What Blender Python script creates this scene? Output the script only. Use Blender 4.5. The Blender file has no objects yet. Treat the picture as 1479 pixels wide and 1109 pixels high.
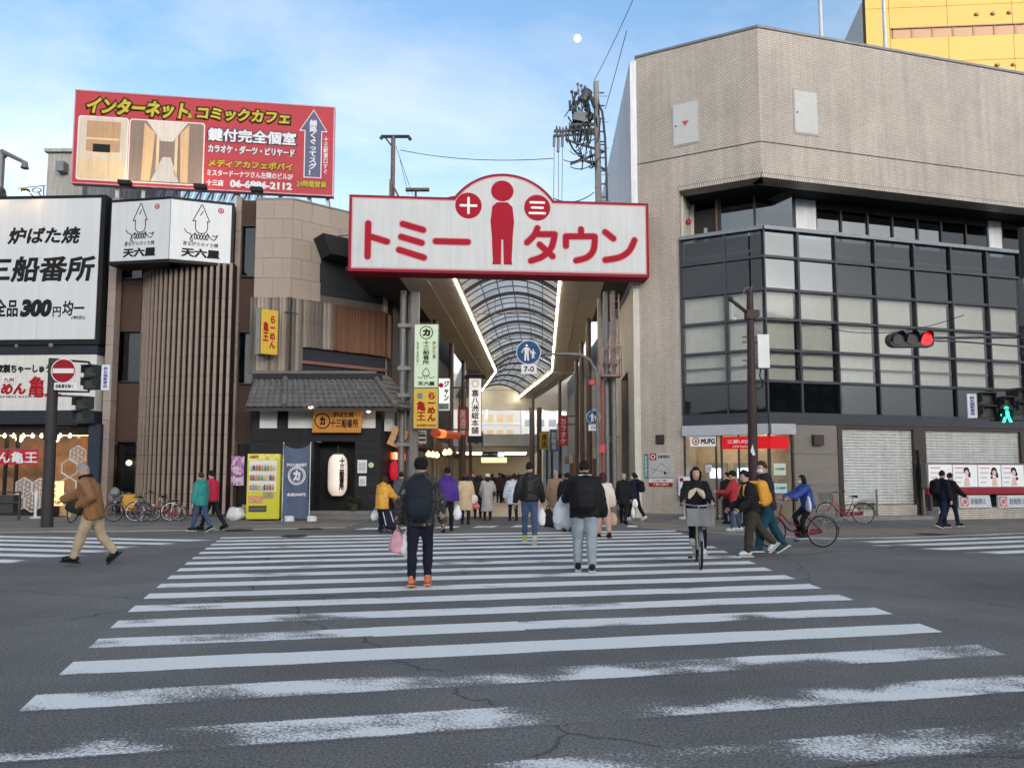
import bpy, bmesh, math, random
from mathutils import Vector, Matrix, noise
random.seed(7)
R = math.radians
scene = bpy.context.scene
COL = scene.collection
# ------------------------------------------------------------------ camera, sky, sun, exposure
FPX = 1070.0                      # focal length in pixels of the 1479 px wide photograph
PITCH = math.atan(88 / FPX)
EYE = 1.5
cam = bpy.data.cameras.new('camera')
cam.sensor_width = 36.0
cam.lens = 36.0 * FPX / 1479.0
cam.shift_y = 45.5 / 1479.0
cam.clip_start = 0.1
cam.clip_end = 6000
camo = bpy.data.objects.new('camera', cam)
camo.location = (0, 0, EYE)
camo.rotation_euler = (R(90) + PITCH, 0, 0)
COL.objects.link(camo)
scene.camera = camo
SUN_EL, SUN_AZ = 6.5, 160.0       # degrees; azimuth clockwise from +Y (behind the camera, to the right)
world = bpy.data.worlds.new('World')
scene.world = world
world.use_nodes = True
wn, wl = world.node_tree.nodes, world.node_tree.links
bgn = wn['Background']
bgn.inputs[1].default_value = 0.15
sky = wn.new('ShaderNodeTexSky')
sky.sky_type = 'NISHITA'
sky.sun_disc = False
sky.sun_elevation = R(SUN_EL)
sky.sun_rotation = R(SUN_AZ)
sky.altitude = 0
sky.air_density = 1.0
sky.dust_density = 5.0
sky.ozone_density = 2.2
# thin evening clouds mixed over the clear sky, thicker towards the horizon
tc = wn.new('ShaderNodeTexCoord')
sep = wn.new('ShaderNodeSeparateXYZ')
wl.new(tc.outputs['Generated'], sep.inputs[0])
zc = wn.new('ShaderNodeMath'); zc.operation = 'MAXIMUM'; zc.inputs[1].default_value = 0.03
wl.new(sep.outputs[2], zc.inputs[0])
dv = wn.new('ShaderNodeVectorMath'); dv.operation = 'DIVIDE'
cz = wn.new('ShaderNodeCombineXYZ')
zp = wn.new('ShaderNodeMath'); zp.operation = 'ADD'; zp.inputs[1].default_value = 0.22
wl.new(zc.outputs[0], zp.inputs[0])
for i in range(3):
 wl.new(zp.outputs[0], cz.inputs[i])
wl.new(tc.outputs['Generated'], dv.inputs[0]); wl.new(cz.outputs[0], dv.inputs[1])
mp = wn.new('ShaderNodeMapping'); mp.inputs['Scale'].default_value = (0.9, 1.3, 0.6); mp.inputs['Location'].default_value = (1.7, 0.4, 0)
wl.new(dv.outputs[0], mp.inputs[0])
cn = wn.new('ShaderNodeTexNoise'); cn.inputs['Scale'].default_value = 1.6; cn.inputs['Detail'].default_value = 9; cn.inputs['Roughness'].default_value = 0.58; cn.inputs['Distortion'].default_value = 0.35
wl.new(mp.outputs[0], cn.inputs[0])
cr = wn.new('ShaderNodeMapRange'); cr.inputs[1].default_value = 0.50; cr.inputs[2].default_value = 0.74; cr.inputs[3].default_value = 0.0; cr.inputs[4].default_value = 0.62
wl.new(cn.outputs[0], cr.inputs[0])
hz = wn.new('ShaderNodeMapRange'); hz.inputs[1].default_value = 0.48; hz.inputs[2].default_value = 0.10; hz.inputs[3].default_value = 0.0; hz.inputs[4].default_value = 0.85
wl.new(sep.outputs[2], hz.inputs[0])
ad = wn.new('ShaderNodeMath'); ad.operation = 'ADD'; ad.use_clamp = True
wl.new(cr.outputs[0], ad.inputs[0]); wl.new(hz.outputs[0], ad.inputs[1])
mxs = wn.new('ShaderNodeMix'); mxs.data_type = 'RGBA'
# clouds take the brightness of the sky they hang in, a little lighter and whiter
bw = wn.new('ShaderNodeRGBToBW'); wl.new(sky.outputs[0], bw.inputs[0])
cl = wn.new('ShaderNodeVectorMath'); cl.operation = 'SCALE'; cl.inputs[0].default_value = (1.62, 1.70, 1.80); wl.new(bw.outputs[0], cl.inputs['Scale'])
wl.new(cl.outputs[0], mxs.inputs[7])
wl.new(ad.outputs[0], mxs.inputs[0]); wl.new(sky.outputs[0], mxs.inputs[6])
wl.new(mxs.outputs[2], bgn.inputs[0])
sl = bpy.data.lights.new('sun', 'SUN')
sl.energy = 2.0
sl.angle = R(0.5)
sl.color = (1.0, 0.80, 0.55)
so = bpy.data.objects.new('sun', sl)
sd = Vector((math.sin(R(SUN_AZ)) * math.cos(R(SUN_EL)), math.cos(R(SUN_AZ)) * math.cos(R(SUN_EL)), math.sin(R(SUN_EL))))
so.rotation_euler = sd.to_track_quat('Z', 'Y').to_euler()
so.location = (30, -60, 40)
COL.objects.link(so)
vs = scene.view_settings
vs.view_transform = 'Standard'; vs.look = 'None'; vs.gamma = 1.0; vs.use_curve_mapping = False
vs.exposure = 1.9
scene.render.film_transparent = False
scene.cycles.max_bounces = 6
scene.cycles.transparent_max_bounces = 8
scene.cycles.diffuse_bounces = 3
scene.cycles.glossy_bounces = 3
scene.cycles.caustics_reflective = False
scene.cycles.caustics_refractive = False
# ------------------------------------------------------------------ photograph pixels -> directions
def ray(px, py):
 u = (px - 739.5) / FPX; v = (600 - py) / FPX
 return u, math.cos(PITCH) - v * math.sin(PITCH), math.sin(PITCH) + v * math.cos(PITCH)
def G(px, py, z=0.0):                       # where the ray meets the height z
 x, y, w = ray(px, py); t = (z - EYE) / w
 return Vector((x * t, y * t, z))
def AT(px, py, Y):                          # where the ray meets the depth Y
 x, y, w = ray(px, py); t = Y / y
 return Vector((x * t, Y, w * t + EYE))
class Frame:                                # a vertical facade plane: local x along it, -y towards the street, z up
 def __init__(s, O, ang, z=0.0):
  s.O = Vector((O[0], O[1], z)); s.ang = R(ang); s.z = z
  s.d = Vector((math.cos(s.ang), math.sin(s.ang))); s.n = Vector((-s.d.y, s.d.x))
  s.M = Matrix.Translation(s.O) @ Matrix.Rotation(s.ang, 4, 'Z')
 def hit(s, px, py, out=0.0):
  x, y, w = ray(px, py)
  ox, oy = s.O.x - s.n.x * out, s.O.y - s.n.y * out
  t = (ox * s.d.y - oy * s.d.x) / (x * s.d.y - y * s.d.x)
  X, Y = x * t, y * t
  return ((X - ox) * s.d.x + (Y - oy) * s.d.y, w * t + EYE - s.z)
 def rect(s, x0, x1, y0, y1, out=0.0):   # pixel rectangle -> local x0, x1, z0, z1
  ym, xm = (y0 + y1) / 2, (x0 + x1) / 2
  return (s.hit(x0, ym, out)[0], s.hit(x1, ym, out)[0], s.hit(xm, y1, out)[1], s.hit(xm, y0, out)[1])
 def world(s, x, y, z):
  return s.M @ Vector((x, y, z))
WORLD = Frame((0, 0), 0)
# ------------------------------------------------------------------ materials
MATS = {}
def M(name, c=(0.5, 0.5, 0.5), rough=0.6, metal=0.0, var=0.12, vs_=4.0, bump=0.0, bs=60.0, spec=0.5, emit=None, es=0.0, obj=0.0, streak=0.0, coat=0.0, trans=0.0, dirt=0.0):
 """Principled with noise variation of the base colour, optional vertical streaks, per-object variation and fine bump."""
 if name in MATS: return MATS[name]
 m = bpy.data.materials.new(name); m.use_nodes = True
 nt = m.node_tree; n, l = nt.nodes, nt.links
 b = n['Principled BSDF']
 b.inputs['Roughness'].default_value = rough
 b.inputs['Metallic'].default_value = metal
 if max(c) < 0.1 and metal == 0: spec *= 0.3
 b.inputs['Specular IOR Level'].default_value = spec
 b.inputs['Coat Weight'].default_value = coat
 b.inputs['Base Color'].default_value = (*c, 1)
 tcn = n.new('ShaderNodeTexCoord')
 src = None
 if var > 0 or streak > 0 or obj > 0 or dirt > 0:
  nz = n.new('ShaderNodeTexNoise'); nz.inputs['Scale'].default_value = vs_; nz.inputs['Detail'].default_value = 6; nz.inputs['Roughness'].default_value = 0.65
  l.new(tcn.outputs['Object'], nz.inputs['Vector'])
  mr = n.new('ShaderNodeMapRange'); mr.inputs[1].default_value = 0.3; mr.inputs[2].default_value = 0.7; mr.inputs[3].default_value = 1 - var; mr.inputs[4].default_value = 1 + var
  l.new(nz.outputs[0], mr.inputs[0]); src = mr.outputs[0]
  if streak > 0:
   mpn = n.new('ShaderNodeMapping'); mpn.inputs['Scale'].default_value = (9, 9, 0.5); l.new(tcn.outputs['Object'], mpn.inputs[0])
   n2 = n.new('ShaderNodeTexNoise'); n2.inputs['Scale'].default_value = 1.0; n2.inputs['Detail'].default_value = 5; l.new(mpn.outputs[0], n2.inputs[0])
   m2 = n.new('ShaderNodeMapRange'); m2.inputs[1].default_value = 0.35; m2.inputs[2].default_value = 0.65; m2.inputs[3].default_value = 1 - streak; m2.inputs[4].default_value = 1 + streak * 0.4
   l.new(n2.outputs[0], m2.inputs[0])
   mm = n.new('ShaderNodeMath'); mm.operation = 'MULTIPLY'; l.new(src, mm.inputs[0]); l.new(m2.outputs[0], mm.inputs[1]); src = mm.outputs[0]
  if dirt > 0:
   n3 = n.new('ShaderNodeTexNoise'); n3.inputs['Scale'].default_value = 0.9; n3.inputs['Detail'].default_value = 9; n3.inputs['Roughness'].default_value = 0.7; l.new(tcn.outputs['Object'], n3.inputs[0])
   m3 = n.new('ShaderNodeMapRange'); m3.inputs[1].default_value = 0.5; m3.inputs[2].default_value = 0.68; m3.inputs[3].default_value = 1; m3.inputs[4].default_value = 1 - dirt; l.new(n3.outputs[0], m3.inputs[0])
   mm = n.new('ShaderNodeMath'); mm.operation = 'MULTIPLY'; l.new(src, mm.inputs[0]); l.new(m3.outputs[0], mm.inputs[1]); src = mm.outputs[0]
  if obj > 0:
   oi = n.new('ShaderNodeObjectInfo')
   m4 = n.new('ShaderNodeMapRange'); m4.inputs[3].default_value = 1 - obj; m4.inputs[4].default_value = 1 + obj; l.new(oi.outputs['Random'], m4.inputs[0])
   mm = n.new('ShaderNodeMath'); mm.operation = 'MULTIPLY'; l.new(src, mm.inputs[0]); l.new(m4.outputs[0], mm.inputs[1]); src = mm.outputs[0]
  vm = n.new('ShaderNodeVectorMath'); vm.operation = 'SCALE'; vm.inputs[0].default_value = c
  l.new(src, vm.inputs['Scale']); l.new(vm.outputs[0], b.inputs['Base Color'])
 if bump > 0:
  nb = n.new('ShaderNodeTexNoise'); nb.inputs['Scale'].default_value = bs; nb.inputs['Detail'].default_value = 4; l.new(tcn.outputs['Object'], nb.inputs[0])
  bp = n.new('ShaderNodeBump'); bp.inputs['Strength'].default_value = bump; bp.inputs['Distance'].default_value = 0.02
  l.new(nb.outputs[0], bp.inputs['Height']); l.new(bp.outputs[0], b.inputs['Normal'])
 if emit:
  b.inputs['Emission Color'].default_value = (*emit, 1); b.inputs['Emission Strength'].default_value = es
 if trans > 0:
  b.inputs['Transmission Weight'].default_value = trans
 MATS[name] = m
 return m
def glass_mat(name, tint, refl_rough=0.02, mixr=0.0, ior=1.5):
 """window pane: clear tinted transmission plus a Fresnel mirror of the street"""
 if name in MATS: return MATS[name]
 m = bpy.data.materials.new(name); m.use_nodes = True
 n, l = m.node_tree.nodes, m.node_tree.links
 n.remove(n['Principled BSDF']); out = n['Material Output']
 tr = n.new('ShaderNodeBsdfTransparent'); tr.inputs[0].default_value = (*tint, 1)
 gl = n.new('ShaderNodeBsdfGlossy'); gl.inputs['Roughness'].default_value = refl_rough
 fr = n.new('ShaderNodeLayerWeight'); fr.inputs[0].default_value = 0.5
 pw = n.new('ShaderNodeMath'); pw.operation = 'POWER'; pw.inputs[1].default_value = 5; l.new(fr.outputs['Facing'], pw.inputs[0])
 ad_ = n.new('ShaderNodeMath'); ad_.operation = 'MULTIPLY_ADD'; ad_.inputs[1].default_value = 0.9; ad_.inputs[2].default_value = 0.04 + mixr; ad_.use_clamp = True
 l.new(pw.outputs[0], ad_.inputs[0])
 # slight waviness of the panes
 t_ = n.new('ShaderNodeTexCoord'); nz = n.new('ShaderNodeTexNoise'); nz.inputs['Scale'].default_value = 1.1; l.new(t_.outputs['Object'], nz.inputs[0])
 bp = n.new('ShaderNodeBump'); bp.inputs['Strength'].default_value = 0.05; bp.inputs['Distance'].default_value = 0.05; l.new(nz.outputs[0], bp.inputs['Height']); l.new(bp.outputs[0], gl.inputs['Normal'])
 mx = n.new('ShaderNodeMixShader'); l.new(ad_.outputs[0], mx.inputs[0]); l.new(tr.outputs[0], mx.inputs[1]); l.new(gl.outputs[0], mx.inputs[2])
 l.new(mx.outputs[0], out.inputs[0])
 MATS[name] = m
 return m
def emis(name, c, s, base=None):
 return M(name, base or c, rough=0.5, var=0, emit=c, es=s)
# ------------------------------------------------------------------ mesh builder
class MB:
 def __init__(s): s.v = []; s.f = []; s.m = []; s.mi = 0
 def mat(s, i): s.mi = i; return s
 def quad(s, a, b, c, d):
  k = len(s.v); s.v += [tuple(a), tuple(b), tuple(c), tuple(d)]; s.f.append((k, k + 1, k + 2, k + 3)); s.m.append(s.mi); return s
 def box(s, x0, x1, y0, y1, z0, z1, T=None):
  k = len(s.v)
  vv = [Vector((x, y, z)) for z in (z0, z1) for y in (y0, y1) for x in (x0, x1)]
  if T: vv = [T @ v for v in vv]
  s.v += [tuple(v) for v in vv]
  for q in ((0, 2, 3, 1), (4, 5, 7, 6), (0, 1, 5, 4), (1, 3, 7, 5), (3, 2, 6, 7), (2, 0, 4, 6)):
   s.f.append(tuple(k + i for i in q)); s.m.append(s.mi)
  return s
 def prism(s, pts, y0, y1, T=None):      # polygon in local x,z extruded along y
  k = len(s.v); n = len(pts)
  vv = [Vector((p[0], y, p[1])) for y in (y0, y1) for p in pts]
  if T: vv = [T @ v for v in vv]
  s.v += [tuple(v) for v in vv]
  s.f.append(tuple(k + i for i in range(n))); s.f.append(tuple(k + n + i for i in reversed(range(n)))); s.m += [s.mi, s.mi]
  for i in range(n):
   j = (i + 1) % n
   s.f.append((k + i, k + n + i, k + n + j, k + j)); s.m.append(s.mi)
  return s
 def slab(s, pts, z0, z1):               # polygon in x,y extruded along z
  k = len(s.v); n = len(pts)
  s.v += [(p[0], p[1], z) for z in (z0, z1) for p in pts]
  s.f.append(tuple(k + i for i in reversed(range(n)))); s.f.append(tuple(k + n + i for i in range(n))); s.m += [s.mi, s.mi]
  for i in range(n):
   j = (i + 1) % n
   s.f.append((k + i, k + j, k + n + j, k + n + i)); s.m.append(s.mi)
  return s
 def tube(s, pts, r, n=8, cap=True, sq=None):  # swept tube; r number or list; sq = (a,b) elliptical scaling of the section
  pts = [Vector(p) for p in pts]
  rs = r if isinstance(r, (list, tuple)) else [r] * len(pts)
  k = len(s.v)
  up = None
  for i, p in enumerate(pts):
   if i == 0: t = pts[1] - pts[0]
   elif i == len(pts) - 1: t = pts[-1] - pts[-2]
   else: t = (pts[i + 1] - p).normalized() + (p - pts[i - 1]).normalized()
   if t.length < 1e-9: t = Vector((0, 0, 1))
   t.normalize()
   if up is None:
    up = Vector((0, 0, 1)) if abs(t.z) < 0.9 else Vector((1, 0, 0))
   a = t.cross(up)
   if a.length < 1e-6: a = t.orthogonal()
   a.normalize(); b = a.cross(t).normalized(); up = b
   e = sq or (1, 1)
   for j in range(n):
    an = 2 * math.pi * j / n
    q = p + a * (math.cos(an) * rs[i] * e[0]) + b * (math.sin(an) * rs[i] * e[1])
    s.v.append(tuple(q))
  for i in range(len(pts) - 1):
   for j in range(n):
    j2 = (j + 1) % n
    s.f.append((k + i * n + j, k + i * n + j2, k + (i + 1) * n + j2, k + (i + 1) * n + j)); s.m.append(s.mi)
  if cap:
   s.f.append(tuple(k + j for j in reversed(range(n)))); s.f.append(tuple(k + (len(pts) - 1) * n + j for j in range(n))); s.m += [s.mi, s.mi]
  return s
 def lathe(s, prof, n=16, T=None):       # profile (r, z) about local z
  k = len(s.v)
  for (r, z) in prof:
   for j in range(n):
    a = 2 * math.pi * j / n
    v = Vector((r * math.cos(a), r * math.sin(a), z))
    s.v.append(tuple(T @ v if T else v))
  for i in range(len(prof) - 1):
   for j in range(n):
    j2 = (j + 1) % n
    s.f.append((k + i * n + j, k + i * n + j2, k + (i + 1) * n + j2, k + (i + 1) * n + j)); s.m.append(s.mi)
  s.f.append(tuple(k + j for j in reversed(range(n)))); s.f.append(tuple(k + (len(prof) - 1) * n + j for j in range(n))); s.m += [s.mi, s.mi]
  return s
 def ball(s, c, r, n=12, T=None):        # r scalar or (rx,ry,rz)
  rr = r if isinstance(r, (tuple, list)) else (r, r, r)
  prof = [(math.sin(math.pi * i / (n // 2)), -math.cos(math.pi * i / (n // 2))) for i in range(n // 2 + 1)]
  prof[0] = (0.02, -1); prof[-1] = (0.02, 1)
  TT = Matrix.Translation(Vector(c)) @ (T or Matrix.Identity(4)) @ Matrix.Diagonal((rr[0], rr[1], rr[2], 1))
  return s.lathe(prof, n, TT)
 def torus(s, R0, r, n=32, k_=8, T=None):  # ring in local x,z plane
  k = len(s.v)
  for i in range(n):
   a = 2 * math.pi * i / n
   for j in range(k_):
    b = 2 * math.pi * j / k_
    rr = R0 + r * math.cos(b)
    v = Vector((rr * math.cos(a), r * math.sin(b), rr * math.sin(a)))
    s.v.append(tuple(T @ v if T else v))
  for i in range(n):
   for j in range(k_):
    s.f.append((k + i * k_ + j, k + ((i + 1) % n) * k_ + j, k + ((i + 1) % n) * k_ + (j + 1) % k_, k + i * k_ + (j + 1) % k_)); s.m.append(s.mi)
  return s
 def mesh(s, name, mats, smooth=False):
  me = bpy.data.meshes.new(name); me.from_pydata(s.v, [], s.f)
  for m in (mats if isinstance(mats, (list, tuple)) else [mats]): me.materials.append(m)
  me.polygons.foreach_set('material_index', s.m)
  if smooth: me.polygons.foreach_set('use_smooth', [True] * len(s.f))
  bm = bmesh.new(); bm.from_mesh(me); bmesh.ops.recalc_face_normals(bm, faces=bm.faces); bm.to_mesh(me); bm.free()
  me.update()
  if smooth:
   try: me.set_sharp_from_angle(angle=R(45))
   except Exception: pass
  return me
WM = {}                                     # world matrices of everything placed
def put(me, name, parent=None, Mx=None):
 o = bpy.data.objects.new(name, me); COL.objects.link(o)
 Mx = Mx if Mx is not None else Matrix.Identity(4)
 WM[o.name] = Mx.copy()
 if parent is not None:
  o.parent = parent
  o.matrix_basis = WM[parent.name].inverted() @ Mx
 else:
  o.matrix_basis = Mx
 return o
def tag(o, label=None, cat=None, group=None, kind=None):
 if label: o['label'] = label
 if cat: o['category'] = cat
 if group: o['group'] = group
 if kind: o['kind'] = kind
 return o
def thing(name, label, cat, loc=(0, 0, 0), rz=0.0, group=None, Mx=None):
 o = put(None, name, None, Mx if Mx is not None else Matrix.Translation(Vector(loc)) @ Matrix.Rotation(rz, 4, 'Z'))
 o.empty_display_size = 0.3
 return tag(o, label, cat, group)
def part(name, mb, mat, parent, fr=None, smooth=False):   # mesh given in the coordinates of frame fr (or of the parent)
 Mx = fr.M if isinstance(fr, Frame) else (fr if fr is not None else (WM[parent.name] if parent is not None else Matrix.Identity(4)))
 return put(mb.mesh(name, mat, smooth), name, parent, Mx)
_unit = {}
def ubox(mat, bev=0.0):
 key = (mat.name, bev)
 if key not in _unit:
  me = MB().box(0, 1, 0, 1, 0, 1).mesh('piece', mat)
  _unit[key] = me
 return _unit[key]
def piece(name, mat, parent, fr, x0, x1, y0, y1, z0, z1):   # a box-shaped piece sharing one mesh per material
 T = Matrix.Translation((x0, y0, z0)) @ Matrix.Diagonal((x1 - x0, y1 - y0, z1 - z0, 1))
 return put(ubox(mat), name, parent, fr.M @ T)
# ------------------------------------------------------------------ a spare scene to evaluate fonts and modifiers quickly
TMP = bpy.data.scenes.new('workbench')
def bake(o):
 TMP.collection.objects.link(o)
 with bpy.context.temp_override(scene=TMP, view_layer=TMP.view_layers[0]):
  dg = bpy.context.evaluated_depsgraph_get()
  me = bpy.data.meshes.new_from_object(o.evaluated_get(dg), depsgraph=dg)
 bpy.data.objects.remove(o)
 return me
# ------------------------------------------------------------------ lettering
_tc = {}
def text_mesh(body, bold=0.0, spacing=1.0, line=1.0, shear=0.0, align='LEFT', flat=0.1):
 c = bpy.data.curves.new('lettering', 'FONT'); c.body = body; c.size = 1.0; c.space_character = spacing; c.space_line = line; c.shear = shear; c.align_x = align
 c.resolution_u = 3
 if bold > 0: c.bevel_depth = bold; c.bevel_resolution = 0
 o = bpy.data.objects.new('lettering', c)
 me = bake(o)
 bpy.data.curves.remove(c)
 return me
def text_fit(parent, fr, body, x0, x1, z0, z1, y, mat, bold=0.03, spacing=1.0, line=1.0, shear=0.0, keep=False, name='lettering', tilt=None, align='LEFT'):
 me = text_mesh(body, bold, spacing, line, shear, align)
 xs = [v.co.x for v in me.vertices]; ys = [v.co.y for v in me.vertices]
 if not xs: return None
 ax, bx, ay, by = min(xs), max(xs), min(ys), max(ys)
 sx = (x1 - x0) / max(bx - ax, 1e-4); sz = (z1 - z0) / max(by - ay, 1e-4)
 if keep: sx = sz = min(sx, sz)
 cx, cz = (x0 + x1) / 2, (z0 + z1) / 2
 for v in me.vertices:
  p = v.co
  q = Vector((cx + (p.x - (ax + bx) / 2) * sx, y - (p.z / bold * 0.0015 if bold > 0 else 0) - 0.0015, cz + (p.y - (ay + by) / 2) * sz))
  v.co = q
 me.materials.clear(); me.materials.append(mat)
 me.update()
 return put(me, name, parent, (fr.M if isinstance(fr, Frame) else fr) if tilt is None else (fr.M @ tilt))
def vtext(s): return '\n'.join(s)
# ================================================================== ground
def asphalt_nodes(n, l):
 """colour, roughness and bump of worn asphalt in world coordinates"""
 ge = n.new('ShaderNodeNewGeometry')
 a = n.new('ShaderNodeTexNoise'); a.inputs['Scale'].default_value = 55; a.inputs['Detail'].default_value = 3; a.inputs['Roughness'].default_value = 0.7
 b = n.new('ShaderNodeTexNoise'); b.inputs['Scale'].default_value = 0.35; b.inputs['Detail'].default_value = 7; b.inputs['Roughness'].default_value = 0.6
 v = n.new('ShaderNodeTexVoronoi'); v.inputs['Scale'].default_value = 85
 for t in (a, b, v): l.new(ge.outputs['Position'], t.inputs['Vector'])
 r1 = n.new('ShaderNodeValToRGB'); r1.color_ramp.elements[0].position = 0.28; r1.color_ramp.elements[0].color = (0.055, 0.053, 0.050, 1); r1.color_ramp.elements[1].position = 0.78; r1.color_ramp.elements[1].color = (0.355, 0.335, 0.305, 1)
 l.new(a.outputs[0], r1.inputs[0])
 mr = n.new('ShaderNodeMapRange'); mr.inputs[1].default_value = 0.3; mr.inputs[2].default_value = 0.7; mr.inputs[3].default_value = 0.72; mr.inputs[4].default_value = 1.28
 l.new(b.outputs[0], mr.inputs[0])
 vm = n.new('ShaderNodeVectorMath'); vm.operation = 'SCALE'; l.new(r1.outputs[0], vm.inputs[0]); l.new(mr.outputs[0], vm.inputs['Scale'])
 bp = n.new('ShaderNodeBump'); bp.inputs['Strength'].default_value = 0.7; bp.inputs['Distance'].default_value = 0.01
 l.new(v.outputs['Distance'], bp.inputs['Height'])
 return ge, vm.outputs[0], bp.outputs[0], a
def mat_asphalt():
 m = bpy.data.materials.new('asphalt'); m.use_nodes = True; n, l = m.node_tree.nodes, m.node_tree.links
 b = n['Principled BSDF']; b.inputs['Roughness'].default_value = 0.9; b.inputs['Specular IOR Level'].default_value = 0.15
 ge, c, bp, a = asphalt_nodes(n, l)
 # fine cracks and tar seams
 ck = n.new('ShaderNodeTexVoronoi'); ck.feature = 'DISTANCE_TO_EDGE'; ck.inputs['Scale'].default_value = 0.16
 wn_ = n.new('ShaderNodeTexNoise'); wn_.inputs['Scale'].default_value = 1.3; wn_.inputs['Detail'].default_value = 5; l.new(ge.outputs['Position'], wn_.inputs[0])
 ma = n.new('ShaderNodeVectorMath'); ma.operation = 'MULTIPLY_ADD'; ma.inputs[1].default_value = (0.7, 0.7, 0); l.new(wn_.outputs['Color'], ma.inputs[0]); l.new(ge.outputs['Position'], ma.inputs[2]); l.new(ma.outputs[0], ck.inputs['Vector'])
 cm = n.new('ShaderNodeMapRange'); cm.inputs[1].default_value = 0.0; cm.inputs[2].default_value = 0.0035; cm.inputs[3].default_value = 0.5; cm.inputs[4].default_value = 1.0; l.new(ck.outputs['Distance'], cm.inputs[0])
 v2 = n.new('ShaderNodeVectorMath'); v2.operation = 'SCALE'; l.new(c, v2.inputs[0]); l.new(cm.outputs[0], v2.inputs['Scale'])
 l.new(v2.outputs[0], b.inputs['Base Color']); l.new(bp, b.inputs['Normal'])
 return m
def mat_paint():
 """road paint worn through to the asphalt; each stripe carries its own wear"""
 m = bpy.data.materials.new('road_paint'); m.use_nodes = True; n, l = m.node_tree.nodes, m.node_tree.links
 b = n['Principled BSDF']; b.inputs['Roughness'].default_value = 0.8; b.inputs['Specular IOR Level'].default_value = 0.2
 ge, c, bp, a = asphalt_nodes(n, l)
 at = n.new('ShaderNodeAttribute'); at.attribute_type = 'OBJECT'; at.attribute_name = 'wear'
 big = n.new('ShaderNodeTexNoise'); big.inputs['Scale'].default_value = 0.9; big.inputs['Detail'].default_value = 3
 mpn = n.new('ShaderNodeMapping'); mpn.inputs['Scale'].default_value = (0.9, 1.6, 1); mpn.inputs['Rotation'].default_value = (0, 0, 0.25); l.new(ge.outputs['Position'], mpn.inputs[0]); l.new(mpn.outputs[0], big.inputs[0])
 fine = n.new('ShaderNodeTexNoise'); fine.inputs['Scale'].default_value = 42; fine.inputs['Detail'].default_value = 5; fine.inputs['Roughness'].default_value = 0.75; l.new(ge.outputs['Position'], fine.inputs[0])
 # coverage = fine + k*(big) - wear
 m1 = n.new('ShaderNodeMath'); m1.operation = 'MULTIPLY_ADD'; m1.inputs[1].default_value = 1.7; l.new(big.outputs[0], m1.inputs[0]); l.new(fine.outputs[0], m1.inputs[2])
 m2 = n.new('ShaderNodeMath'); m2.operation = 'SUBTRACT'; l.new(m1.outputs[0], m2.inputs[0]); l.new(at.outputs['Fac'], m2.inputs[1])
 uv = n.new('ShaderNodeUVMap'); su = n.new('ShaderNodeSeparateXYZ'); l.new(uv.outputs[0], su.inputs[0])
 pp_ = n.new('ShaderNodeMath'); pp_.operation = 'PINGPONG'; pp_.inputs[1].default_value = 0.5; l.new(su.outputs[1], pp_.inputs[0])
 ed = n.new('ShaderNodeMapRange'); ed.inputs[1].default_value = 0.0; ed.inputs[2].default_value = 0.09; ed.inputs[3].default_value = 0.5; ed.inputs[4].default_value = 0.0; l.new(pp_.outputs[0], ed.inputs[0])
 m3 = n.new('ShaderNodeMath'); m3.operation = 'SUBTRACT'; l.new(m2.outputs[0], m3.inputs[0]); l.new(ed.outputs[0], m3.inputs[1])
 mr = n.new('ShaderNodeMapRange'); mr.inputs[1].default_value = 0.05; mr.inputs[2].default_value = 0.22; l.new(m3.outputs[0], mr.inputs[0])
 ds = n.new('ShaderNodeMapRange'); ds.inputs[1].default_value = 0.3; ds.inputs[2].default_value = 0.75; ds.inputs[3].default_value = 0.84; ds.inputs[4].default_value = 0.96; l.new(fine.outputs[0], ds.inputs[0])
 mx = n.new('ShaderNodeMix'); mx.data_type = 'RGBA'; l.new(mr.outputs[0], mx.inputs[0]); l.new(c, mx.inputs[6])
 wt = n.new('ShaderNodeVectorMath'); wt.operation = 'SCALE'; wt.inputs[0].default_value = (1.0, 0.965, 0.90); l.new(ds.outputs[0], wt.inputs['Scale']); l.new(wt.outputs[0], mx.inputs[7])
 l.new(mx.outputs[2], b.inputs['Base Color']); l.new(bp, b.inputs['Normal'])
 return m
ASPH, PAINT = mat_asphalt(), mat_paint()
PAVE = M('pavement_asphalt', (0.19, 0.178, 0.162), 0.9, var=0.22, vs_=1.6, bump=0.5, bs=90, dirt=0.3)
TANP = M('tan_pavement', (0.27, 0.215, 0.16), 0.85, var=0.2, vs_=2.2, bump=0.4, bs=80, dirt=0.35)
KERB = M('kerb_concrete', (0.38, 0.365, 0.34), 0.85, var=0.2, vs_=3, bump=0.4, bs=50, obj=0.1)
ground = tag(part('ground', MB().quad((-1500, -1500, -0.03), (1500, -1500, -0.03), (1500, 1500, -0.03), (-1500, 1500, -0.03)), M('far_ground', (0.11, 0.11, 0.11), 0.9, vs_=0.05), None), kind='structure')
road = tag(part('road', MB().quad((-160, -40, 0), (160, -40, 0), (160, 24.5, 0), (-160, 24.5, 0)), ASPH, None), kind='structure')
# pavements: left corner, right corner; flush dropped kerb along the crossing
def sheet(name, pts, z, mat):
 mb = MB(); mb.slab(pts, z - 0.16, z)
 return tag(part(name, mb, mat, None), kind='structure')
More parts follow.
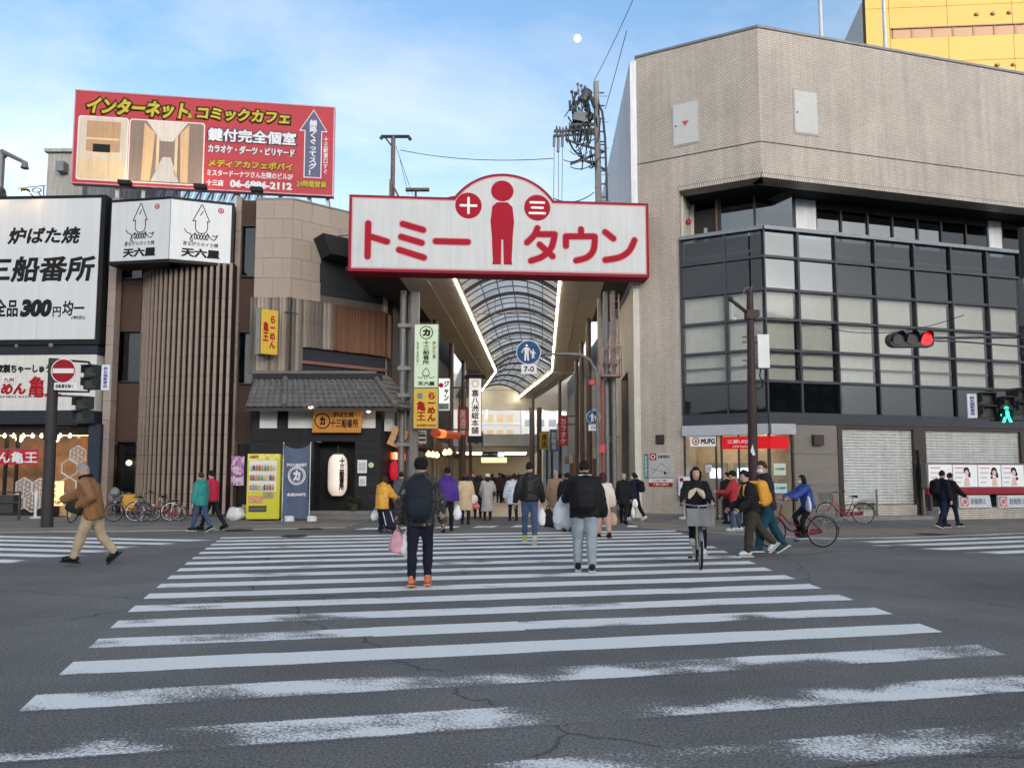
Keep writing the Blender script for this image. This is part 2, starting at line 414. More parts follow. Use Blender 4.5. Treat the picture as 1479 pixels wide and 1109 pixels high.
# edges of the far pavement taken from the photograph
eL = [G(-600, 777), G(0, 769.5), G(200, 767.5), G(360, 765), G(500, 762.5)]
eR = [G(925, 762), G(1060, 772), G(1200, 779), G(1330, 777), G(1479, 771), G(2100, 748)]
lp = [(p.x, p.y) for p in eL] + [(-4.7, 27.3), (-4.2, 30.0), (-4.0, 80), (-70, 80)]
sheet('pavement_left', lp, 0.016, PAVE)
rp = [(p.x, p.y) for p in eR] + [(70, 80), (4.2, 80), (4.05, 30.0), (3.9, 26.8)]
sheet('pavement_right', rp, 0.016, PAVE)
# tan bands of paving along both kerbs
def band(name, edge, w0, w1, z, mat):
 mb = MB(); k = 0
 for i in range(len(edge) - 1):
  a, b = edge[i], edge[i + 1]
  mb.quad((a.x, a.y + w0, z), (b.x, b.y + w0, z), (b.x, b.y + w1, z), (a.x, a.y + w1, z))
 return tag(part(name, mb, mat, None), kind='structure')
band('pavement_band_left', eL, 0.55, 2.0, 0.020, TANP)
band('pavement_band_right', eR, 0.7, 3.0, 0.020, TANP)
def kerbs(edge, parent):
 for i in range(len(edge) - 1):
  a, b = edge[i].copy(), edge[i + 1].copy()
  L = (b - a).length; n = max(1, min(40, int(L / 0.9))); ang = math.atan2(b.y - a.y, b.x - a.x)
  for j in range(n):
   p = a.lerp(b, j / n)
   put(ubox(KERB), 'kerb_stone', parent, Matrix.Translation((p.x, p.y, -0.1)) @ Matrix.Rotation(ang, 4, 'Z') @ Matrix.Diagonal((L / n - 0.012, 0.17, 0.126 + 0.004 * (j % 2), 1)))
kerbs(eL, bpy.data.objects['pavement_left']); kerbs(eR, bpy.data.objects['pavement_right'])
# arcade street: beige paving slabs
ARC_D = Vector((0.0415, 0.99914)); ARC_ANG = 90 - math.degrees(math.atan2(ARC_D.x, ARC_D.y))
SLABM = M('arcade_slab', (0.42, 0.335, 0.235), 0.55, var=0.14, vs_=2.5, bump=0.15, bs=40, obj=0.10, dirt=0.25)
arcade_floor = tag(part('arcade_floor', MB().slab([(-4.3, 27.6), (3.85, 27.6), (5.2, 95), (-9, 95)], -0.15, 0.008), M('slab_joint', (0.12, 0.10, 0.085), 0.9), None), kind='structure')
fa = Frame((-4.15, 27.75), 0.0)
for j in range(26):
 d = 1.05
 y0 = j * d
 for i in range(6):
  w = 7.85 / 6
  x0 = i * w + 0.0415 * y0 + (0.0 if j % 2 == 0 else 0.0)
  put(ubox(SLABM), 'paving_slab', arcade_floor, fa.M @ Matrix.Translation((x0, y0, -0.08)) @ Matrix.Diagonal((w - 0.014, d - 0.014, 0.1 + random.uniform(-0.001, 0.002), 1)))
# crossing stripes (children of the road)
ca = R(11.6); cn_ = Vector((-math.sin(ca), math.cos(ca))); cd_ = Vector((math.cos(ca), math.sin(ca)))
def stripe(pts, wear, z=0.002, name='crossing_stripe'):
 mb = MB(); k = len(pts)
 mb.v = [(p[0], p[1], z) for p in pts]; mb.f = [tuple(range(k))]; mb.m = [0]
 o = part(name, mb, PAINT, road); o['wear'] = wear
 uvl = o.data.uv_layers.new(name='UVMap')
 for lp_i, vi in enumerate(o.data.loops): uvl.data[lp_i].uv = ((0, 0), (1, 0), (1, 1), (0, 1))[vi.vertex_index]
 return o
LX = [(2.0, -2.2), (4.03, -2.75), (4.89, -3.17), (5.7, -3.42), (6.56, -3.69), (8.54, -4.32), (11.34, -5.16), (14.17, -5.99), (18.08, -7.07), (21, -7.9)]
def xleft(Y):
 for (a, x), (b, z) in zip(LX[:-1], LX[1:]):
  if Y <= b: return x + (z - x) * (Y - a) / (b - a)
 return -8
def cross_at(nv, side):
 # point with n-coordinate nv on the left or right end line of the crossing
 if side == 'L':
  lo, hi = -12.0, 4.0
  for _ in range(40):
   mid = (lo + hi) / 2; p = cn_ * nv + cd_ * mid
   if p.x < xleft(p.y): lo = mid
   else: hi = mid
  return cn_ * nv + cd_ * lo
 Xr = 4.17 + (0.35 * max(0, (nv - 11)) / 8)
 t = (Xr - cn_.x * nv) / cd_.x
 return cn_ * nv + cd_ * t
wears = {-2: 1.30, -1: 1.33, 0: 1.28, 1: 1.25, 2: 0.88, 3: 1.08, 4: 1.02, 5: 0.94, 6: 0.98, 7: 0.95, 8: 0.95, 9: 1.0}
for k in range(-2, 17):
 n0 = 4.47 + 0.918 * k; n1 = n0 + 0.45
 w = wears.get(k, 0.90)
 if k == 3:      # one length of this stripe was repainted
  A, B = cross_at(n0, 'L'), cross_at(n0, 'R'); C_, D_ = cross_at(n1, 'R'), cross_at(n1, 'L')
  p0, p1 = A.lerp(B, 0.305), A.lerp(B, 0.487); q0, q1 = D_.lerp(C_, 0.305), D_.lerp(C_, 0.487)
  stripe([A, p0, q0, D_], w); stripe([p0, p1, q1, q0], -0.4); stripe([p1, B, C_, q1], w)
 else:
  stripe([cross_at(n0, 'L'), cross_at(n0, 'R'), cross_at(n1, 'R'), cross_at(n1, 'L')], w)
# the two side crossings
for i in range(7):
 a = G(0, 0 + 0, 0) if False else None
 p0 = Vector((-7.03 - 0.30 * i + (0.15 if i > 2 else 0), 17.5 - 0.86 * i)); d0 = Vector((-0.979, 0.204)); nn = Vector((-0.204, -0.979))
 e0 = p0 + d0 * 9.0
 stripe([p0 + nn * 0.2, p0 - nn * 0.24, e0 - nn * 0.24, e0 + nn * 0.2], 0.95)
for i in range(5):
 p0 = Vector((7.4 + 0.42 * i, 17.15 - 0.80 * i)); d0 = Vector((0.953, 0.303)); nn = Vector((0.303, -0.953))
 e0 = p0 + d0 * 10.0
 stripe([p0 + d0 * 0.25 + nn * 0.42, p0, e0, e0 + nn * 0.42], 0.95)
# bicycle-crossing blocks in front of the arcade
for i in range(9):
 a = G(512 + 56 * i, 764.5 - (0.9 * i if i < 5 else 3.6));
 if i in (0, 3, 4, 7):
  stripe([(a.x, a.y - 0.1), (a.x + 0.62, a.y - 0.1), (a.x + 0.80, a.y + 0.75), (a.x + 0.22, a.y + 0.75)], 0.95, 0.005, 'bicycle_lane_block')
 else:
  stripe([(a.x, a.y), (a.x + 0.62, a.y), (a.x + 0.80, a.y + 0.8), (a.x + 0.22, a.y + 0.8)], 0.95, 0.005, 'bicycle_lane_block')
mh = M('manhole_iron', (0.045, 0.043, 0.042), 0.6, metal=0.5, bump=0.6, bs=30)
def manhole(px, py, label, r=0.32):
 p = G(px, py)
 mb = MB().lathe([(r * 1.12, 0.0), (r * 1.12, 0.004), (r * 1.02, 0.006), (r, 0.003), (r * 0.9, 0.008), (r * 0.6, 0.008), (r * 0.55, 0.005), (0.02, 0.008)], 28)
 tag(part('manhole_cover', mb, mh, None, Matrix.Translation((p.x, p.y, 0.018)), smooth=False), label, 'manhole cover')
manhole(1353, 773, 'round iron manhole cover in the pavement below the two walkers in black', 0.42)
manhole(345, 766, 'round iron manhole cover on the kerb in front of the yellow vending machine', 0.34)
manhole(448, 764, 'round iron manhole cover on the kerb in front of the blue banner', 0.30)
manhole(425, 774.5, 'round iron manhole cover in the road at the far end of the crossing', 0.30)
# ================================================================== bank building
BRICK = None
def mat_brick(name, c1, c2, mortar, w=0.118, h=0.072, ms=0.011):
 m = bpy.data.materials.new(name); m.use_nodes = True; n, l = m.node_tree.nodes, m.node_tree.links
 b = n['Principled BSDF']; b.inputs['Roughness'].default_value = 0.45
 t = n.new('ShaderNodeTexCoord')
 # local x/z of the facade -> brick plane
 sp = n.new('ShaderNodeSeparateXYZ'); l.new(t.outputs['Object'], sp.inputs[0])
 ad1 = n.new('ShaderNodeMath'); ad1.operation = 'ADD'; l.new(sp.outputs[0], ad1.inputs[0]); l.new(sp.outputs[1], ad1.inputs[1])
 cb = n.new('ShaderNodeCombineXYZ'); l.new(ad1.outputs[0], cb.inputs[0]); l.new(sp.outputs[2], cb.inputs[1])
 br = n.new('ShaderNodeTexBrick'); br.inputs['Scale'].default_value = 1.0; br.inputs['Brick Width'].default_value = w; br.inputs['Row Height'].default_value = h; br.inputs['Mortar Size'].default_value = ms; br.inputs['Mortar Smooth'].default_value = 0.2; br.inputs['Bias'].default_value = 0
 br.inputs['Color1'].default_value = (*c1, 1); br.inputs['Color2'].default_value = (*c2, 1); br.inputs['Mortar'].default_value = (*mortar, 1)
 l.new(cb.outputs[0], br.inputs['Vector'])
 nz = n.new('ShaderNodeTexNoise'); nz.inputs['Scale'].default_value = 0.5; nz.inputs['Detail'].default_value = 8; nz.inputs['Roughness'].default_value = 0.65; l.new(t.outputs['Object'], nz.inputs[0])
 mr = n.new('ShaderNodeMapRange'); mr.inputs[1].default_value = 0.3; mr.inputs[2].default_value = 0.7; mr.inputs[3].default_value = 0.86; mr.inputs[4].default_value = 1.12; l.new(nz.outputs[0], mr.inputs[0])
 mpv = n.new('ShaderNodeMapping'); mpv.inputs['Scale'].default_value = (2.6, 2.6, 0.12); l.new(t.outputs['Object'], mpv.inputs[0])
 ns = n.new('ShaderNodeTexNoise'); ns.inputs['Scale'].default_value = 1.5; ns.inputs['Detail'].default_value = 6; l.new(mpv.outputs[0], ns.inputs[0])
 ms_ = n.new('ShaderNodeMapRange'); ms_.inputs[1].default_value = 0.35; ms_.inputs[2].default_value = 0.7; ms_.inputs[3].default_value = 1.04; ms_.inputs[4].default_value = 0.84; l.new(ns.outputs[0], ms_.inputs[0])
 mk = n.new('ShaderNodeMath'); mk.operation = 'MULTIPLY'; l.new(mr.outputs[0], mk.inputs[0]); l.new(ms_.outputs[0], mk.inputs[1])
 vm = n.new('ShaderNodeVectorMath'); vm.operation = 'SCALE'; l.new(br.outputs[0], vm.inputs[0]); l.new(mk.outputs[0], vm.inputs['Scale']); l.new(vm.outputs[0], b.inputs['Base Color'])
 iv = n.new('ShaderNodeMath'); iv.operation = 'SUBTRACT'; iv.inputs[0].default_value = 1; l.new(br.outputs['Fac'], iv.inputs[1])
 bp = n.new('ShaderNodeBump'); bp.inputs['Strength'].default_value = 0.6; bp.inputs['Distance'].default_value = 0.01; l.new(iv.outputs[0], bp.inputs['Height']); l.new(bp.outputs[0], b.inputs['Normal'])
 MATS[name] = m
 return m
BRICK = mat_brick('bank_brick', (0.59, 0.515, 0.43), (0.51, 0.44, 0.365), (0.27, 0.225, 0.185))
BRICKW = mat_brick('planter_brick', (0.66, 0.62, 0.52), (0.58, 0.53, 0.43), (0.27, 0.23, 0.18), 0.13, 0.075, 0.013)
DARKM = M('dark_mullion', (0.045, 0.047, 0.056), 0.42, metal=0.35, var=0.1)
SOFF = M('soffit_black', (0.02, 0.02, 0.02), 0.7)
GLASS = glass_mat('street_glass', (0.93, 0.94, 0.935), mixr=0.0, ior=1.5)
GLASSD = glass_mat('dark_glass', (0.42, 0.45, 0.49), mixr=0.015, ior=1.5)
GLASSM = glass_mat('mirror_glass', (0.40, 0.43, 0.44), mixr=0.15, ior=1.5)
BLIND = M('blind_fabric', (0.47, 0.45, 0.39), 0.8, var=0.05, obj=0.05, streak=0.06)
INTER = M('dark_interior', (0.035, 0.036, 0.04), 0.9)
CREAM = M('cream_plaster', (0.56, 0.52, 0.45), 0.8, var=0.1, streak=0.12)
WHITEP = M('white_plaster', (0.72, 0.73, 0.74), 0.7, var=0.06, streak=0.12)
COPING = M('coping_metal', (0.20, 0.205, 0.21), 0.4, metal=0.6)
C0 = Vector((8.67, 24.98))
BLL = 4.42
Eb = C0 + Vector((-math.sin(R(64)), math.cos(R(64)))) * BLL
BL = Frame(Eb, -26.0)                  # chamfered face, x 0..BLL ends at the corner
BR = Frame(C0, 15.0)                   # long face to the right
ZB, ZG, ZS, ZT = 3.28, 10.0, 11.85, 17.3
RL = 17.0
bank = thing('bank_building', 'grey tiled bank building with a dark glass curtain wall on the right corner', 'building', (C0.x, C0.y, 0))
colx = BL.hit(984, 440)[0]
def corner_off(off):                    # x shift of the corner on each face for a plane set back by off
 return off * math.tan(R(41 / 2.0))
# brick shell
part('brick_column', MB().box(0, colx, 0, 1.6, 0.18, ZS + 0.258), BRICK, bank, BL)
part('column_plinth', MB().box(-0.012, colx + 0.012, -0.012, 1.6, 0.0, 0.18), M('plinth_stone', (0.16, 0.15, 0.14), 0.6, bump=0.3), bank, BL)
part('parapet', MB().box(0, BLL, 0, 0.6, ZS + 0.26, ZT), BRICK, bank, BL)
part('parapet', MB().box(0, RL, 0, 0.6, ZS + 0.26, ZT), BRICK, bank, BR)
part('soffit_lip', MB().box(colx + 0.002, BLL, -0.05, 0.6, ZS, ZS + 0.255), mat_brick('lip_brick', (0.56, 0.49, 0.41), (0.50, 0.43, 0.36), (0.16, 0.13, 0.11), 0.075, 0.4, 0.012), bank, BL)
part('soffit_lip', MB().box(0, RL, -0.05, 0.6, ZS, ZS + 0.255), MATS['lip_brick'], bank, BR)
part('coping', MB().box(-0.04, BLL + 0.01, -0.04, 0.62, ZT, ZT + 0.09), COPING, bank, BL)
part('coping', MB().box(-0.01, RL, -0.04, 0.62, ZT + 0.002, ZT + 0.092), COPING, bank, BR)
gz = ZS + (ZT - ZS) * 0.235
part('movement_joint', MB().box(0.0, BLL, -0.004, 0.0, gz, gz + 0.03), SOFF, bank, BL)
part('movement_joint', MB().box(0.0, RL, -0.004, 0.0, gz, gz + 0.03), SOFF, bank, BR)
# side wall along the arcade, white above and tiled below
SIDE = Frame((Eb.x + 0.02, Eb.y), ARC_ANG)
part('side_wall', MB().box(0, 16, -0.02, 0.25, 8.6, ZT - 0.1), WHITEP, bank, SIDE)
part('side_wall', MB().box(0, 1.9, -0.02, 0.25, 0, 8.6), CREAM, bank, SIDE)
part('side_wall', MB().box(4.4, 16, -0.02, 0.25, 0, 8.6), CREAM, bank, SIDE)
part('side_wall', MB().box(1.9, 4.4, -0.02, 0.25, 5.6, 8.6), CREAM, bank, SIDE)
part('side_recess', MB().box(1.9, 4.4, 0.9, 1.0, 0, 5.6), INTER, bank, SIDE)
lx0, lx1, lz0, lz1 = 5.6, 8.6, 9.6, 14.6
for k in range(25):
 z = lz0 + (lz1 - lz0) * k / 25
 piece('louvre_slat', M('louvre_grey', (0.30, 0.31, 0.33), 0.5, metal=0.3), bank, SIDE, lx0, lx1, -0.12, -0.025, z, z + 0.13)
# roof sheet behind the parapet
rc = [BL.world(0, 0.5, 0), BR.world(0, 0.5, 0), BR.world(RL, 0.5, 0), BR.world(RL, 15, 0), (Eb.x + 0.9, Eb.y + 16, 0)]
part('roof', MB().slab([(p[0], p[1]) for p in rc], ZT - 0.55, ZT - 0.4), M('roof_felt', (0.2, 0.2, 0.2), 0.9), bank, WORLD)
# access hatches
def hatch(fr, px0, px1, py0, py1, tri):
 x0, x1, z0, z1 = fr.rect(px0, px1, py0, py1)
 h = part('access_hatch', MB().box(x0, x1, -0.05, 0.0, z0, z1), M('hatch_grey', (0.50, 0.49, 0.47), 0.5, var=0.05), bank, fr)
 part('hatch_frame', MB().box(x0 - 0.05, x1 + 0.05, -0.03, -0.001, z0 - 0.06, z1 + 0.05), M('hatch_frame', (0.40, 0.385, 0.365), 0.5), h, fr)
 part('hatch_lock', MB().tube([(x0 + 0.09, -0.04, (z0 + z1) / 2 - 0.05), (x0 + 0.09, -0.075, (z0 + z1) / 2 - 0.05)], 0.03, 10), DARKM, h, fr)
 if tri:
  cx, cz = (x0 + x1) / 2, (z0 + z1) / 2
  part('red_triangle', MB().prism([(cx - 0.13, cz + 0.09), (cx + 0.13, cz + 0.09), (cx, cz - 0.12)], -0.056, -0.05), M('hatch_red', (0.42, 0.06, 0.07), 0.5), h, fr)
hatch(BL, 973, 1008, 150, 208, True)
hatch(BR, 1147, 1179, 134, 193, False)
# curtain wall
def zrow(py): return BR.hit(1154, py)[1]
rows = [ZG, zrow(374), zrow(420.6), zrow(463), zrow(507), zrow(551.5), zrow(598)]
BLm = [colx, BL.hit(1048, 436)[0], BLL]
BRm = [0.0, BR.hit(1154, 440)[0], BR.hit(1207.5, 415)[0], BR.hit(1264.5, 415)[0], BR.hit(1321, 415)[0], BR.hit(1374, 415)[0], BR.hit(1426, 415)[0], BR.hit(1474, 415)[0]]
step = BRm[-1] - BRm[-2]
while BRm[-1] < RL - 0.2: BRm.append(min(RL, BRm[-1] + step))
def curtain(fr, ms, tag_right):
 for i in range(len(ms) - 1):
  for r in range(6):
   z1, z0 = rows[r], rows[r + 1]
   g = GLASSD if r in (0, 1, 5) else GLASS
   if r in (0, 1) and (fr is BR) and i <= 1: g = GLASSM
   subs = [(ms[i], ms[i + 1])]
   if fr is BL and i == 1 and r in (0, 1, 5):
    c = fr.hit(1083, 400)[0]; subs = [(ms[i], c), (c, ms[i + 1])]
   for (a, b) in subs:
    pn = piece('glass_pane', g, bank, fr, a + 0.03, b - 0.03, 0.05, 0.062, z0 + 0.03, z1 - 0.03)
   if r in (2, 3, 4):
    z0b = z0 + (random.uniform(0.0, 0.08))
    piece('window_blind', BLIND, bank, fr, ms[i] + 0.09, ms[i + 1] - 0.09, 0.20, 0.215, z0b, z1 - 0.03)
 # vertical mullions, transoms
 for i, x in enumerate(ms):
  w = 0.055 if i not in (1,) or fr is BL else 0.08
  if fr is BL and i == len(ms) - 1: continue
  part('mullion', MB().box(x - w / 2, x + w / 2, -0.05, 0.13, rows[6], ZG), DARKM, bank, fr)
 a, b = ms[0], ms[-1]
 for r in range(1, 7):
  part('transom', MB().box(a, b, -0.032, 0.12, rows[r] - 0.045, rows[r] + 0.045), DARKM, bank, fr)
 zmid = (rows[4] + rows[5]) / 2
 part('transom', MB().box(a, b, 0.08, 0.13, zmid - 0.03, zmid + 0.03), DARKM, bank, fr)
 part('top_rail', MB().box(a - 0.02, b, -0.10, 0.16, ZG, ZG + 0.13), M('rail_grey', (0.20, 0.21, 0.225), 0.4, metal=0.4), bank, fr)
 part('base_band', MB().box(a - 0.02, b, -0.055, 0.2, ZB, rows[6] - 0.05), DARKM, bank, fr)
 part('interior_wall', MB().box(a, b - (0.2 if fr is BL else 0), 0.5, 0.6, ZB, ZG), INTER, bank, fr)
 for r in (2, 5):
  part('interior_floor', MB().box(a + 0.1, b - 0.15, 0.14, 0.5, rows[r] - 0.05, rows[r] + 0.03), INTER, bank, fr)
curtain(BL, BLm, False); curtain(BR, BRm, True)
# recessed top storey behind the balcony
SB = 1.5
WINF = M('window_frame_dark', (0.03, 0.03, 0.033), 0.4, metal=0.3)
wl_ = [BL.hit(1040, 310, -SB)[0], BL.hit(1090, 310, -SB)[0], BL.hit(1146, 310, -SB)[0]]
for a, b in zip(wl_[:-1], wl_[1:]):
 piece('upper_window', GLASSM, bank, BL, a + 0.04, b - 0.04, SB, SB + 0.012, ZG, ZS - 0.12)
 part('window_frame', MB().box(a - 0.04, a + 0.04, SB - 0.05, SB + 0.06, ZG - 0.4, ZS), WINF, bank, BL)
dx0, dx1 = BL.hit(1003, 320, -SB)[0], BL.hit(1033, 320, -SB)[0]
dr = part('balcony_door', MB().box(dx0, dx1, SB, SB + 0.06, ZG - 0.5, ZS - 0.3), M('door_dark', (0.03, 0.028, 0.027), 0.4), bank, BL)
part('door_pane', MB().box(dx0 + 0.35, dx1 - 0.3, SB - 0.006, SB, ZG, ZG + 0.85), M('door_glass', (0.3, 0.32, 0.33), 0.1), dr, BL)
part('door_post', MB().box(dx1 + 0.02, dx1 + 0.12, SB - 0.08, SB, ZG - 0.5, ZS), M('bronze_post', (0.14, 0.09, 0.06), 0.4, metal=0.5), bank, BL)
part('return_wall', MB().box(colx - 0.2, colx + 0.06, 0.3, SB + 0.3, ZG - 0.6, ZS), CREAM, bank, BL)
part('back_wall', MB().box(colx, dx0 - 0.02, SB + 0.02, SB + 0.2, ZG - 0.6, ZS), CREAM, bank, BL)
part('alarm_bell', MB().ball((colx + 0.16, 0.7, ZS - 0.95), (0.12, 0.07, 0.12), 12), M('alarm_red', (0.25, 0.02, 0.03), 0.3), bank, BL, True)
wr = [BR.hit(p, 330, -SB)[0] for p in (1178, 1214, 1252.5, 1288, 1324, 1358, 1393.5, 1426, 1445, 1477, 1510, 1545)]
for i, (a, b) in enumerate(zip(wr[:-1], wr[1:])):
 if i == 7:
  part('white_pier', MB().box(a, b, SB - 0.06, SB + 0.2, ZG - 0.6, ZS), WHITEP, bank, BR); continue
 piece('upper_window', GLASSM if i < 5 else GLASSD, bank, BR, a + 0.03, b - 0.03, SB, SB + 0.012, ZG - 0.3, ZS - 0.25)
 if i > 8:
  piece('window_blind', BLIND, bank, BR, a + 0.06, b - 0.06, SB + 0.08, SB + 0.09, ZG - 0.3, ZS - 0.3)
 part('window_frame', MB().box(a - 0.035, a + 0.035, SB - 0.06, SB + 0.06, ZG - 0.6, ZS), WINF, bank, BR)
part('window_head', MB().box(wr[0], wr[-1], SB - 0.03, SB + 0.06, ZS - 0.25, ZS), WINF, bank, BR)
cw0 = BR.hit(1147, 305, -SB)[0]
part('corner_pier', MB().box(cw0, wr[0] - 0.04, SB - 0.1, SB + 0.3, ZG - 0.6, ZS), WHITEP, bank, BR)
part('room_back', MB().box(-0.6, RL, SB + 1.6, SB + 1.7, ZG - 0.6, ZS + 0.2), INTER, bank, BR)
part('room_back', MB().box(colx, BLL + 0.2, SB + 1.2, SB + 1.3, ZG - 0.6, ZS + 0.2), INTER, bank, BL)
q0 = corner_off(0.02)
part('soffit', MB().slab([tuple(BL.world(colx, 0.02, 0))[:2], tuple(BR.world(0, 0.02, 0))[:2], tuple(BR.world(RL, 0.02, 0))[:2], tuple(BR.world(RL, 3.4, 0))[:2], tuple(BR.world(1.0, 3.4, 0))[:2], tuple(BL.world(colx, 3.0, 0))[:2]], ZS + 0.01, ZS + 0.2), SOFF, bank, WORLD)
part('balcony_floor', MB().slab([tuple(BL.world(colx, 0.2, 0))[:2], tuple(BR.world(0, 0.2, 0))[:2], tuple(BR.world(RL, 0.2, 0))[:2], tuple(BR.world(RL, 3.4, 0))[:2], tuple(BR.world(1.0, 3.4, 0))[:2], tuple(BL.world(colx, 3.0, 0))[:2]], ZG - 0.7, ZG - 0.6), M('balcony_concrete', (0.3, 0.3, 0.3), 0.8), bank, WORLD)
part('end_wall', MB().box(RL - 0.02, RL + 0.3, 0.0, 12, 0, ZT - 0.1), CREAM, bank, BR)
# ground floor: cash lobby at the chamfer, stone panels, shutters
xe = BR.hit(1147.5, 690)[0]           # right end of the glazed lobby on the long face
SILV = M('canopy_silver', (0.48, 0.49, 0.50), 0.35, metal=0.6, var=0.06)
part('lobby_canopy', MB().box(colx - 0.02, BLL, -0.16, 0.1, ZB - 0.36, ZB - 0.005), SILV, bank, BL)
part('lobby_canopy', MB().box(0, xe, -0.16, 0.1, ZB - 0.36, ZB - 0.005), SILV, bank, BR)
STN = M('brown_stone', (0.20, 0.175, 0.15), 0.45, var=0.1, bump=0.08, obj=0.05)
x1p = BR.hit(1213, 690)[0]
zj = [0.0, BR.hit(1180, 700)[1], BR.hit(1180, 656)[1], ZB]
for a, b in zip(zj[:-1], zj[1:]):
 piece('stone_panel', STN, bank, BR, xe + 0.01, x1p - 0.06, -0.01, 0.2, a + 0.008, b - 0.008)
BRZ = M('bronze_frame', (0.060, 0.045, 0.040), 0.4, metal=0.4)
SHUT = M('shutter_metal', (0.66, 0.65, 0.61), 0.4, metal=0.35, var=0.07, streak=0.12)
def shutter(x0, x1, z0, z1, name='roller_shutter'):
 mb = MB(); n = int((z1 - z0) / 0.098)
 for i in range(n):
  a = z0 + (z1 - z0) * i / n; b = z0 + (z1 - z0) * (i + 1) / n
  mb.quad((x0, 0.10, a), (x1, 0.10, a), (x1, 0.055, a + (b - a) * 0.35), (x0, 0.055, a + (b - a) * 0.35))
  mb.quad((x0, 0.055, a + (b - a) * 0.35), (x1, 0.055, a + (b - a) * 0.35), (x1, 0.10, b), (x0, 0.10, b))
 return part(name, mb, SHUT, bank, BR)
s1 = (BR.hit(1218, 690)[0], BR.hit(1321, 690)[0]); s2 = (BR.hit(1337, 650)[0], BR.hit(1474, 650)[0])
shutter(s1[0], s1[1], 0.52, ZB - 0.12); shutter(s2[0], s2[1], 1.0, ZB - 0.12); shutter(s2[1] + 0.3, RL, 1.0, ZB - 0.12)
for (a, b) in ((x1p - 0.05, s1[0]), (s1[1], s2[0]), (s2[1], s2[1] + 0.3)):
 part('shutter_frame', MB().box(a, b, -0.03, 0.2, 0, ZB), BRZ, bank, BR)
part('shutter_head', MB().box(x1p, RL, -0.02, 0.16, ZB - 0.12, ZB), BRZ, bank, BR)
part('wall_behind', MB().box(x1p, RL, 0.2, 0.3, 0, ZB), INTER, bank, BR)
part('shutter_sill', MB().box(s1[0], s1[1], -0.05, 0.2, 0.0, 0.5), BRICKW, bank, BR)
part('doorstep', MB().box(x1p - 0.9, s2[0] + 0.2, -0.55, -0.06, 0, 0.13), M('step_concrete', (0.24, 0.235, 0.225), 0.8, bump=0.3), bank, BR)
part('planter_wall', MB().box(s1[1] + 0.25, RL, -0.75, -0.032, 0.0, BR.hit(1400, 733, 0.75)[1]), BRICKW, bank, BR)
lm = part('wall_lamp', MB().box(BR.hit(1172, 635)[0], BR.hit(1186, 635)[0], -0.16, -0.011, BR.hit(1178, 643)[1], BR.hit(1178, 628)[1]), BRZ, bank, BR)
part('wall_lamp', MB().box(s1[1] + 0.08, s1[1] + 0.28, -0.18, -0.031, 2.15, 2.45), BRZ, bank, BR)
part('drain_pipe', MB().tube([(s1[1] + 0.18, -0.08, 0.1), (s1[1] + 0.18, -0.08, 2.15)], 0.045, 8), BRZ, bank, BR)
# lobby interior and glazing
WARM = M('lobby_wall', (0.62, 0.52, 0.38), 0.7)
part('lobby_floor', MB().slab([tuple(BL.world(colx, 0.1, 0))[:2], tuple(BR.world(0, 0.1, 0))[:2], tuple(BR.world(xe, 0.1, 0))[:2], tuple(BR.world(xe, 3.2, 0))[:2], tuple(BL.world(colx, 3.2, 0))[:2]], 0.02, 0.10), M('lobby_tile', (0.35, 0.31, 0.27), 0.4), bank, WORLD)
part('lobby_back', MB().box(colx - 0.1, BLL + 1.2, 2.3, 2.4, 0, ZB), WARM, bank, BL)
part('lobby_side', MB().box(xe - 0.1, xe, 0.12, 2.6, 0, ZB), WARM, bank, BR)
part('lobby_side', MB().box(colx - 0.12, colx - 0.02, 0.12, 2.4, 0, ZB), WARM, bank, BL)
lc = part('lobby_ceiling', MB().slab([tuple(BL.world(colx, 0.1, 0))[:2], tuple(BR.world(0, 0.1, 0))[:2], tuple(BR.world(xe, 0.1, 0))[:2], tuple(BR.world(xe, 2.6, 0))[:2], tuple(BL.world(colx, 2.35, 0))[:2]], ZB - 0.12, ZB - 0.02), M('lobby_ceiling', (0.7, 0.66, 0.58), 0.7), bank, WORLD)
for k, (x, y) in enumerate(((2.0, 1.2), (2.9, 1.2), (3.8, 1.3), (4.4, 1.6))):
 part('ceiling_lamp', MB().box(x - 0.3, x + 0.3, y - 0.1, y + 0.1, ZB - 0.16, ZB - 0.125), emis('lobby_light', (1.0, 0.86, 0.62), 5.0), lc, BL)
for fr, xs in ((BL, [colx + 0.02, BL.hit(1035, 690)[0], BL.hit(1043, 690)[0], BL.hit(1068, 690)[0], BLL - 0.03]), (BR, [0.02, xe - 0.02])):
 for i in range(len(xs) - 1):
  if fr is BL and i == 2: continue     # open sliding door
  piece('lobby_pane', GLASS, bank, fr, xs[i], xs[i + 1], 0.02, 0.03, 0.05, ZB - 0.36)
 for x in xs:
  part('lobby_post', MB().box(x - 0.035, x + 0.035, -0.01, 0.06, 0, ZB - 0.36), BRZ, bank, fr)
ATM = M('cash_machine_grey', (0.30, 0.29, 0.27), 0.5)
for k in range(3):
 x = colx + 0.35 + k * 1.0
 am = part('cash_machine', MB().box(x, x + 0.75, 1.7, 2.28, 0.1, 1.35).box(x, x + 0.75, 2.0, 2.28, 1.35, 2.0), ATM, bank, BL)
 part('screen', MB().box(x + 0.15, x + 0.6, 1.985, 1.999, 1.45, 1.8), emis('screen_pale', (0.6, 0.8, 1.0), 1.2), am, BL)
REDS = M('bank_red', (0.38, 0.006, 0.01), 0.5, var=0.03, spec=0.2, emit=(0.8, 0.01, 0.015), es=0.12)
WHS = M('sign_white', (0.62, 0.62, 0.60), 0.45, var=0.03)
INK = M('ink_black', (0.012, 0.012, 0.012), 0.6, var=0)
INKW = M('ink_white', (0.68, 0.68, 0.68), 0.6, var=0)
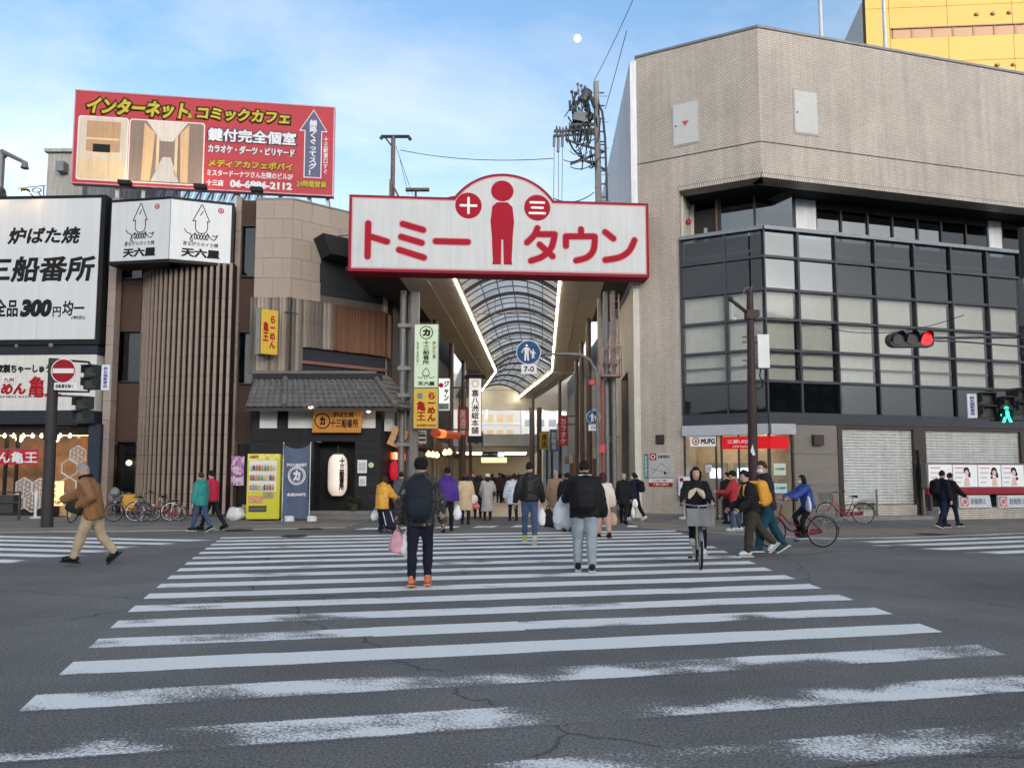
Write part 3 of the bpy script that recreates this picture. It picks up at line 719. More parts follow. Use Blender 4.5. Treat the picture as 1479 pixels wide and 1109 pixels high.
INKR = M('ink_red', (0.34, 0.006, 0.012), 0.7, var=0, spec=0.2)
def sign_box(name, label, cat, fr, rect, depth, y, mats, loc=None):
 x0, x1, z0, z1 = rect
 t = thing(name, label, cat, fr.world((x0 + x1) / 2, y, z0))
 part('sign_panel', MB().box(x0, x1, y - depth, y, z0, z1), mats, t, fr)
 return t
rr = BL.rect(996.5, 1033, 629.5, 644.5, 0.12)
t = sign_box('bank_sign', 'white sign panel reading MUFG over the lobby window', 'sign', BL, rr, 0.04, -0.01, M('sign_white_lit', (0.8, 0.8, 0.78), 0.5, var=0, emit=(1, 1, 0.97), es=0.02))
w_ = rr[1] - rr[0]; h_ = rr[3] - rr[2]
text_fit(t, BL, 'MUFG', rr[0] + w_ * 0.42, rr[1] - w_ * 0.03, rr[2] + h_ * 0.22, rr[3] - h_ * 0.25, -0.052, INK, 0.05)
part('logo_ring', MB().torus(h_ * 0.30, h_ * 0.055, 24, 6, Matrix.Translation((rr[0] + w_ * 0.22, -0.055, (rr[2] + rr[3]) / 2))), INKR, t, BL)
part('logo_dot', MB().ball((rr[0] + w_ * 0.22, -0.052, (rr[2] + rr[3]) / 2), (h_ * 0.13, 0.01, h_ * 0.13), 10), INKR, t, BL)
rr = BL.rect(1042.5, 1115.5, 630, 648, 0.12)
t = sign_box('bank_sign', 'long red bank sign with white lettering over the open lobby door', 'sign', BL, (rr[0], BLL + 0.02, rr[2], rr[3]), 0.06, -0.01, REDS)
xb = BR.hit(1140, 640, 0.1)[0]
part('sign_panel', MB().box(0.0, xb, -0.07, -0.01, rr[2], rr[3]), REDS, t, BR)
text_fit(t, BL, '三菱UFJ銀行', rr[0] + 0.18, rr[0] + (rr[1] - rr[0]) * 0.72, rr[2] + 0.17, rr[3] - 0.10, -0.072, INKW, 0.03)
text_fit(t, BL, 'ATM Corner', rr[0] + 0.35, rr[0] + (rr[1] - rr[0]) * 0.55, rr[2] + 0.05, rr[2] + 0.12, -0.072, INKW, 0.03)
# column: map plaque, teal strip, red strip, vent
rr = BL.rect(937.5, 972, 653, 689)
t = sign_box('map_plaque', 'grey wall plaque with a branch map on the tiled bank column', 'sign', BL, rr, 0.03, -0.005, M('plaque_grey', (0.42, 0.42, 0.40), 0.45))
cx, cz = rr[0] + 0.16, rr[3] - 0.16
part('logo_square', MB().box(cx - 0.12, cx + 0.12, -0.042, -0.036, cz - 0.12, cz + 0.12), INKR, t, BL)
part('logo_ring', MB().torus(0.07, 0.018, 20, 6, Matrix.Translation((cx, -0.043, cz))), INKW, t, BL)
text_fit(t, BL, '駐輪場案内', cx + 0.18, rr[1] - 0.1, cz - 0.06, cz + 0.06, -0.036, INK, 0.02)
part('map_lines', MB().tube([(rr[0] + 0.12, -0.037, rr[2] + 0.12), (rr[0] + 0.45, -0.037, rr[2] + 0.5), (rr[1] - 0.12, -0.037, rr[2] + 0.25)], 0.007, 5).tube([(rr[0] + 0.1, -0.037, rr[2] + 0.3), (rr[1] - 0.1, -0.037, rr[2] + 0.12)], 0.006, 5).box(rr[0] + 0.55, rr[0] + 0.62, -0.04, -0.036, rr[2] + 0.1, rr[2] + 0.2), INK, t, BL)
rr = BL.rect(937.5, 972, 691, 702.5)
t = sign_box('branch_sign', 'small white and red sign below the map plaque on the bank column', 'sign', BL, rr, 0.03, -0.005, [WHS])
zm = (rr[2] + rr[3]) / 2
part('red_field', MB().box(rr[0], rr[1], -0.039, -0.035, rr[2], zm), INKR, t, BL)
text_fit(t, BL, '三菱UFJ銀行', rr[0] + 0.15, rr[1] - 0.15, rr[2] + 0.03, zm - 0.03, -0.04, INKW, 0.02)
text_fit(t, BL, '十三支店 ご案内', rr[0] + 0.12, rr[1] - 0.2, zm + 0.03, rr[3] - 0.03, -0.036, INKR, 0.02)
rr = BL.rect(931, 935.6, 655, 691)
t = sign_box('teal_strip_sign', 'narrow teal vertical sign at the left edge of the bank column', 'sign', BL, rr, 0.025, -0.005, M('teal_sign', (0.02, 0.20, 0.19), 0.5))
text_fit(t, BL, vtext('自転車置場'), rr[0] + 0.025, rr[1] - 0.025, rr[2] + 0.06, rr[3] - 0.06, -0.031, INKW, 0.02)
rr = BL.rect(947.5, 959.5, 628, 641.5)
v = part('wall_vent', MB().box(rr[0], rr[1], -0.05, -0.001, rr[2], rr[3]), BRZ, bank, BL)
for k in range(5):
 z = rr[2] + (rr[3] - rr[2]) * (k + 0.3) / 5
 part('vent_slat', MB().box(rr[0] + 0.02, rr[1] - 0.02, -0.065, -0.051, z, z + 0.02), SOFF, v, BL)
# roof masts
for px, lab in ((1207, 'thin white mast on the bank roof, left of the yellow tower'), (1301, 'thin white mast on the bank roof in front of the yellow tower')):
 x, z = BR.hit(px, 70)
 w0 = BR.world(x, 0.75, 0)
 mbm = MB().tube([(0, 0, 0), (0, 0, 6.5)], [0.075, 0.055], 10).lathe([(0.16, 0.0), (0.16, 0.05), (0.09, 0.14), (0.09, 0.3)], 12)
 tag(part('roof_mast', mbm, M('mast_white', (0.62, 0.63, 0.64), 0.4), None, Matrix.Translation((w0.x, w0.y, ZT - 0.4)), True), lab, 'mast')
# ================================================================== yellow tower behind the bank
YW = M('yellow_cladding', (0.28, 0.175, 0.028), 0.6, var=0.04, vs_=0.4, obj=0.02)
YG = M('tower_side_grey', (0.62, 0.61, 0.59), 0.7, var=0.05)
YO = AT(1251, 60, 72)
YF = Frame((YO.x, YO.y), -4.0)
tower = thing('yellow_tower', 'tall yellow building in sunlight behind the bank roof', 'building', (YO.x, YO.y, 0))
part('core', MB().box(0.0, 40, 0.06, 0.6, 0, 70), M('tower_core', (0.14, 0.09, 0.03), 0.8), tower, YF)
zA, zB_ = AT(1250, 0, 72).z, AT(1217, 57, 77).z
sw_ = MB()
for xx in (-0.12, 6): sw_.v += [(xx, 0.61, 0), (xx, 5.2, 0), (xx, 5.2, zB_), (xx, 0.61, zA)]
sw_.f = [(0, 1, 2, 3), (4, 5, 6, 7), (0, 1, 5, 4), (1, 2, 6, 5), (2, 3, 7, 6), (3, 0, 4, 7)]; sw_.m = [0] * 6
part('side_wall', sw_, YG, tower, YF)
zs = [30.0, YF.hit(1400, 88)[1], YF.hit(1400, 8)[1]]
zs = zs + [zs[-1] + 5.4 * k for k in (1, 2, 3)]
xs = [0.0] + [YF.hit(p, 30)[0] for p in (1284, 1368, 1462)]
xs += [xs[-1] + 6.0 * k for k in (1, 2, 3)]
wz0, wz1 = YF.hit(1400, 52)[1], YF.hit(1400, 39)[1]
for i in range(len(xs) - 1):
 for j in range(len(zs) - 1):
  z0, z1 = zs[j], zs[j + 1]
  if j == 1 and i > 0:
   piece('cladding_panel', YW, tower, YF, xs[i] + 0.02, xs[i + 1] - 0.02, -0.06, 0.06, z0 + 0.02, wz0 - 0.05)
   piece('cladding_panel', YW, tower, YF, xs[i] + 0.02, xs[i + 1] - 0.02, -0.06, 0.06, wz1 + 0.12, z1 - 0.02)
  else:
   piece('cladding_panel', YW, tower, YF, xs[i] + 0.02, xs[i + 1] - 0.02, -0.06, 0.06, z0 + 0.02, z1 - 0.02)
part('window_head', MB().box(xs[1] + 0.3, xs[-1], -0.16, 0.05, wz1, wz1 + 0.12), M('window_brown', (0.10, 0.05, 0.022), 0.5), tower, YF)
k = 0
x = xs[1] + 0.35
while x < xs[-1] - 2:
 wq = piece('strip_window', M('strip_window', (0.19, 0.115, 0.07), 0.25, var=0.05), tower, YF, x, x + 1.75, 0.0, 0.05, wz0, wz1)
 piece('window_post', MATS['window_brown'], tower, YF, x + 1.76, x + 1.98, -0.05, 0.055, wz0 - 0.03, wz1)
 x += 2.0
for (px, py) in ((1410, 22), (1433.5, 21), (1457, 19.5), (1416, 97), (1440, 95), (1463, 94.5)):
 x, z = YF.hit(px, py)
 part('vent_hood', MB().ball((x, -0.12, z), (0.26, 0.22, 0.2), 10), M('vent_hood', (0.22, 0.15, 0.06), 0.5), tower, YF, True)
part('side_lamp', MB().ball((-0.3, 2.0, YF.hit(1237, 55)[1]), (0.3, 0.3, 0.22), 10), SOFF, tower, YF, True)
# ================================================================== buildings behind the camera (mirrored in the glass, shading the street)
def back_building(x0, x1, y, h, depth, col, label, floors, cols):
 t = thing('street_building', label, 'building', ((x0 + x1) / 2, y, 0), 0)
 m = M('facade_%d' % int(x0), col, 0.75, var=0.08)
 part('wall', MB().box(x0, x1, y - depth, y, 0, h), m, t, WORLD)
 for f in range(floors):
  z = 3.6 + f * (h - 4.5) / floors
  for c in range(cols):
   xx = x0 + 0.8 + (x1 - x0 - 1.6) * c / cols
   piece('window', GLASSM, t, WORLD, xx, xx + (x1 - x0 - 1.6) / cols * 0.7, y + 0.01, y + 0.05, z, z + (h - 4.5) / floors * 0.5)
 part('roof_house', MB().box(x0 + 3, x0 + 8, y - 7, y - 2.5, h, h + 2.6), m, t, WORLD)
back_building(-62, -33, -43, 11.0, 14, (0.36, 0.33, 0.29), 'low beige shop block across the street, farthest left behind the camera', 3, 8)
back_building(-32.5, -9, -42, 9.5, 14, (0.46, 0.45, 0.43), 'low pale grey shop block across the street, left behind the camera', 2, 7)
back_building(-8.5, 16, -44, 10.5, 14, (0.33, 0.29, 0.25), 'low brown tiled block across the street, straight behind the camera', 3, 7)
back_building(17, 38, -43, 13.0, 14, (0.42, 0.40, 0.37), 'stone grey block across the street, right behind the camera', 3, 7)
back_building(44, 72, -18, 21.0, 14, (0.20, 0.20, 0.21), 'dark grey block across the side street, right behind the camera', 6, 9)
for k in range(5):     # added row of unseen towers placed to keep the low sun off the street
 back_building(20 + 40 * k, 58.5 + 40 * k, -300 - 6 * (k % 2), 60.0 + 5 * (k % 3), 30, (0.30 + 0.03 * k, 0.31 + 0.02 * k, 0.33), '%s added sun-blocking tower far behind the camera' % ('leftmost', 'second from left', 'middle', 'second from right', 'rightmost')[k], 9, 6)
# ================================================================== arcade roof
BEIGE = M('arcade_beige', (0.62, 0.56, 0.45), 0.5, var=0.08, vs_=0.8, streak=0.06, dirt=0.12)
BEIGE2 = M('arcade_beige_dark', (0.52, 0.46, 0.36), 0.55, var=0.1, vs_=0.8, dirt=0.12)
STEEL = M('arcade_steel', (0.055, 0.052, 0.05), 0.5, metal=0.4)
GALV = M('galvanised_pipe', (0.17, 0.165, 0.16), 0.55, metal=0.3, var=0.12, streak=0.15)
BROWN = M('brown_steel', (0.10, 0.062, 0.05), 0.5, var=0.1)
def mat_poly():
 m = bpy.data.materials.new('roof_polycarbonate'); m.use_nodes = True; n, l = m.node_tree.nodes, m.node_tree.links
 n.remove(n['Principled BSDF']); d = n.new('ShaderNodeBsdfDiffuse'); t = n.new('ShaderNodeBsdfTranslucent'); mx = n.new('ShaderNodeMixShader'); mx.inputs[0].default_value = 0.85
 oi = n.new('ShaderNodeObjectInfo'); mr = n.new('ShaderNodeMapRange'); mr.inputs[3].default_value = 0.72; mr.inputs[4].default_value = 0.95; l.new(oi.outputs['Random'], mr.inputs[0])
 wv = n.new('ShaderNodeVectorMath'); wv.operation = 'SCALE'; wv.inputs[0].default_value = (1.0, 0.95, 0.86); l.new(mr.outputs[0], wv.inputs['Scale']); l.new(wv.outputs[0], t.inputs[0]); d.inputs[0].default_value = (0.5, 0.5, 0.5, 1)
 l.new(d.outputs[0], mx.inputs[1]); l.new(t.outputs[0], mx.inputs[2]); l.new(mx.outputs[0], n['Material Output'].inputs[0])
 return m
POLY = mat_poly()
YA = 25.75
a_ = AT(652, 402, YA); b_ = AT(810, 402, YA)
AXC = (a_.x + b_.x) / 2; HW = (b_.x - a_.x) / 2; ZL = a_.z + 0.15
A1 = Frame((AXC, YA), -2.38)             # local x across, y along the arcade
L1 = 24.6
bend = A1.world(0, L1, 0)
A2 = Frame((bend.x, bend.y), 7.2)
L2 = 17.0
arcade = thing('shopping_arcade', 'roofed shopping arcade with a vaulted glass ceiling between the two corner buildings', 'arcade', (AXC, YA, 0))
def beam(fr, L, sx, x_in, x_mid, x_out, y0=0.0):
 def bx(a, b): return (min(a, b), max(a, b))
 u = bx(sx * x_in, sx * x_mid); part('soffit_inner', MB().box(u[0], u[1], y0, L, ZL, ZL + 0.9), BEIGE, arcade, fr)
 u = bx(sx * (x_mid + 0.02), sx * x_out); part('soffit_outer', MB().box(u[0], u[1], y0, L, ZL - 0.025, ZL + 1.5), BEIGE2, arcade, fr)
 u = bx(sx * (x_in - 0.055), sx * (x_in - 0.005)); lt = part('led_tube', MB().box(u[0], u[1], y0 + 0.05, L - 0.05, ZL - 0.02, ZL + 0.06), emis('led_white', (1.0, 0.92, 0.78), 10.0), arcade, fr)
 u = bx(sx * (x_in - 0.02), sx * x_in); part('led_channel', MB().box(u[0], u[1], y0, L, ZL + 0.07, ZL + 0.45), BEIGE, arcade, fr)
xlo = -(AT(574, 402, YA).x - AXC); xlm = -(AT(614, 402, YA).x - AXC)
xro = AT(876, 402, YA).x - AXC; xrm = AT(843, 402, YA).x - AXC
beam(A1, L1, -1, HW, xlm, xlo, -0.12); beam(A1, L1, 1, HW, xrm, xro, 0.42)
beam(A2, L2, -1, HW, xlm, xlo, 0.0); beam(A2, L2, 1, HW, xrm, xro, 0.35)
RISE = 0.75
def vault_z(x): return ZL + 0.45 + RISE * (1 - (x / HW) ** 2)
NP = 6
def vault(fr, L, y0=0.0):
 nb = int((L - y0) / 1.02); d = (L - y0) / nb
 for j in range(nb):
  for i in range(NP):
   xa, xb = -HW + 2 * HW * i / NP, -HW + 2 * HW * (i + 1) / NP
   za, zb = vault_z(xa), vault_z(xb)
   ya, yb = y0 + j * d + 0.02, y0 + (j + 1) * d - 0.02
   key = ('pane', fr is A1, i)
   if key not in _unit:
    _unit[key] = MB().quad((xa + 0.02, 0, za), (xb - 0.02, 0, zb), (xb - 0.02, d - 0.04, zb), (xa + 0.02, d - 0.04, za)).mesh('roof_pane', POLY)
   put(_unit[key], 'roof_pane', arcade, fr.M @ Matrix.Translation((0, ya, 0)))
  # ribs: a deep one every third bay, thin ones between
  deep = (j % 3 == 0)
  pts = [(-HW + 2 * HW * k / 14, y0 + j * d, vault_z(-HW + 2 * HW * k / 14) - (0.10 if deep else 0.04)) for k in range(15)]
  part('roof_rib' if deep else 'glazing_bar', MB().tube(pts, 0.085 if deep else 0.028, 6), STEEL, arcade, fr)
 for i in range(NP + 1):
  x = -HW + 2 * HW * i / NP
  part('purlin', MB().box(x - 0.022, x + 0.022, y0, L, vault_z(x) - 0.07, vault_z(x) - 0.012), STEEL, arcade, fr)
 # tie rods
 for j in range(0, nb, 6):
  part('tie_rod', MB().tube([(-HW, y0 + j * d + 0.4, ZL + 0.25), (HW, y0 + j * d + 0.4, ZL + 0.25)], 0.025, 6), GALV, arcade, fr)
  for xx in (-HW * 0.45, HW * 0.45):
   part('hanger', MB().tube([(xx, y0 + j * d + 0.4, ZL + 0.25), (xx, y0 + j * d + 0.4, vault_z(xx))], 0.015, 5), GALV, arcade, fr)
vault(A1, L1, 0.95); vault(A2, L2)
# columns carrying the roof
def col(fr, x, y, mat=BROWN, r=0.13, z1=None):
 part('column', MB().tube([(x, y, 0), (x, y, z1 or ZL + 0.6)], r, 10).box(x - 0.2, x + 0.2, y - 0.2, y + 0.2, 0, 0.06), mat, arcade, fr)
for y in (7.5, 13.5, 19.5):
 col(A1, -xlo + 0.25, y); col(A1, xro - 0.2, y)
for y in (2.0, 9.0, 15.5):
 col(A2, -xlo + 0.35, y);
col(A2, xro - 0.3, 4.0); col(A2, xro - 0.6, 15.0)
# end wall of the roof
part('end_fascia', MB().box(-9.0, 7.0, L2, L2 + 0.3, ZL - 1.1, ZL + 2.2), BEIGE, arcade, A2)
for sx in (-1, 1):
 part('end_lamp', MB().box(sx * 2.6 + 1.6 - 0.05, sx * 2.6 + 1.6 + 0.05, L2 - 0.2, L2 - 0.1, ZL - 1.9, ZL - 1.1), emis('end_lamp', (1, 0.9, 0.7), 1.0), arcade, A2)
# front pipes and posts on both sides of the mouth
def vpipe(px, Y, z1, r, mat, name='post', x_off=0):
 p = G(px, 747); X = (px - 739.5) / FPX * Y
 return part(name, MB().tube([(X, Y, 0), (X, Y, z1)], r, 10).tube([(X, Y, z1 * 0.33), (X, Y, z1 * 0.33 + 0.09)], r * 1.3, 10).tube([(X, Y, z1 * 0.66), (X, Y, z1 * 0.66 + 0.09)], r * 1.3, 10), mat, arcade, WORLD, True)
vpipe(877, 27.3, 8.4, 0.10, GALV); vpipe(887, 27.2, 8.4, 0.10, GALV); vpipe(580, 27.2, 8.4, 0.12, GALV); vpipe(590.5, 27.4, 8.3, 0.11, GALV)
xx = (597 - 739.5) / FPX * 27.0
part('steel_post', MB().box(xx - 0.12, xx + 0.16, 26.9, 27.2, 0, 8.3), M('post_greige', (0.13, 0.115, 0.105), 0.5, var=0.15, streak=0.2), arcade, WORLD)
for z in (2.6, 4.4, 5.4, 7.0):
 part('pipe_bracket', MB().box(xx - 0.62, xx + 0.14, 27.02, 27.14, z, z + 0.14), GALV, arcade, WORLD)
xr_ = (882 - 739.5) / FPX * 27.3
for z in (2.9, 5.6):
 part('pipe_bracket', MB().box(xr_ - 0.4, xr_ + 0.3, 27.33, 27.42, z, z + 0.1), GALV, arcade, WORLD)
# ladder with cage on the right posts
lad = MB()
x0, x1 = (884 - 739.5) / FPX * 26.9, (896 - 739.5) / FPX * 26.9
for x in (x0, x1): lad.tube([(x, 26.9, 5.2), (x, 26.9, 8.2)], 0.03, 6)
for k in range(9): lad.tube([(x0, 26.9, 5.3 + k * 0.33), (x1, 26.9, 5.3 + k * 0.33)], 0.018, 5)
x2 = (869 - 739.5) / FPX * 26.7; x3 = (898 - 739.5) / FPX * 26.7
part('ladder', lad, M('rust_pink_steel', (0.28, 0.16, 0.14), 0.6, var=0.2), arcade, WORLD)
cg = MB()
for x in (x2, x3):
 for y in (26.5, 27.0): cg.tube([(x, y, 5.15), (x, y, 6.2)], 0.025, 6)
for z in (5.15, 5.7, 6.2):
 cg.tube([(x2, 26.5, z), (x3, 26.5, z), (x3, 27.0, z), (x2, 27.0, z), (x2, 26.5, z)], 0.022, 6)
cg.box(x2, x3, 26.5, 27.0, 5.1, 5.14)
part('ladder_cage', cg, MATS['rust_pink_steel'], arcade, WORLD)
part('red_conduit', MB().tube([((870 - 739.5) / FPX * 27, 27.0, 0), ((870 - 739.5) / FPX * 27, 27.0, 5.15)], 0.05, 8), M('conduit_red', (0.30, 0.05, 0.04), 0.5, var=0.15), arcade, WORLD)
part('alarm_box', MB().box((865 - 739.5) / FPX * 26.9, (873 - 739.5) / FPX * 26.9, 26.75, 26.93, 2.35, 2.65), M('alarm_box_red', (0.5, 0.02, 0.03), 0.4), arcade, WORLD)
# ------------------------------------------------------------------ name board of the arcade
YS = 25.2
sO = AT(504.5, 285, YS)
NB = Frame((sO.x, sO.y), 4.6)
W0, zb = NB.hit(505, 390); xr2, zb2 = NB.hit(938, 402)
z_top = (NB.hit(506, 282)[1] + NB.hit(937, 293)[1]) / 2; z_bot = (NB.hit(506, 390)[1] + NB.hit(937, 402)[1]) / 2
BW = xr2
board = thing('arcade_name_board', 'big white board with red border and red lettering over the arcade entrance', 'sign', NB.world(BW / 2, 0, z_bot))
cxb = NB.hit(728, 270)[0]; rdo = NB.hit(800, 290)[0] - cxb; zdo = NB.hit(728, 251)[1]
def board_outline(inset):
 pts = [(inset, z_bot + inset), (BW - inset, z_bot + inset), (BW - inset, z_top - inset)]
 hh = zdo - z_top; Rr = (rdo ** 2 + hh ** 2) / (2 * hh); zc_ = zdo - Rr; Ri = Rr - inset
 half = math.sqrt(max(0, Ri ** 2 - (z_top - inset - zc_) ** 2))
 a0 = math.asin(half / Ri)
 for k in range(25):
  a = a0 - 2 * a0 * k / 24
  pts.append((cxb + Ri * math.sin(a), zc_ + Ri * math.cos(a)))
 pts.append((inset, z_top - inset))
 return pts
WB = M('board_white', (0.47, 0.475, 0.47), 0.45, var=0.05, vs_=0.7, streak=0.06, dirt=0.05)
RB = M('board_red', (0.25, 0.006, 0.025), 0.6, var=0.05, spec=0.2)
RL_ = M('board_letter_red', (0.33, 0.006, 0.02), 0.7, var=0.04, spec=0.2)
PK = M('board_pink', (0.5, 0.27, 0.27), 0.5, var=0.03)
part('board_frame', MB().prism(board_outline(0.0), 0.0, 0.75), RB, board, NB)
part('board_edge', MB().prism(board_outline(0.10), -0.012, -0.002), PK, board, NB)
part('board_face', MB().prism(board_outline(0.15), -0.022, -0.0125), WB, board, NB)
for k in range(1, 6): part('panel_seam', MB().box(BW * k / 6 - 0.006, BW * k / 6 + 0.006, -0.0222, -0.0221, z_bot + 0.16, z_top - 0.16), M('seam_grey', (0.33, 0.33, 0.32), 0.6), board, NB)
# round-ended strokes for the katakana
def stroke(name, pts, w, mat, y0, y1, n=10, parent=board, fr=NB, samp=10):
 """a thick flat stroke with round ends through points (x, z)"""
 P = [Vector((p[0], p[1])) for p in pts]
 if len(P) > 2:          # smooth
  Q = []
  for i in range(len(P) - 1):
   p0 = P[max(i - 1, 0)]; p1 = P[i]; p2 = P[i + 1]; p3 = P[min(i + 2, len(P) - 1)]
   for k in range(samp):
    t = k / samp
    Q.append(0.5 * ((2 * p1) + (p2 - p0) * t + (2 * p0 - 5 * p1 + 4 * p2 - p3) * t * t + (3 * p1 - p0 - 3 * p2 + p3) * t ** 3))
  Q.append(P[-1]); P = Q
 L, Rr = [], []
 for i, p in enumerate(P):
  t = (P[min(i + 1, len(P) - 1)] - P[max(i - 1, 0)]).normalized(); nn = Vector((-t.y, t.x)) * (w / 2)
  L.append(p + nn); Rr.append(p - nn)
 t0 = (P[1] - P[0]).normalized(); t1 = (P[-1] - P[-2]).normalized()
 def capp(p, t):
  a0 = math.atan2(t.y, t.x)
  return [p + Vector((math.cos(a0 + math.pi / 2 - math.pi * k / n), math.sin(a0 + math.pi / 2 - math.pi * k / n))) * (w / 2) for k in range(1, n)]
 mb = MB()
 # strip quads + caps as separate polygons, extruded
 for i in range(len(P) - 1):
  mb.prism([tuple(L[i]), tuple(L[i + 1]), tuple(Rr[i + 1]), tuple(Rr[i])], y0, y1)
 mb.prism([tuple(L[-1])] + [tuple(q) for q in capp(P[-1], t1)] + [tuple(Rr[-1])], y0, y1)
 mb.prism([tuple(Rr[0])] + [tuple(q) for q in capp(P[0], -t0)] + [tuple(L[0])], y0, y1)
 return mb
def nbp(px, py): return NB.hit(px, py)
def zz(px, py): return nbp(490 + px / 3.215, 240 + py / 3.215)   # from an enlarged crop of the board
glyphs = {
 'to': [[(135, 268), (132, 420)], [(150, 330), (222, 352)]],
 'mi': [[(295, 270), (390, 298)], [(288, 330), (383, 358)], [(278, 390), (393, 426)]],
 'bar': [[(448, 350), (597, 354)]],
 'ta': [[(920, 290), (905, 322), (872, 356)], [(922, 318), (1000, 318)], [(1000, 318), (985, 378), (945, 420), (890, 441)], [(930, 366), (990, 420)]],
 'u': [[(1122, 295), (1122, 326)], [(1052, 372), (1052, 330)], [(1052, 328), (1182, 328)], [(1186, 330), (1180, 390), (1150, 425), (1100, 440)]],
 'n': [[(1234, 308), (1272, 338)], [(1370, 346), (1345, 395), (1300, 425), (1235, 437)]],
}
sw = 0.215
for g_, sts in glyphs.items():
 mb = MB(); mo = MB()
 for i_, st in enumerate(sts):
  pts = [zz(*p) for p in st]
  f_ = stroke(g_, pts, sw, RL_, -0.040 - 0.0012 * i_, -0.0285); o_ = stroke(g_, pts, sw + 0.075, PK, -0.0275 - 0.0008 * i_, -0.0225)
  for src, dst in ((f_, mb), (o_, mo)):
   k = len(dst.v); dst.v += src.v; dst.f += [tuple(k + q for q in ff) for ff in src.f]; dst.m += src.m
 part('lettering_outline', mo, PK, board, NB); part('lettering', mb, RL_, board, NB)
# two round emblems with 十 and 三
for (px, py, body) in ((600, 185, '十'), (919, 195, '三')):
 x, z = zz(px, py); r_ = 0.47
 part('emblem_disc', MB().prism([(x + r_ * math.cos(2 * math.pi * k / 36), z + r_ * math.sin(2 * math.pi * k / 36)) for k in range(36)], -0.032, -0.0225), RL_, board, NB)
 if body == '十': bars = [[(-0.27, 0), (0.27, 0)], [(0, -0.27), (0, 0.27)]]
 else: bars = [[(-0.24, 0.19), (0.24, 0.19)], [(-0.19, 0.0), (0.19, 0.0)], [(-0.27, -0.2), (0.27, -0.2)]]
 mb = MB()
 for i_, bb in enumerate(bars):
  s_ = stroke('b', [(x + q[0], z + q[1]) for q in bb], 0.085, WB, -0.040 - 0.001 * i_, -0.033)
  k = len(mb.v); mb.v += s_.v; mb.f += [tuple(k + q for q in ff) for ff in s_.f]; mb.m += s_.m
 part('emblem_lettering', mb, M('board_inkwhite', (0.72, 0.7, 0.68), 0.5), board, NB)
# plain red standing figure (generic stand-in for the emblem in the middle of the board)
fx, fz = zz(757, 120); hd = 0.40
sil = MB().prism([(fx + hd * math.cos(2 * math.pi * k / 28), fz + 0.02 + hd * 0.95 * math.sin(2 * math.pi * k / 28)) for k in range(28)], -0.034, -0.0225)
bx_, bz1 = zz(757, 200)[0], zz(757, 190)[1]; bz0 = zz(757, 330)[1]; fz0 = zz(757, 458)[1]
sil.prism([(bx_ - 0.36, bz1), (bx_ - 0.42, (bz0 + bz1) / 2), (bx_ - 0.36, bz0 - 0.1), (bx_ + 0.36, bz0 - 0.1), (bx_ + 0.42, (bz0 + bz1) / 2), (bx_ + 0.36, bz1), (bx_ + 0.18, bz1 + 0.16), (bx_ - 0.18, bz1 + 0.16)], -0.036, -0.0225)
for sx in (-1, 1):
 sil.prism([(bx_ + sx * 0.03, bz0 - 0.08), (bx_ + sx * 0.37, bz0 - 0.08), (bx_ + sx * 0.33, fz0 + 0.12), (bx_ + sx * 0.36, fz0), (bx_ + sx * 0.05, fz0)], -0.033, -0.0225)
part('standing_figure', sil, RL_, board, NB)
part('board_support', MB().box(0.4, BW - 0.4, 0.76, 1.3, z_bot + 0.35, z_bot + 0.6).box(0.4, BW - 0.4, 0.76, 1.3, z_top - 0.6, z_top - 0.4), STEEL, board, NB)
# dark underside and gantry between board and roof
part('mouth_gantry', MB().box(-xlo - 1.0, xro + 0.6, 0.75, 1.1, ZL + 1.55, ZL + 2.2), M('gantry_dark', (0.035, 0.034, 0.034), 0.6), arcade, A1)
part('side_canopy', MB().box(-xlo - 1.9, -xlo - 0.02, 0.0, 9.0, ZL + 0.2, ZL + 0.35), MATS['gantry_dark'], arcade, A1)
part('side_canopy', MB().box(xro + 0.02, xro + 1.0, 1.0, 9.0, ZL + 0.15, ZL + 0.3), MATS['gantry_dark'], arcade, A1)
# small railing and catwalk on top of the board
rl = MB()
for (pa, pb) in (((592, 282), (660, 270)), ((798, 276), (848, 285))):
 a = NB.hit(*pa); b = NB.hit(*pb)
 rl.tube([(a[0], 0.9, a[1]), (b[0], 0.9, b[1])], 0.03, 6).tube([(b[0], 0.9, b[1]), (b[0], 0.9, z_top - 0.1)], 0.025, 6)
part('board_railing', rl, STEEL, board, NB)
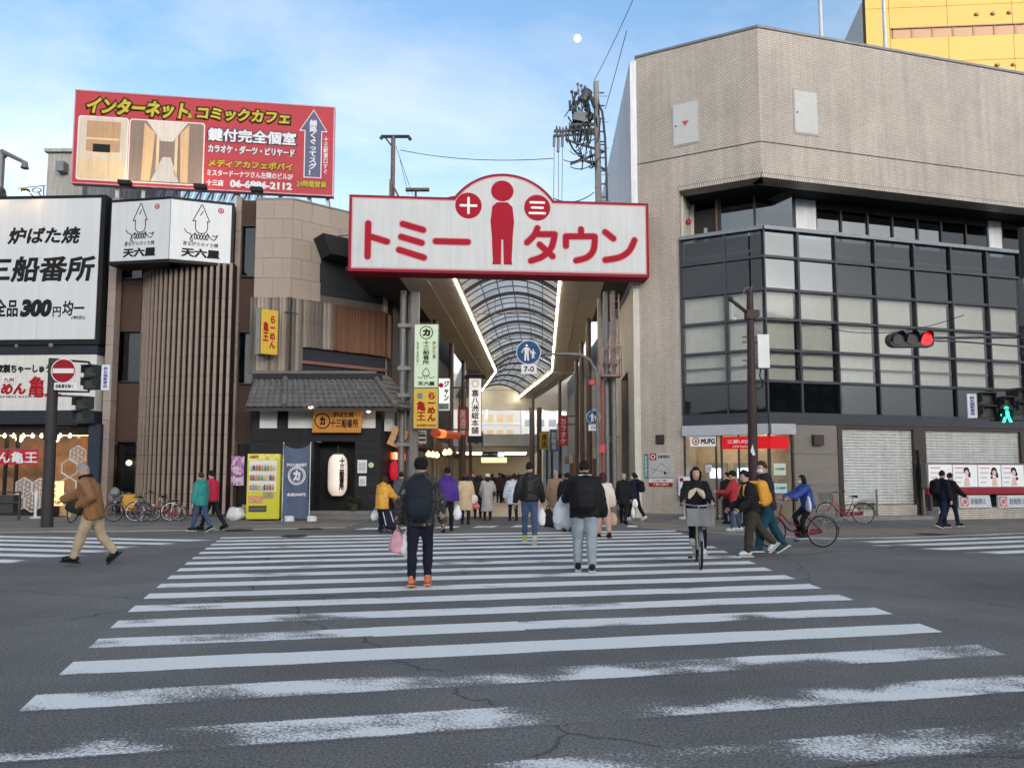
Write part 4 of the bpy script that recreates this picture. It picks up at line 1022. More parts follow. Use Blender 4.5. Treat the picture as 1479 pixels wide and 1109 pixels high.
# ------------------------------------------------------------------ shop rows inside the arcade
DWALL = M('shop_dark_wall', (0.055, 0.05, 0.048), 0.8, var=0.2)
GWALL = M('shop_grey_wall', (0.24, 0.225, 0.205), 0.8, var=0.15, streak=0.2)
LW = Frame((-5.0, 30.7), 90 - 2.38)      # left shop wall plane, local x into the arcade, -y faces the street
shops_l = thing('shop_row', 'dark row of small shops along the left side of the arcade', 'shops', (-5.0, 30.7, 0))
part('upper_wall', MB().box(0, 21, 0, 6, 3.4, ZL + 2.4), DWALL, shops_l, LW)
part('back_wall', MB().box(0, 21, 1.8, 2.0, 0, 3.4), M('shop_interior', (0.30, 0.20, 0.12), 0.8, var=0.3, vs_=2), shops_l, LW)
for k in range(6):
 x = 0.1 + k * 3.6
 part('pier', MB().box(x, x + 0.3, -0.06, 1.8, 0, 3.4), GWALL, shops_l, LW)
 aw = part('awning', MB().prism([(x + 0.35, 2.75), (x + 3.5, 2.75), (x + 3.5, 2.85), (x + 0.35, 2.85)], -1.0, -0.02), M('awning_dark', (0.06, 0.045, 0.04), 0.7), shops_l, LW)
 part('fascia_board', MB().box(x + 0.4, x + 3.45, -0.12, -0.01, 2.9, 3.6), M('fascia_%d' % (k % 3), [(0.16, 0.05, 0.03), (0.32, 0.28, 0.2), (0.05, 0.06, 0.05)][k % 3], 0.6), shops_l, LW)
 part('shop_light', MB().box(x + 0.7, x + 3.2, 0.5, 0.62, 2.6, 2.68), emis('shop_light', (1.0, 0.74, 0.38), 3.0), shops_l, LW)
 part('counter', MB().box(x + 0.5, x + 3.3, 0.4, 0.9, 0, 0.95), M('counter_wood', (0.2, 0.11, 0.06), 0.6), shops_l, LW)
 for q in range(3):
  part('goods_shelf', MB().box(x + 0.5, x + 3.3, 1.4, 1.75, 0.9 + 0.5 * q, 0.95 + 0.5 * q), M('shelf_wood', (0.35, 0.22, 0.12), 0.6), shops_l, LW)
RWp = SIDE.world(16.2, 0, 0)
RW = Frame((RWp.x - 0.1, RWp.y), 90 - 2.38 + 3)
shops_r = thing('shop_row', 'row of grey shopfronts on the right side of the arcade beyond the bank', 'shops', (RWp.x, RWp.y, 0))
part('upper_wall', MB().box(0, 26, -0.1, -6, 3.2, ZL + 1.5), GWALL, shops_r, RW)
part('back_wall', MB().box(0, 26, -1.6, -1.8, 0, 3.2), MATS['shop_interior'], shops_r, RW)
for k in range(6):
 x = 0.1 + k * 4.2
 part('pier', MB().box(x, x + 0.4, -1.5, 0.06, 0, 3.2), BROWN, shops_r, RW)
 part('fascia_board', MB().box(x + 0.5, x + 4.1, 0.02, 0.14, 2.6, 3.3), M('fascia_r%d' % (k % 2), [(0.30, 0.27, 0.22), (0.20, 0.05, 0.04)][k % 2], 0.6), shops_r, RW)
 part('shop_light', MB().box(x + 0.8, x + 3.8, -0.6, -0.5, 2.5, 2.58), MATS['shop_light'], shops_r, RW)
# station bridge at the far end of the arcade
SBY = 73.0
def yr(px0, px1, py0, py1, Y):
 a = AT(px0, (py0 + py1) / 2, Y); b = AT(px1, (py0 + py1) / 2, Y)
 return a.x, b.x, AT((px0 + px1) / 2, py1, Y).z, AT((px0 + px1) / 2, py0, Y).z
stn = thing('station_passage', 'beige covered passage crossing the far end of the arcade', 'building', (0, SBY, 0))
x0, x1, z0, z1 = yr(640, 776, 627, 644, SBY)
part('parapet', MB().box(x0, x1, SBY, SBY + 0.4, z0, z1), BEIGE, stn, WORLD)
x0, x1, z0b, z1b = yr(640, 776, 644, 652, SBY)
part('fascia', MB().box(x0, x1, SBY + 0.4, SBY + 1.0, z0b, z1b), BEIGE2, stn, WORLD)
part('ceiling', MB().box(x0, x1, SBY + 0.5, SBY + 12, z0b, z0b + 0.2), BEIGE, stn, WORLD)
part('back_wall', MB().box(x0 - 2, x1 + 4, SBY + 12, SBY + 12.3, 0, z0b + 0.5), M('passage_wall', (0.55, 0.47, 0.34), 0.7), stn, WORLD)
part('side_wall', MB().box(x0 - 0.4, x0, SBY, SBY + 12, 0, z1b), BEIGE, stn, WORLD)
for k in range(3):
 part('ceiling_lamp', MB().box(x0 + 1.2, x1 - 1.0, SBY + 2 + 3 * k, SBY + 2.25 + 3 * k, z0b - 0.08, z0b - 0.02), emis('passage_light', (1.0, 0.85, 0.6), 2.0), stn, WORLD)
for px in (768, 779):
 p = AT(px, 640, 66); part('passage_post', MB().tube([(p.x, 66, 0), (p.x, 66, ZL - 1.0)], 0.22, 10), BROWN, stn, WORLD)
for px in (790, 797):
 p = AT(px, 640, 68); part('passage_post', MB().tube([(p.x, 68, 0), (p.x, 68, 5.5)], 0.1, 8), STEEL, stn, WORLD)
x0, x1, z0, z1 = yr(696, 729, 652.5, 660, 70)
t = thing('direction_sign', 'black overhead direction sign with a bright screen at the far end of the arcade', 'sign', ((x0 + x1) / 2, 70, z0))
part('sign_panel', MB().box(x0, x1, 70, 70.2, z0, z1), SOFF, t, WORLD)
part('screen', MB().box(x1 - 0.62, x1 - 0.08, 69.98, 70, z0 + 0.06, z1 - 0.06), emis('sign_screen', (0.7, 0.75, 1.0), 1.6), t, WORLD)
text_fit(t, WORLD, '阪急十三駅', x0 + 0.15, x1 - 0.75, z0 + 0.14, z1 - 0.14, 69.995, INKW, 0.03)
x0, x1, z0, z1 = yr(695, 732, 660.5, 668, 71)
tag(part('lit_fascia', MB().prism([(x0, z0), (x1, z0), (x1, z1), (x0, z1)], 71, 71.3), emis('lit_fascia', (1.0, 0.80, 0.42), 0.35), None, WORLD), 'glowing cream lightbox under the black direction sign far down the arcade', 'sign')
# pale buildings seen through the gap beyond the roof
def far_block(px0, px1, py0, Y, col, label, nf, nc, warm=False):
 a = AT(px0, 640, Y); b = AT(px1, 640, Y); zt = AT(px0, py0, Y).z
 t = thing('far_building', label, 'building', ((a.x + b.x) / 2, Y, 0))
 part('wall', MB().box(a.x, b.x, Y, Y + 8, 0, zt), M('far_%d' % px0, col, 0.8, var=0.08, vs_=0.3), t, WORLD)
 for f in range(nf):
  z = 2.5 + (zt - 3.0) * f / nf
  for c in range(nc):
   x = a.x + 0.5 + (b.x - a.x - 1) * c / nc
   piece('window', M('far_window_%d' % int(warm), (0.62, 0.42, 0.2) if warm else (0.22, 0.27, 0.3), 0.3), t, WORLD, x, x + (b.x - a.x) / nc * 0.55, Y - 0.06, Y, z, z + (zt - 3) / nf * 0.5)
  piece('floor_band', WHITEP, t, WORLD, a.x, b.x, Y - 0.12, Y - 0.005, z - 0.3, z - 0.12)
far_block(655, 752, 560, 98, (0.62, 0.60, 0.55), 'pale apartment block far beyond the arcade, left of the brown posts', 5, 6, True)
far_block(753, 832, 570, 104, (0.66, 0.66, 0.65), 'white building far beyond the arcade, right of the brown posts', 5, 4)
x0, x1, z0, z1 = yr(786, 824, 632, 672, 76)
t = thing('corrugated_shed', 'grey corrugated wall at the far end of the arcade on the right', 'shed', ((x0 + x1) / 2, 76, 0))
part('wall', MB().box(x0, x1, 76, 79, 0, z1), M('shed_grey', (0.36, 0.40, 0.43), 0.6, streak=0.15), t, WORLD)
for k in range(9):
 xk = x0 + (x1 - x0) * k / 9
 piece('cladding_sheet', MATS['shed_grey'], t, WORLD, xk + 0.01, xk + (x1 - x0) / 9 - 0.02, 75.94, 75.99, 0.8, z1 - 0.25)
part('eave', MB().box(x0 - 0.2, x1 + 0.2, 75.7, 79, z1, z1 + 0.25), WHITEP, t, WORLD)
# ================================================================== left corner: white-board building
LA = Frame((-16.2, 28.4), -2.5)
BLK = M('black_frame', (0.012, 0.012, 0.013), 0.5)
NAVY = M('navy_black', (0.022, 0.026, 0.035), 0.55, var=0.1)
TANST = M('tan_tile', (0.27, 0.21, 0.175), 0.6, var=0.1, obj=0.06)
BRNP = M('brown_panel', (0.062, 0.036, 0.028), 0.6, var=0.08, obj=0.06)
izk = thing('tavern_building', 'tan and brown corner building with a white billboard front at the left edge', 'building', (-16.2, 28.4, 0))
xL0 = LA.hit(-420, 400)[0]; xR0 = LA.hit(155, 400)[0]
part('core', MB().box(xL0, xR0 + 0.1, 0.35, 9, LA.hit(80, 613)[1] - 0.05, 12.4), M('tavern_core', (0.2, 0.17, 0.15), 0.8), izk, LA)
part('core', MB().box(xL0, xR0 + 0.1, 2.55, 9, 0, LA.hit(80, 613)[1] - 0.06).box(LA.hit(125, 640)[0], xR0 + 0.1, 0.35, 2.54, 0, LA.hit(80, 613)[1] - 0.07), MATS['tavern_core'], izk, LA)
zt = LA.hit(80, 290)[1]
bb = thing('tavern_billboard', 'huge white billboard with black brush lettering at the left edge', 'sign', LA.world(-2, 0, 6.5))
r0 = LA.rect(-260, 148.5, 294, 493.5)
part('billboard_frame', MB().box(r0[0] - 0.15, r0[1] + 0.17, -0.30, 0.3, r0[2] - 0.2, r0[3] + 0.14), BLK, bb, LA)
WBB = M('billboard_white', (0.52, 0.53, 0.535), 0.4, var=0.04, vs_=0.6, streak=0.05)
nz_ = 5
for i in range(nz_):       # five vertical sheets
 a = r0[0] + (r0[1] - r0[0]) * i / nz_; b = r0[0] + (r0[1] - r0[0]) * (i + 1) / nz_
 piece('billboard_sheet', WBB, bb, LA, a + 0.004, b - 0.004, -0.33, -0.302, r0[2], r0[3])
def la_text(body, px0, px1, py0, py1, par, mat=INK, bold=0.03, out=0.333, **k):
 r = LA.rect(px0, px1, py0, py1, out)
 return text_fit(par, LA, body, r[0], r[1], r[2], r[3], -out, mat, bold, **k)
la_text('炉ばた焼', 11, 116, 328, 353, bb, bold=0.035, shear=0.15)
la_text('十三船番所', -60, 138, 370, 408, bb, bold=0.033, shear=0.12)
la_text('全品', -9, 26, 432, 458, bb, bold=0.03)
la_text('300', 29, 75, 432, 458, bb, bold=0.07, shear=0.15)
la_text('円', 76, 88, 443, 458, bb, bold=0.03)
la_text('均一', 90, 122, 434, 456, bb, bold=0.03, shear=0.1)
la_text('(税別)', 103, 123, 456, 462, bb, bold=0.02)
for px in (3, 57):      # small lamps on top of the board
 x, z = LA.hit(px, 290)
 part('board_lamp', MB().tube([(x, -0.3, z + 0.02), (x, -0.75, z + 0.12)], 0.02, 6).box(x - 0.12, x + 0.12, -0.88, -0.72, z + 0.03, z + 0.14), BLK, bb, LA)
 part('lamp_glow', MB().box(x - 0.1, x + 0.1, -0.86, -0.74, z + 0.005, z + 0.028), emis('board_lamp_glow', (1.0, 0.62, 0.25), 14.0), bb, LA)
part('spotlight', MB().ball((LA.hit(37, 503)[0], -0.5, LA.hit(37, 503)[1]), 0.07, 8).ball((LA.hit(86, 502)[0], -0.5, LA.hit(86, 502)[1]), 0.09, 8), GALV, bb, LA)
zr1 = LA.hit(80, 513)[1]; zr0 = LA.hit(80, 594)[1]
part('fascia_navy', MB().box(xL0, xR0 - 0.12, -0.2, 0.34, zr1, r0[2] - 0.21), NAVY, izk, LA)
rm = thing('ramen_sign', 'off-white shop sign with black and red lettering behind the no-entry sign', 'sign', LA.world(-2, 0, 4))
x1_ = LA.hit(142, 550)[0]
part('sign_panel', MB().box(xL0, x1_, -0.16, 0.3, zr0, zr1 - 0.01), M('ramen_white', (0.56, 0.54, 0.50), 0.5, var=0.05, streak=0.08), rm, LA)
la_text('自家製ちゃーしゅう', -14, 74, 526, 539, rm, bold=0.06, out=0.163)
la_text('らーめん', -34, 38, 553, 570, rm, INKR, bold=0.06, out=0.163, shear=0.1)
la_text('亀王', 41, 90, 543, 574, rm, INKR, bold=0.028, out=0.163, shear=0.1)
la_text('RAMEN KIOH', -8, 50, 571.5, 574.5, rm, INK, bold=0.02, out=0.163)
rt = LA.rect(3, 22, 543, 554, 0.2)
part('name_tag', MB().box(rt[0], rt[1], -0.2, -0.161, rt[2], rt[3]), WHS, rm, LA)
la_text('九州', 5, 20, 545, 552.5, rm, INKR, bold=0.03, out=0.203)
# awning, shop window, red curtain
za0 = LA.hit(80, 613)[1]
part('awning', MB().prism([(xL0, za0), (x1_ + 0.15, za0), (x1_ + 0.15, zr0 - 0.01), (xL0, zr0 - 0.01)], -0.55, 0.3), NAVY, izk, LA)
part('corner_post', MB().box(LA.hit(131, 680)[0], LA.hit(148, 680)[0], -0.25, 0.3, 0, za0 - 0.003), M('navy_post', (0.03, 0.038, 0.055), 0.5), izk, LA)
part('lintel', MB().box(xL0, LA.hit(131, 640)[0] - 0.01, -0.1, 0.25, LA.hit(60, 628)[1], za0 - 0.004), BLK, izk, LA)
zi0 = LA.hit(60, 738)[1]
part('shop_back', MB().box(xL0, x1_, 2.4, 2.5, 0, za0), M('ramen_interior', (0.36, 0.2, 0.11), 0.7, var=0.5, vs_=1.5), izk, LA)
part('shop_floor', MB().box(xL0, x1_, 0.3, 2.4, 0.0, 0.05), M('ramen_floor', (0.16, 0.13, 0.1), 0.5), izk, LA)
part('shop_ceiling', MB().box(xL0, x1_, 0.3, 2.4, za0 - 0.3, za0 - 0.1), M('ramen_ceiling', (0.2, 0.14, 0.1), 0.7), izk, LA)
for i in range(5):
 x = x1_ - 0.9 - i * 1.5
 part('interior_lamp', MB().ball((x, 1.2, za0 - 0.5), 0.13, 10), emis('bulb_warm', (1.0, 0.72, 0.36), 6.0), izk, LA)
for x in (-5.2, -2.6): part('ceiling_panel', MB().box(x1_ + x, x1_ + x + 1.9, 0.9, 1.3, za0 - 0.36, za0 - 0.305), emis('ramen_light', (1.0, 0.7, 0.4), 1.1), izk, LA)
sills = M('shop_frame', (0.02, 0.02, 0.022), 0.4)
wp = [LA.hit(p, 680)[0] for p in (-150, -70, 6, 22, 66, 116)]
for a, b in zip(wp[:-1], wp[1:]):
 piece('shop_pane', GLASS, izk, LA, a + 0.03, b - 0.03, 0.06, 0.07, zi0 + 0.1, LA.hit(60, 629)[1])
 part('window_post', MB().box(a - 0.04, a + 0.04, 0.0, 0.12, zi0, LA.hit(60, 628)[1]), sills, izk, LA)
part('window_sill', MB().box(xL0, LA.hit(131, 640)[0], -0.02, 0.2, 0, zi0 + 0.1), sills, izk, LA)
# hexagon lattice screen in the window
hexm = M('hex_lattice', (0.46, 0.47, 0.47), 0.5)
def hexa(px, py, r, star=True):
 x, z = LA.hit(px, py); mb = MB()
 P = [(x + r * math.sin(math.pi / 3 * k), -0.02, z + r * math.cos(math.pi / 3 * k)) for k in range(6)]
 for k in range(6): mb.tube([P[k], P[(k + 1) % 6]], 0.028, 5)
 if star:
  for k in range(3): mb.tube([P[k], P[k + 3]], 0.016, 5)
  Q = [((P[k][0] + P[(k + 1) % 6][0]) / 2, -0.025, (P[k][2] + P[(k + 1) % 6][2]) / 2) for k in range(6)]
  for k in range(6): mb.tube([Q[k], Q[(k + 2) % 6]], 0.013, 5)
 part('hexagon_lattice', mb, hexm, izk, LA)
for (px, py, s_) in ((35, 703, True), (47, 726, True), (24, 726, False), (58, 704, True), (99, 702, False), (110, 722, True), (88, 724, False), (101, 676, False), (113, 657, True)):
 hexa(px, py, 0.35, s_)
# string of bulbs above the window
for i, px in enumerate((0, 12, 25, 39, 52, 65, 92, 106)):
 x, z = LA.hit(px, 630)
 tag(part('light_bulb', MB().lathe([(0.015, 0.10), (0.03, 0.07), (0.055, 0.02), (0.05, -0.03), (0.02, -0.06)], 10, Matrix.Translation((x, -0.2, z))), emis('bulb_cream', (1.0, 0.74, 0.36), 4.0), izk, LA, True))
nr = LA.rect(-120, 58, 649, 671, 0.12)
nt_ = thing('shop_curtain', 'short red cloth curtain with white lettering above the ramen shop door', 'curtain', LA.world((nr[0] + nr[1]) / 2, -0.12, nr[2]))
mb = MB(); NN = 60
for i in range(NN):
 xa = nr[0] + (nr[1] - nr[0]) * i / NN; xb_ = nr[0] + (nr[1] - nr[0]) * (i + 1) / NN
 f = lambda x: -0.12 + 0.02 * math.sin(x * 9) + 0.01 * math.sin(x * 23)
 if i % 15 == 14: continue
 mb.quad((xa, f(xa) - 0.02, nr[2]), (xb_, f(xb_) - 0.02, nr[2]), (xb_, f(xb_) * 0.4 - 0.05, nr[3]), (xa, f(xa) * 0.4 - 0.05, nr[3]))
part('cloth', mb, M('curtain_red', (0.42, 0.012, 0.03), 0.8, var=0.1), nt_, LA, True)
part('curtain_rod', MB().tube([(nr[0], -0.1, nr[3] + 0.02), (nr[1] + 0.3, -0.1, nr[3] + 0.02)], 0.02, 6), GALV, nt_, LA)
la_text('らーめん亀王', -60, 54, 652, 669, nt_, INKW, bold=0.03, out=0.17)
# sandwich board menu and boxes before the shop
st = thing('menu_stand', 'tall wooden menu stand with a lantern box beside the dark signal pole', 'stand', LA.world(LA.hit(83, 745)[0], -0.8, 0))
mx0, mx1, mz0, mz1 = LA.rect(76, 88, 695, 730, 0.8)
part('lantern_box', MB().box(mx0, mx1, -0.95, -0.65, mz0, mz1), emis('stand_glow', (0.9, 0.55, 0.2), 0.6, (0.7, 0.45, 0.2)), st, LA)
part('foot', MB().box(mx0 + 0.1, mx1 - 0.1, -0.9, -0.7, 0, mz0).box(mx0 - 0.1, mx1 + 0.1, -1.0, -0.6, 0, 0.05), sills, st, LA)
text_fit(st, LA, vtext('ラーメン'), mx0 + 0.06, mx1 - 0.06, mz0 + 0.1, mz1 - 0.1, -0.953, INKR, 0.04)
for i, (px, w) in enumerate(((83, 0.42), (99, 0.5))):
 for k in range(2 + i):
  x = LA.hit(px, 745)[0]
  tag(part('wood_crate', MB().box(x, x + w, -0.62, -0.25, k * 0.17, k * 0.17 + 0.03).box(x, x + w, -0.62, -0.59, k * 0.17 + 0.03, k * 0.17 + 0.155).box(x, x + w, -0.28, -0.25, k * 0.17 + 0.03, k * 0.17 + 0.155).box(x, x + 0.03, -0.59, -0.28, k * 0.17 + 0.03, k * 0.17 + 0.155).box(x + w - 0.03, x + w, -0.59, -0.28, k * 0.17 + 0.03, k * 0.17 + 0.155), [M('crate_orange', (0.55, 0.22, 0.06), 0.6), M('crate_wood', (0.45, 0.34, 0.18), 0.7)][i], None, LA), ['orange crate by the signal pole, %s of its stack' % ('bottom', 'top')[k % 2], 'pale wooden crate behind the old man, %s of its stack' % ('bottom', 'middle', 'top')[k]][i], 'crate')
for px, lab in ((50.5, 'white roadside post beside the hexagon screen, left of the signal pole'), (62, 'thin white post just left of the dark signal pole')):
 p = G(px, 749)
 tag(part('white_post', MB().lathe([(0.18, 0), (0.18, 0.05), (0.05, 0.08), (0.05, 0.95), (0.02, 1.0)], 12), WHS, None, Matrix.Translation((p.x, p.y, 0.016)), True), lab, 'post')
# tan pier and recessed strip between billboard and slatted corner
STR = Frame(LA.world(0, 0.45, 0).to_2d(), -2.5)
xa, xb_ = LA.hit(149, 600)[0], LA.hit(160, 600)[0]
for k in range(17):
 piece('pier_tile', TANST, izk, LA, xa, xb_, -0.05, 0.34, k * 0.73 + 0.006, k * 0.73 + 0.724)
def strip(fr, px0, px1, parent, cuts, out=0.0):
 for (py0, py1, kind) in cuts:
  r = fr.rect(px0, px1, py0, py1, out)
  if kind == 'b': piece('brown_panel', BRNP, parent, fr, r[0], r[1], 0.0, 0.1, r[2] + 0.02, r[3] - 0.02)
  else:
   piece('strip_pane', GLASSD, parent, fr, r[0], r[1], 0.05, 0.06, r[2] + 0.03, r[3] - 0.03)
  part('strip_rail', MB().box(r[0], r[1], -0.03, 0.12, r[2] - 0.03, r[2] + 0.018), WINF, parent, fr)
 r = fr.rect(px0, px1, 280, 750, out)
 part('strip_back', MB().box(r[0] - 0.3, r[1] + 0.3, 0.6, 0.7, 0, 12), INTER, parent, fr)
strip(STR, 160, 204, izk, ((375, 402, 'g'), (404, 478, 'b'), (480, 551, 'g'), (553, 637, 'b'), (641, 741, 'g')))
part('strip_lamp', MB().ball((STR.hit(178, 668)[0], 0.4, STR.hit(178, 668)[1]), 0.11, 10), MATS['bulb_warm'], izk, STR)
# slatted rounded corner
ECX, ECY, ERX, ERY = -10.55, 29.75, 4.25, 2.35
SLATM = M('slat_tile', (0.27, 0.205, 0.165), 0.55, var=0.08, obj=0.05)
fin = MB()
ZF = 9.5
kz = 0
z = 0.12
while z < ZF - 0.1:
 z2 = min(z + 0.73, ZF); fin.mat(0).box(-0.056, 0.056, -0.13, -0.075, z + 0.008, z2 - 0.008).mat(1).box(-0.052, 0.052, -0.075, 0.34, z + 0.002, z2 - 0.002); z = z2
finm = fin.mesh('slat', [SLATM, M('slat_side', (0.035, 0.025, 0.021), 0.8)])
# equal steps along the ellipse
ang_, acc, spots = 0.0, 0.0, []
prev = Vector((ECX, ECY - ERY))
nst = 2000
for i in range(nst + 1):
 a = (math.pi / 2) * i / nst
 p = Vector((ECX - ERX * math.sin(a), ECY - ERY * math.cos(a)))
 acc += (p - prev).length; prev = p
 if acc >= 0.245 or i == 0:
  acc = 0.0
  nx, ny = -math.sin(a) / ERX, -math.cos(a) / ERY
  spots.append((p, math.atan2(ny, nx)))
for p, an in spots:
 put(finm, 'slat', izk, Matrix.Translation((p.x, p.y, 0)) @ Matrix.Rotation(an + math.pi / 2, 4, 'Z'))
mb = MB()
pts = [(ECX - (ERX - 0.6) * math.sin(math.pi / 2 * k / 20), ECY - (ERY - 0.6) * math.cos(math.pi / 2 * k / 20)) for k in range(21)]
for a, b in zip(pts[:-1], pts[1:]): mb.quad((a[0], a[1], 0), (b[0], b[1], 0), (b[0], b[1], 9.9), (a[0], a[1], 9.9))
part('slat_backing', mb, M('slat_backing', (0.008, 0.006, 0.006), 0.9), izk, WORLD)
for z in (2.9, 6.0):
 part('slat_tie', MB().tube([(p[0] - 0.2, p[1] - 0.3, z) for p in pts], 0.03, 5), BRZ, izk, WORLD)
part('slat_plinth', MB().slab([(q[0] * 1.0, q[1] - 0.6) for q in pts] + [(ECX, ECY)], 0, 0.12), M('plinth_dark', (0.08, 0.075, 0.07), 0.7), izk, WORLD)
# squid shop sign, two faces
pc = AT(245.5, 330, 26.75); pl = AT(158, 330, 27.15); pr = AT(338, 330, 27.45)
SQ = []
sq = thing('squid_sign', 'white two-faced lightbox with squid drawings above the slatted corner', 'sign', (pc.x, pc.y, AT(245, 376, 26.75).z))
zq1, zq0 = AT(245, 285.5, 26.75).z, AT(245, 376, 26.75).z
for (A_, B_) in ((pl, pc), (pc, pr)):
 d = (B_ - A_).to_2d(); fr = Frame((A_.x, A_.y), math.degrees(math.atan2(d.y, d.x))); L = d.length
 part('sign_case', MB().box(0, L, 0.004, 0.9, zq0 - 0.05, zq1 + 0.05), BLK, sq, fr)
 part('sign_face', MB().box(0.08, L - (0.01 if A_ is pl else 0.1), -0.012, 0.0, zq0 + 0.06, zq1 - 0.06) if A_ is pl else MB().box(0.01, L - 0.1, -0.012, 0.0, zq0 + 0.06, zq1 - 0.06), WBB, sq, fr)
 c = L / 2 + (0.04 if A_ is pl else -0.03); y = -0.014; H_ = zq1 - zq0
 S = lambda pts, w=0.032: stroke('s', [(c + a, zq0 + H_ * b) for a, b in pts], w, INK, -0.018, -0.013)
 lines = [
  [(-0.02, 0.93), (-0.22, 0.74), (-0.30, 0.66), (-0.20, 0.67)], [(0.02, 0.93), (0.16, 0.78), (0.27, 0.67), (0.20, 0.67)],
  [(-0.20, 0.67), (-0.21, 0.56), (-0.14, 0.49), (0.0, 0.47), (0.14, 0.49), (0.21, 0.56), (0.20, 0.67)], [(-0.02, 0.93), (0.02, 0.93)],
  [(-0.2, 0.47), (-0.32, 0.42), (-0.38, 0.36), (-0.30, 0.33), (-0.36, 0.44), (-0.5, 0.47), (-0.58, 0.52)],
  [(0.2, 0.48), (0.34, 0.40), (0.46, 0.38), (0.56, 0.46), (0.48, 0.44), (0.38, 0.45)],
  [(0.04, 0.83), (-0.05, 0.76)],
 ] + [[(-0.2 + 0.1 * k, 0.46), (-0.24 + 0.1 * k, 0.40), (-0.20 + 0.1 * k, 0.37), (-0.16 + 0.1 * k, 0.41), (-0.17 + 0.1 * k, 0.45)] for k in range(5)]
 mb = MB()
 for ln in lines:
  s_ = S(ln); k = len(mb.v); mb.v += s_.v; mb.f += [tuple(k + q for q in ff) for ff in s_.f]; mb.m += s_.m
 part('squid_drawing', mb, INK, sq, fr)
 text_fit(sq, fr, '昔ながらのイカ焼', c - 0.62, c + 0.6, zq0 + H_ * 0.26, zq0 + H_ * 0.33, y, INK, 0.02, shear=0.1)
 text_fit(sq, fr, '天六屋', c - 0.68, c + 0.66, zq0 + H_ * 0.075, zq0 + H_ * 0.225, y, INK, 0.05)
 part('red_stamp', MB().torus(0.085, 0.02, 18, 5, Matrix.Translation((c + 0.66, -0.015, zq0 + H_ * 0.87))).ball((c + 0.66, -0.013, zq0 + H_ * 0.87), (0.04, 0.006, 0.04), 8), INKR, sq, fr)
# roof and penthouse behind the signs
part('roof', MB().box(xL0, 6.2, 0.6, 9, 12.0, 12.1), M('roof_grey', (0.25, 0.25, 0.25), 0.9), izk, LA)
ph = thing('roof_house', 'pale concrete stair house on the roof behind the red billboard', 'roof house', AT(105, 290, 33))
a = AT(66, 290, 33); b = AT(118, 290, 33); c2 = AT(148, 290, 33); z1 = AT(70, 221, 33).z; z0 = 12.0
part('wall', MB().box(a.x, b.x, 33, 36, z0, z1), M('concrete_pale', (0.38, 0.37, 0.34), 0.85, var=0.1, streak=0.2), ph, WORLD)
part('wall', MB().box(b.x, c2.x + 2.2, 33.4, 36, z0, z1 - 0.5), M('concrete_shade', (0.30, 0.31, 0.30), 0.85, streak=0.2), ph, WORLD)
part('roof_slab', MB().box(a.x - 0.1, b.x + 0.1, 32.85, 36.1, z1, z1 + 0.15), MATS['concrete_pale'], ph, WORLD)
h0 = AT(86, 247, 32.9); part('vent_hood', MB().box(h0.x, h0.x + 0.35, 32.6, 33, h0.z - 0.1, h0.z + 0.35), COPING, ph, WORLD)
# glass skylight roof behind (seen under the red billboard)
sk = thing('skylight', 'glass skylight with pale frames below the red billboard', 'skylight', AT(270, 280, 31))
a = AT(208, 290, 30.2); b = AT(372, 290, 30.2); zt_ = AT(250, 268, 31.5).z; zb_ = 12.05
n = 9
for k in range(n):
 xa = a.x + (b.x - a.x) * k / n; xb2 = a.x + (b.x - a.x) * (k + 1) / n
 part('skylight_pane', MB().quad((xa + 0.03, 30.2, zb_), (xb2 - 0.03, 30.2, zb_), (xb2 - 0.03, 31.6, zt_), (xa + 0.03, 31.6, zt_)), glass_mat('skylight_glass', (0.6, 0.68, 0.68), mixr=0.25), sk, WORLD)
 part('skylight_bar', MB().tube([(xa, 30.2, zb_), ((xa + xb2) / 2, 31.6, zt_)], 0.035, 6).tube([((xa + xb2) / 2, 31.6, zt_), (xb2, 30.2, zb_)], 0.035, 6), M('skylight_frame', (0.45, 0.48, 0.48), 0.5), sk, WORLD)
part('skylight_ridge', MB().tube([(a.x, 31.6, zt_), (b.x, 31.6, zt_)], 0.05, 6), MATS['skylight_frame'], sk, WORLD)
# ================================================================== stone corner building with the charcoal-grill tavern
KX, KY = -8.34, 27.5
S1 = Frame((-9.75, KY), 0.0); S2 = Frame((KX, KY), 39.0)
S1L = KX + 9.75; S2L = 3.97
STONE = M('beige_stone', (0.31, 0.243, 0.195), 0.6, var=0.07, vs_=1.5, bump=0.08, bs=40, obj=0.05, dirt=0.1)
JOINT = M('stone_joint', (0.12, 0.10, 0.085), 0.9)
corner = thing('stone_building', 'beige stone building with weathered plank cladding above the black tavern', 'building', (KX, KY, 0))
core = [tuple(S1.world(0, 0.06, 0))[:2], tuple(S2.world(0, 0.07, 0))[:2], tuple(S2.world(S2L, 0.06, 0))[:2], (-5.2, 31.0), (-9.75, 34)]
ZST0, ZST1 = 8.22, S1.hit(400, 287.5)[1]
part('core', MB().slab(core, 5.0, ZST1 - 0.02), JOINT, corner, WORLD)
part('coping', MB().slab([tuple(S1.world(-0.03, -0.03, 0))[:2], tuple(S2.world(0, -0.04, 0))[:2], tuple(S2.world(S2L, -0.03, 0))[:2], (-5.2, 31.0), (-9.75, 34)], ZST1 - 0.018, ZST1 + 0.04), COPING, corner, WORLD)
nr_ = 5; hh = (ZST1 - ZST0) / nr_
ow = S2.rect(463, 548, 383, 432)
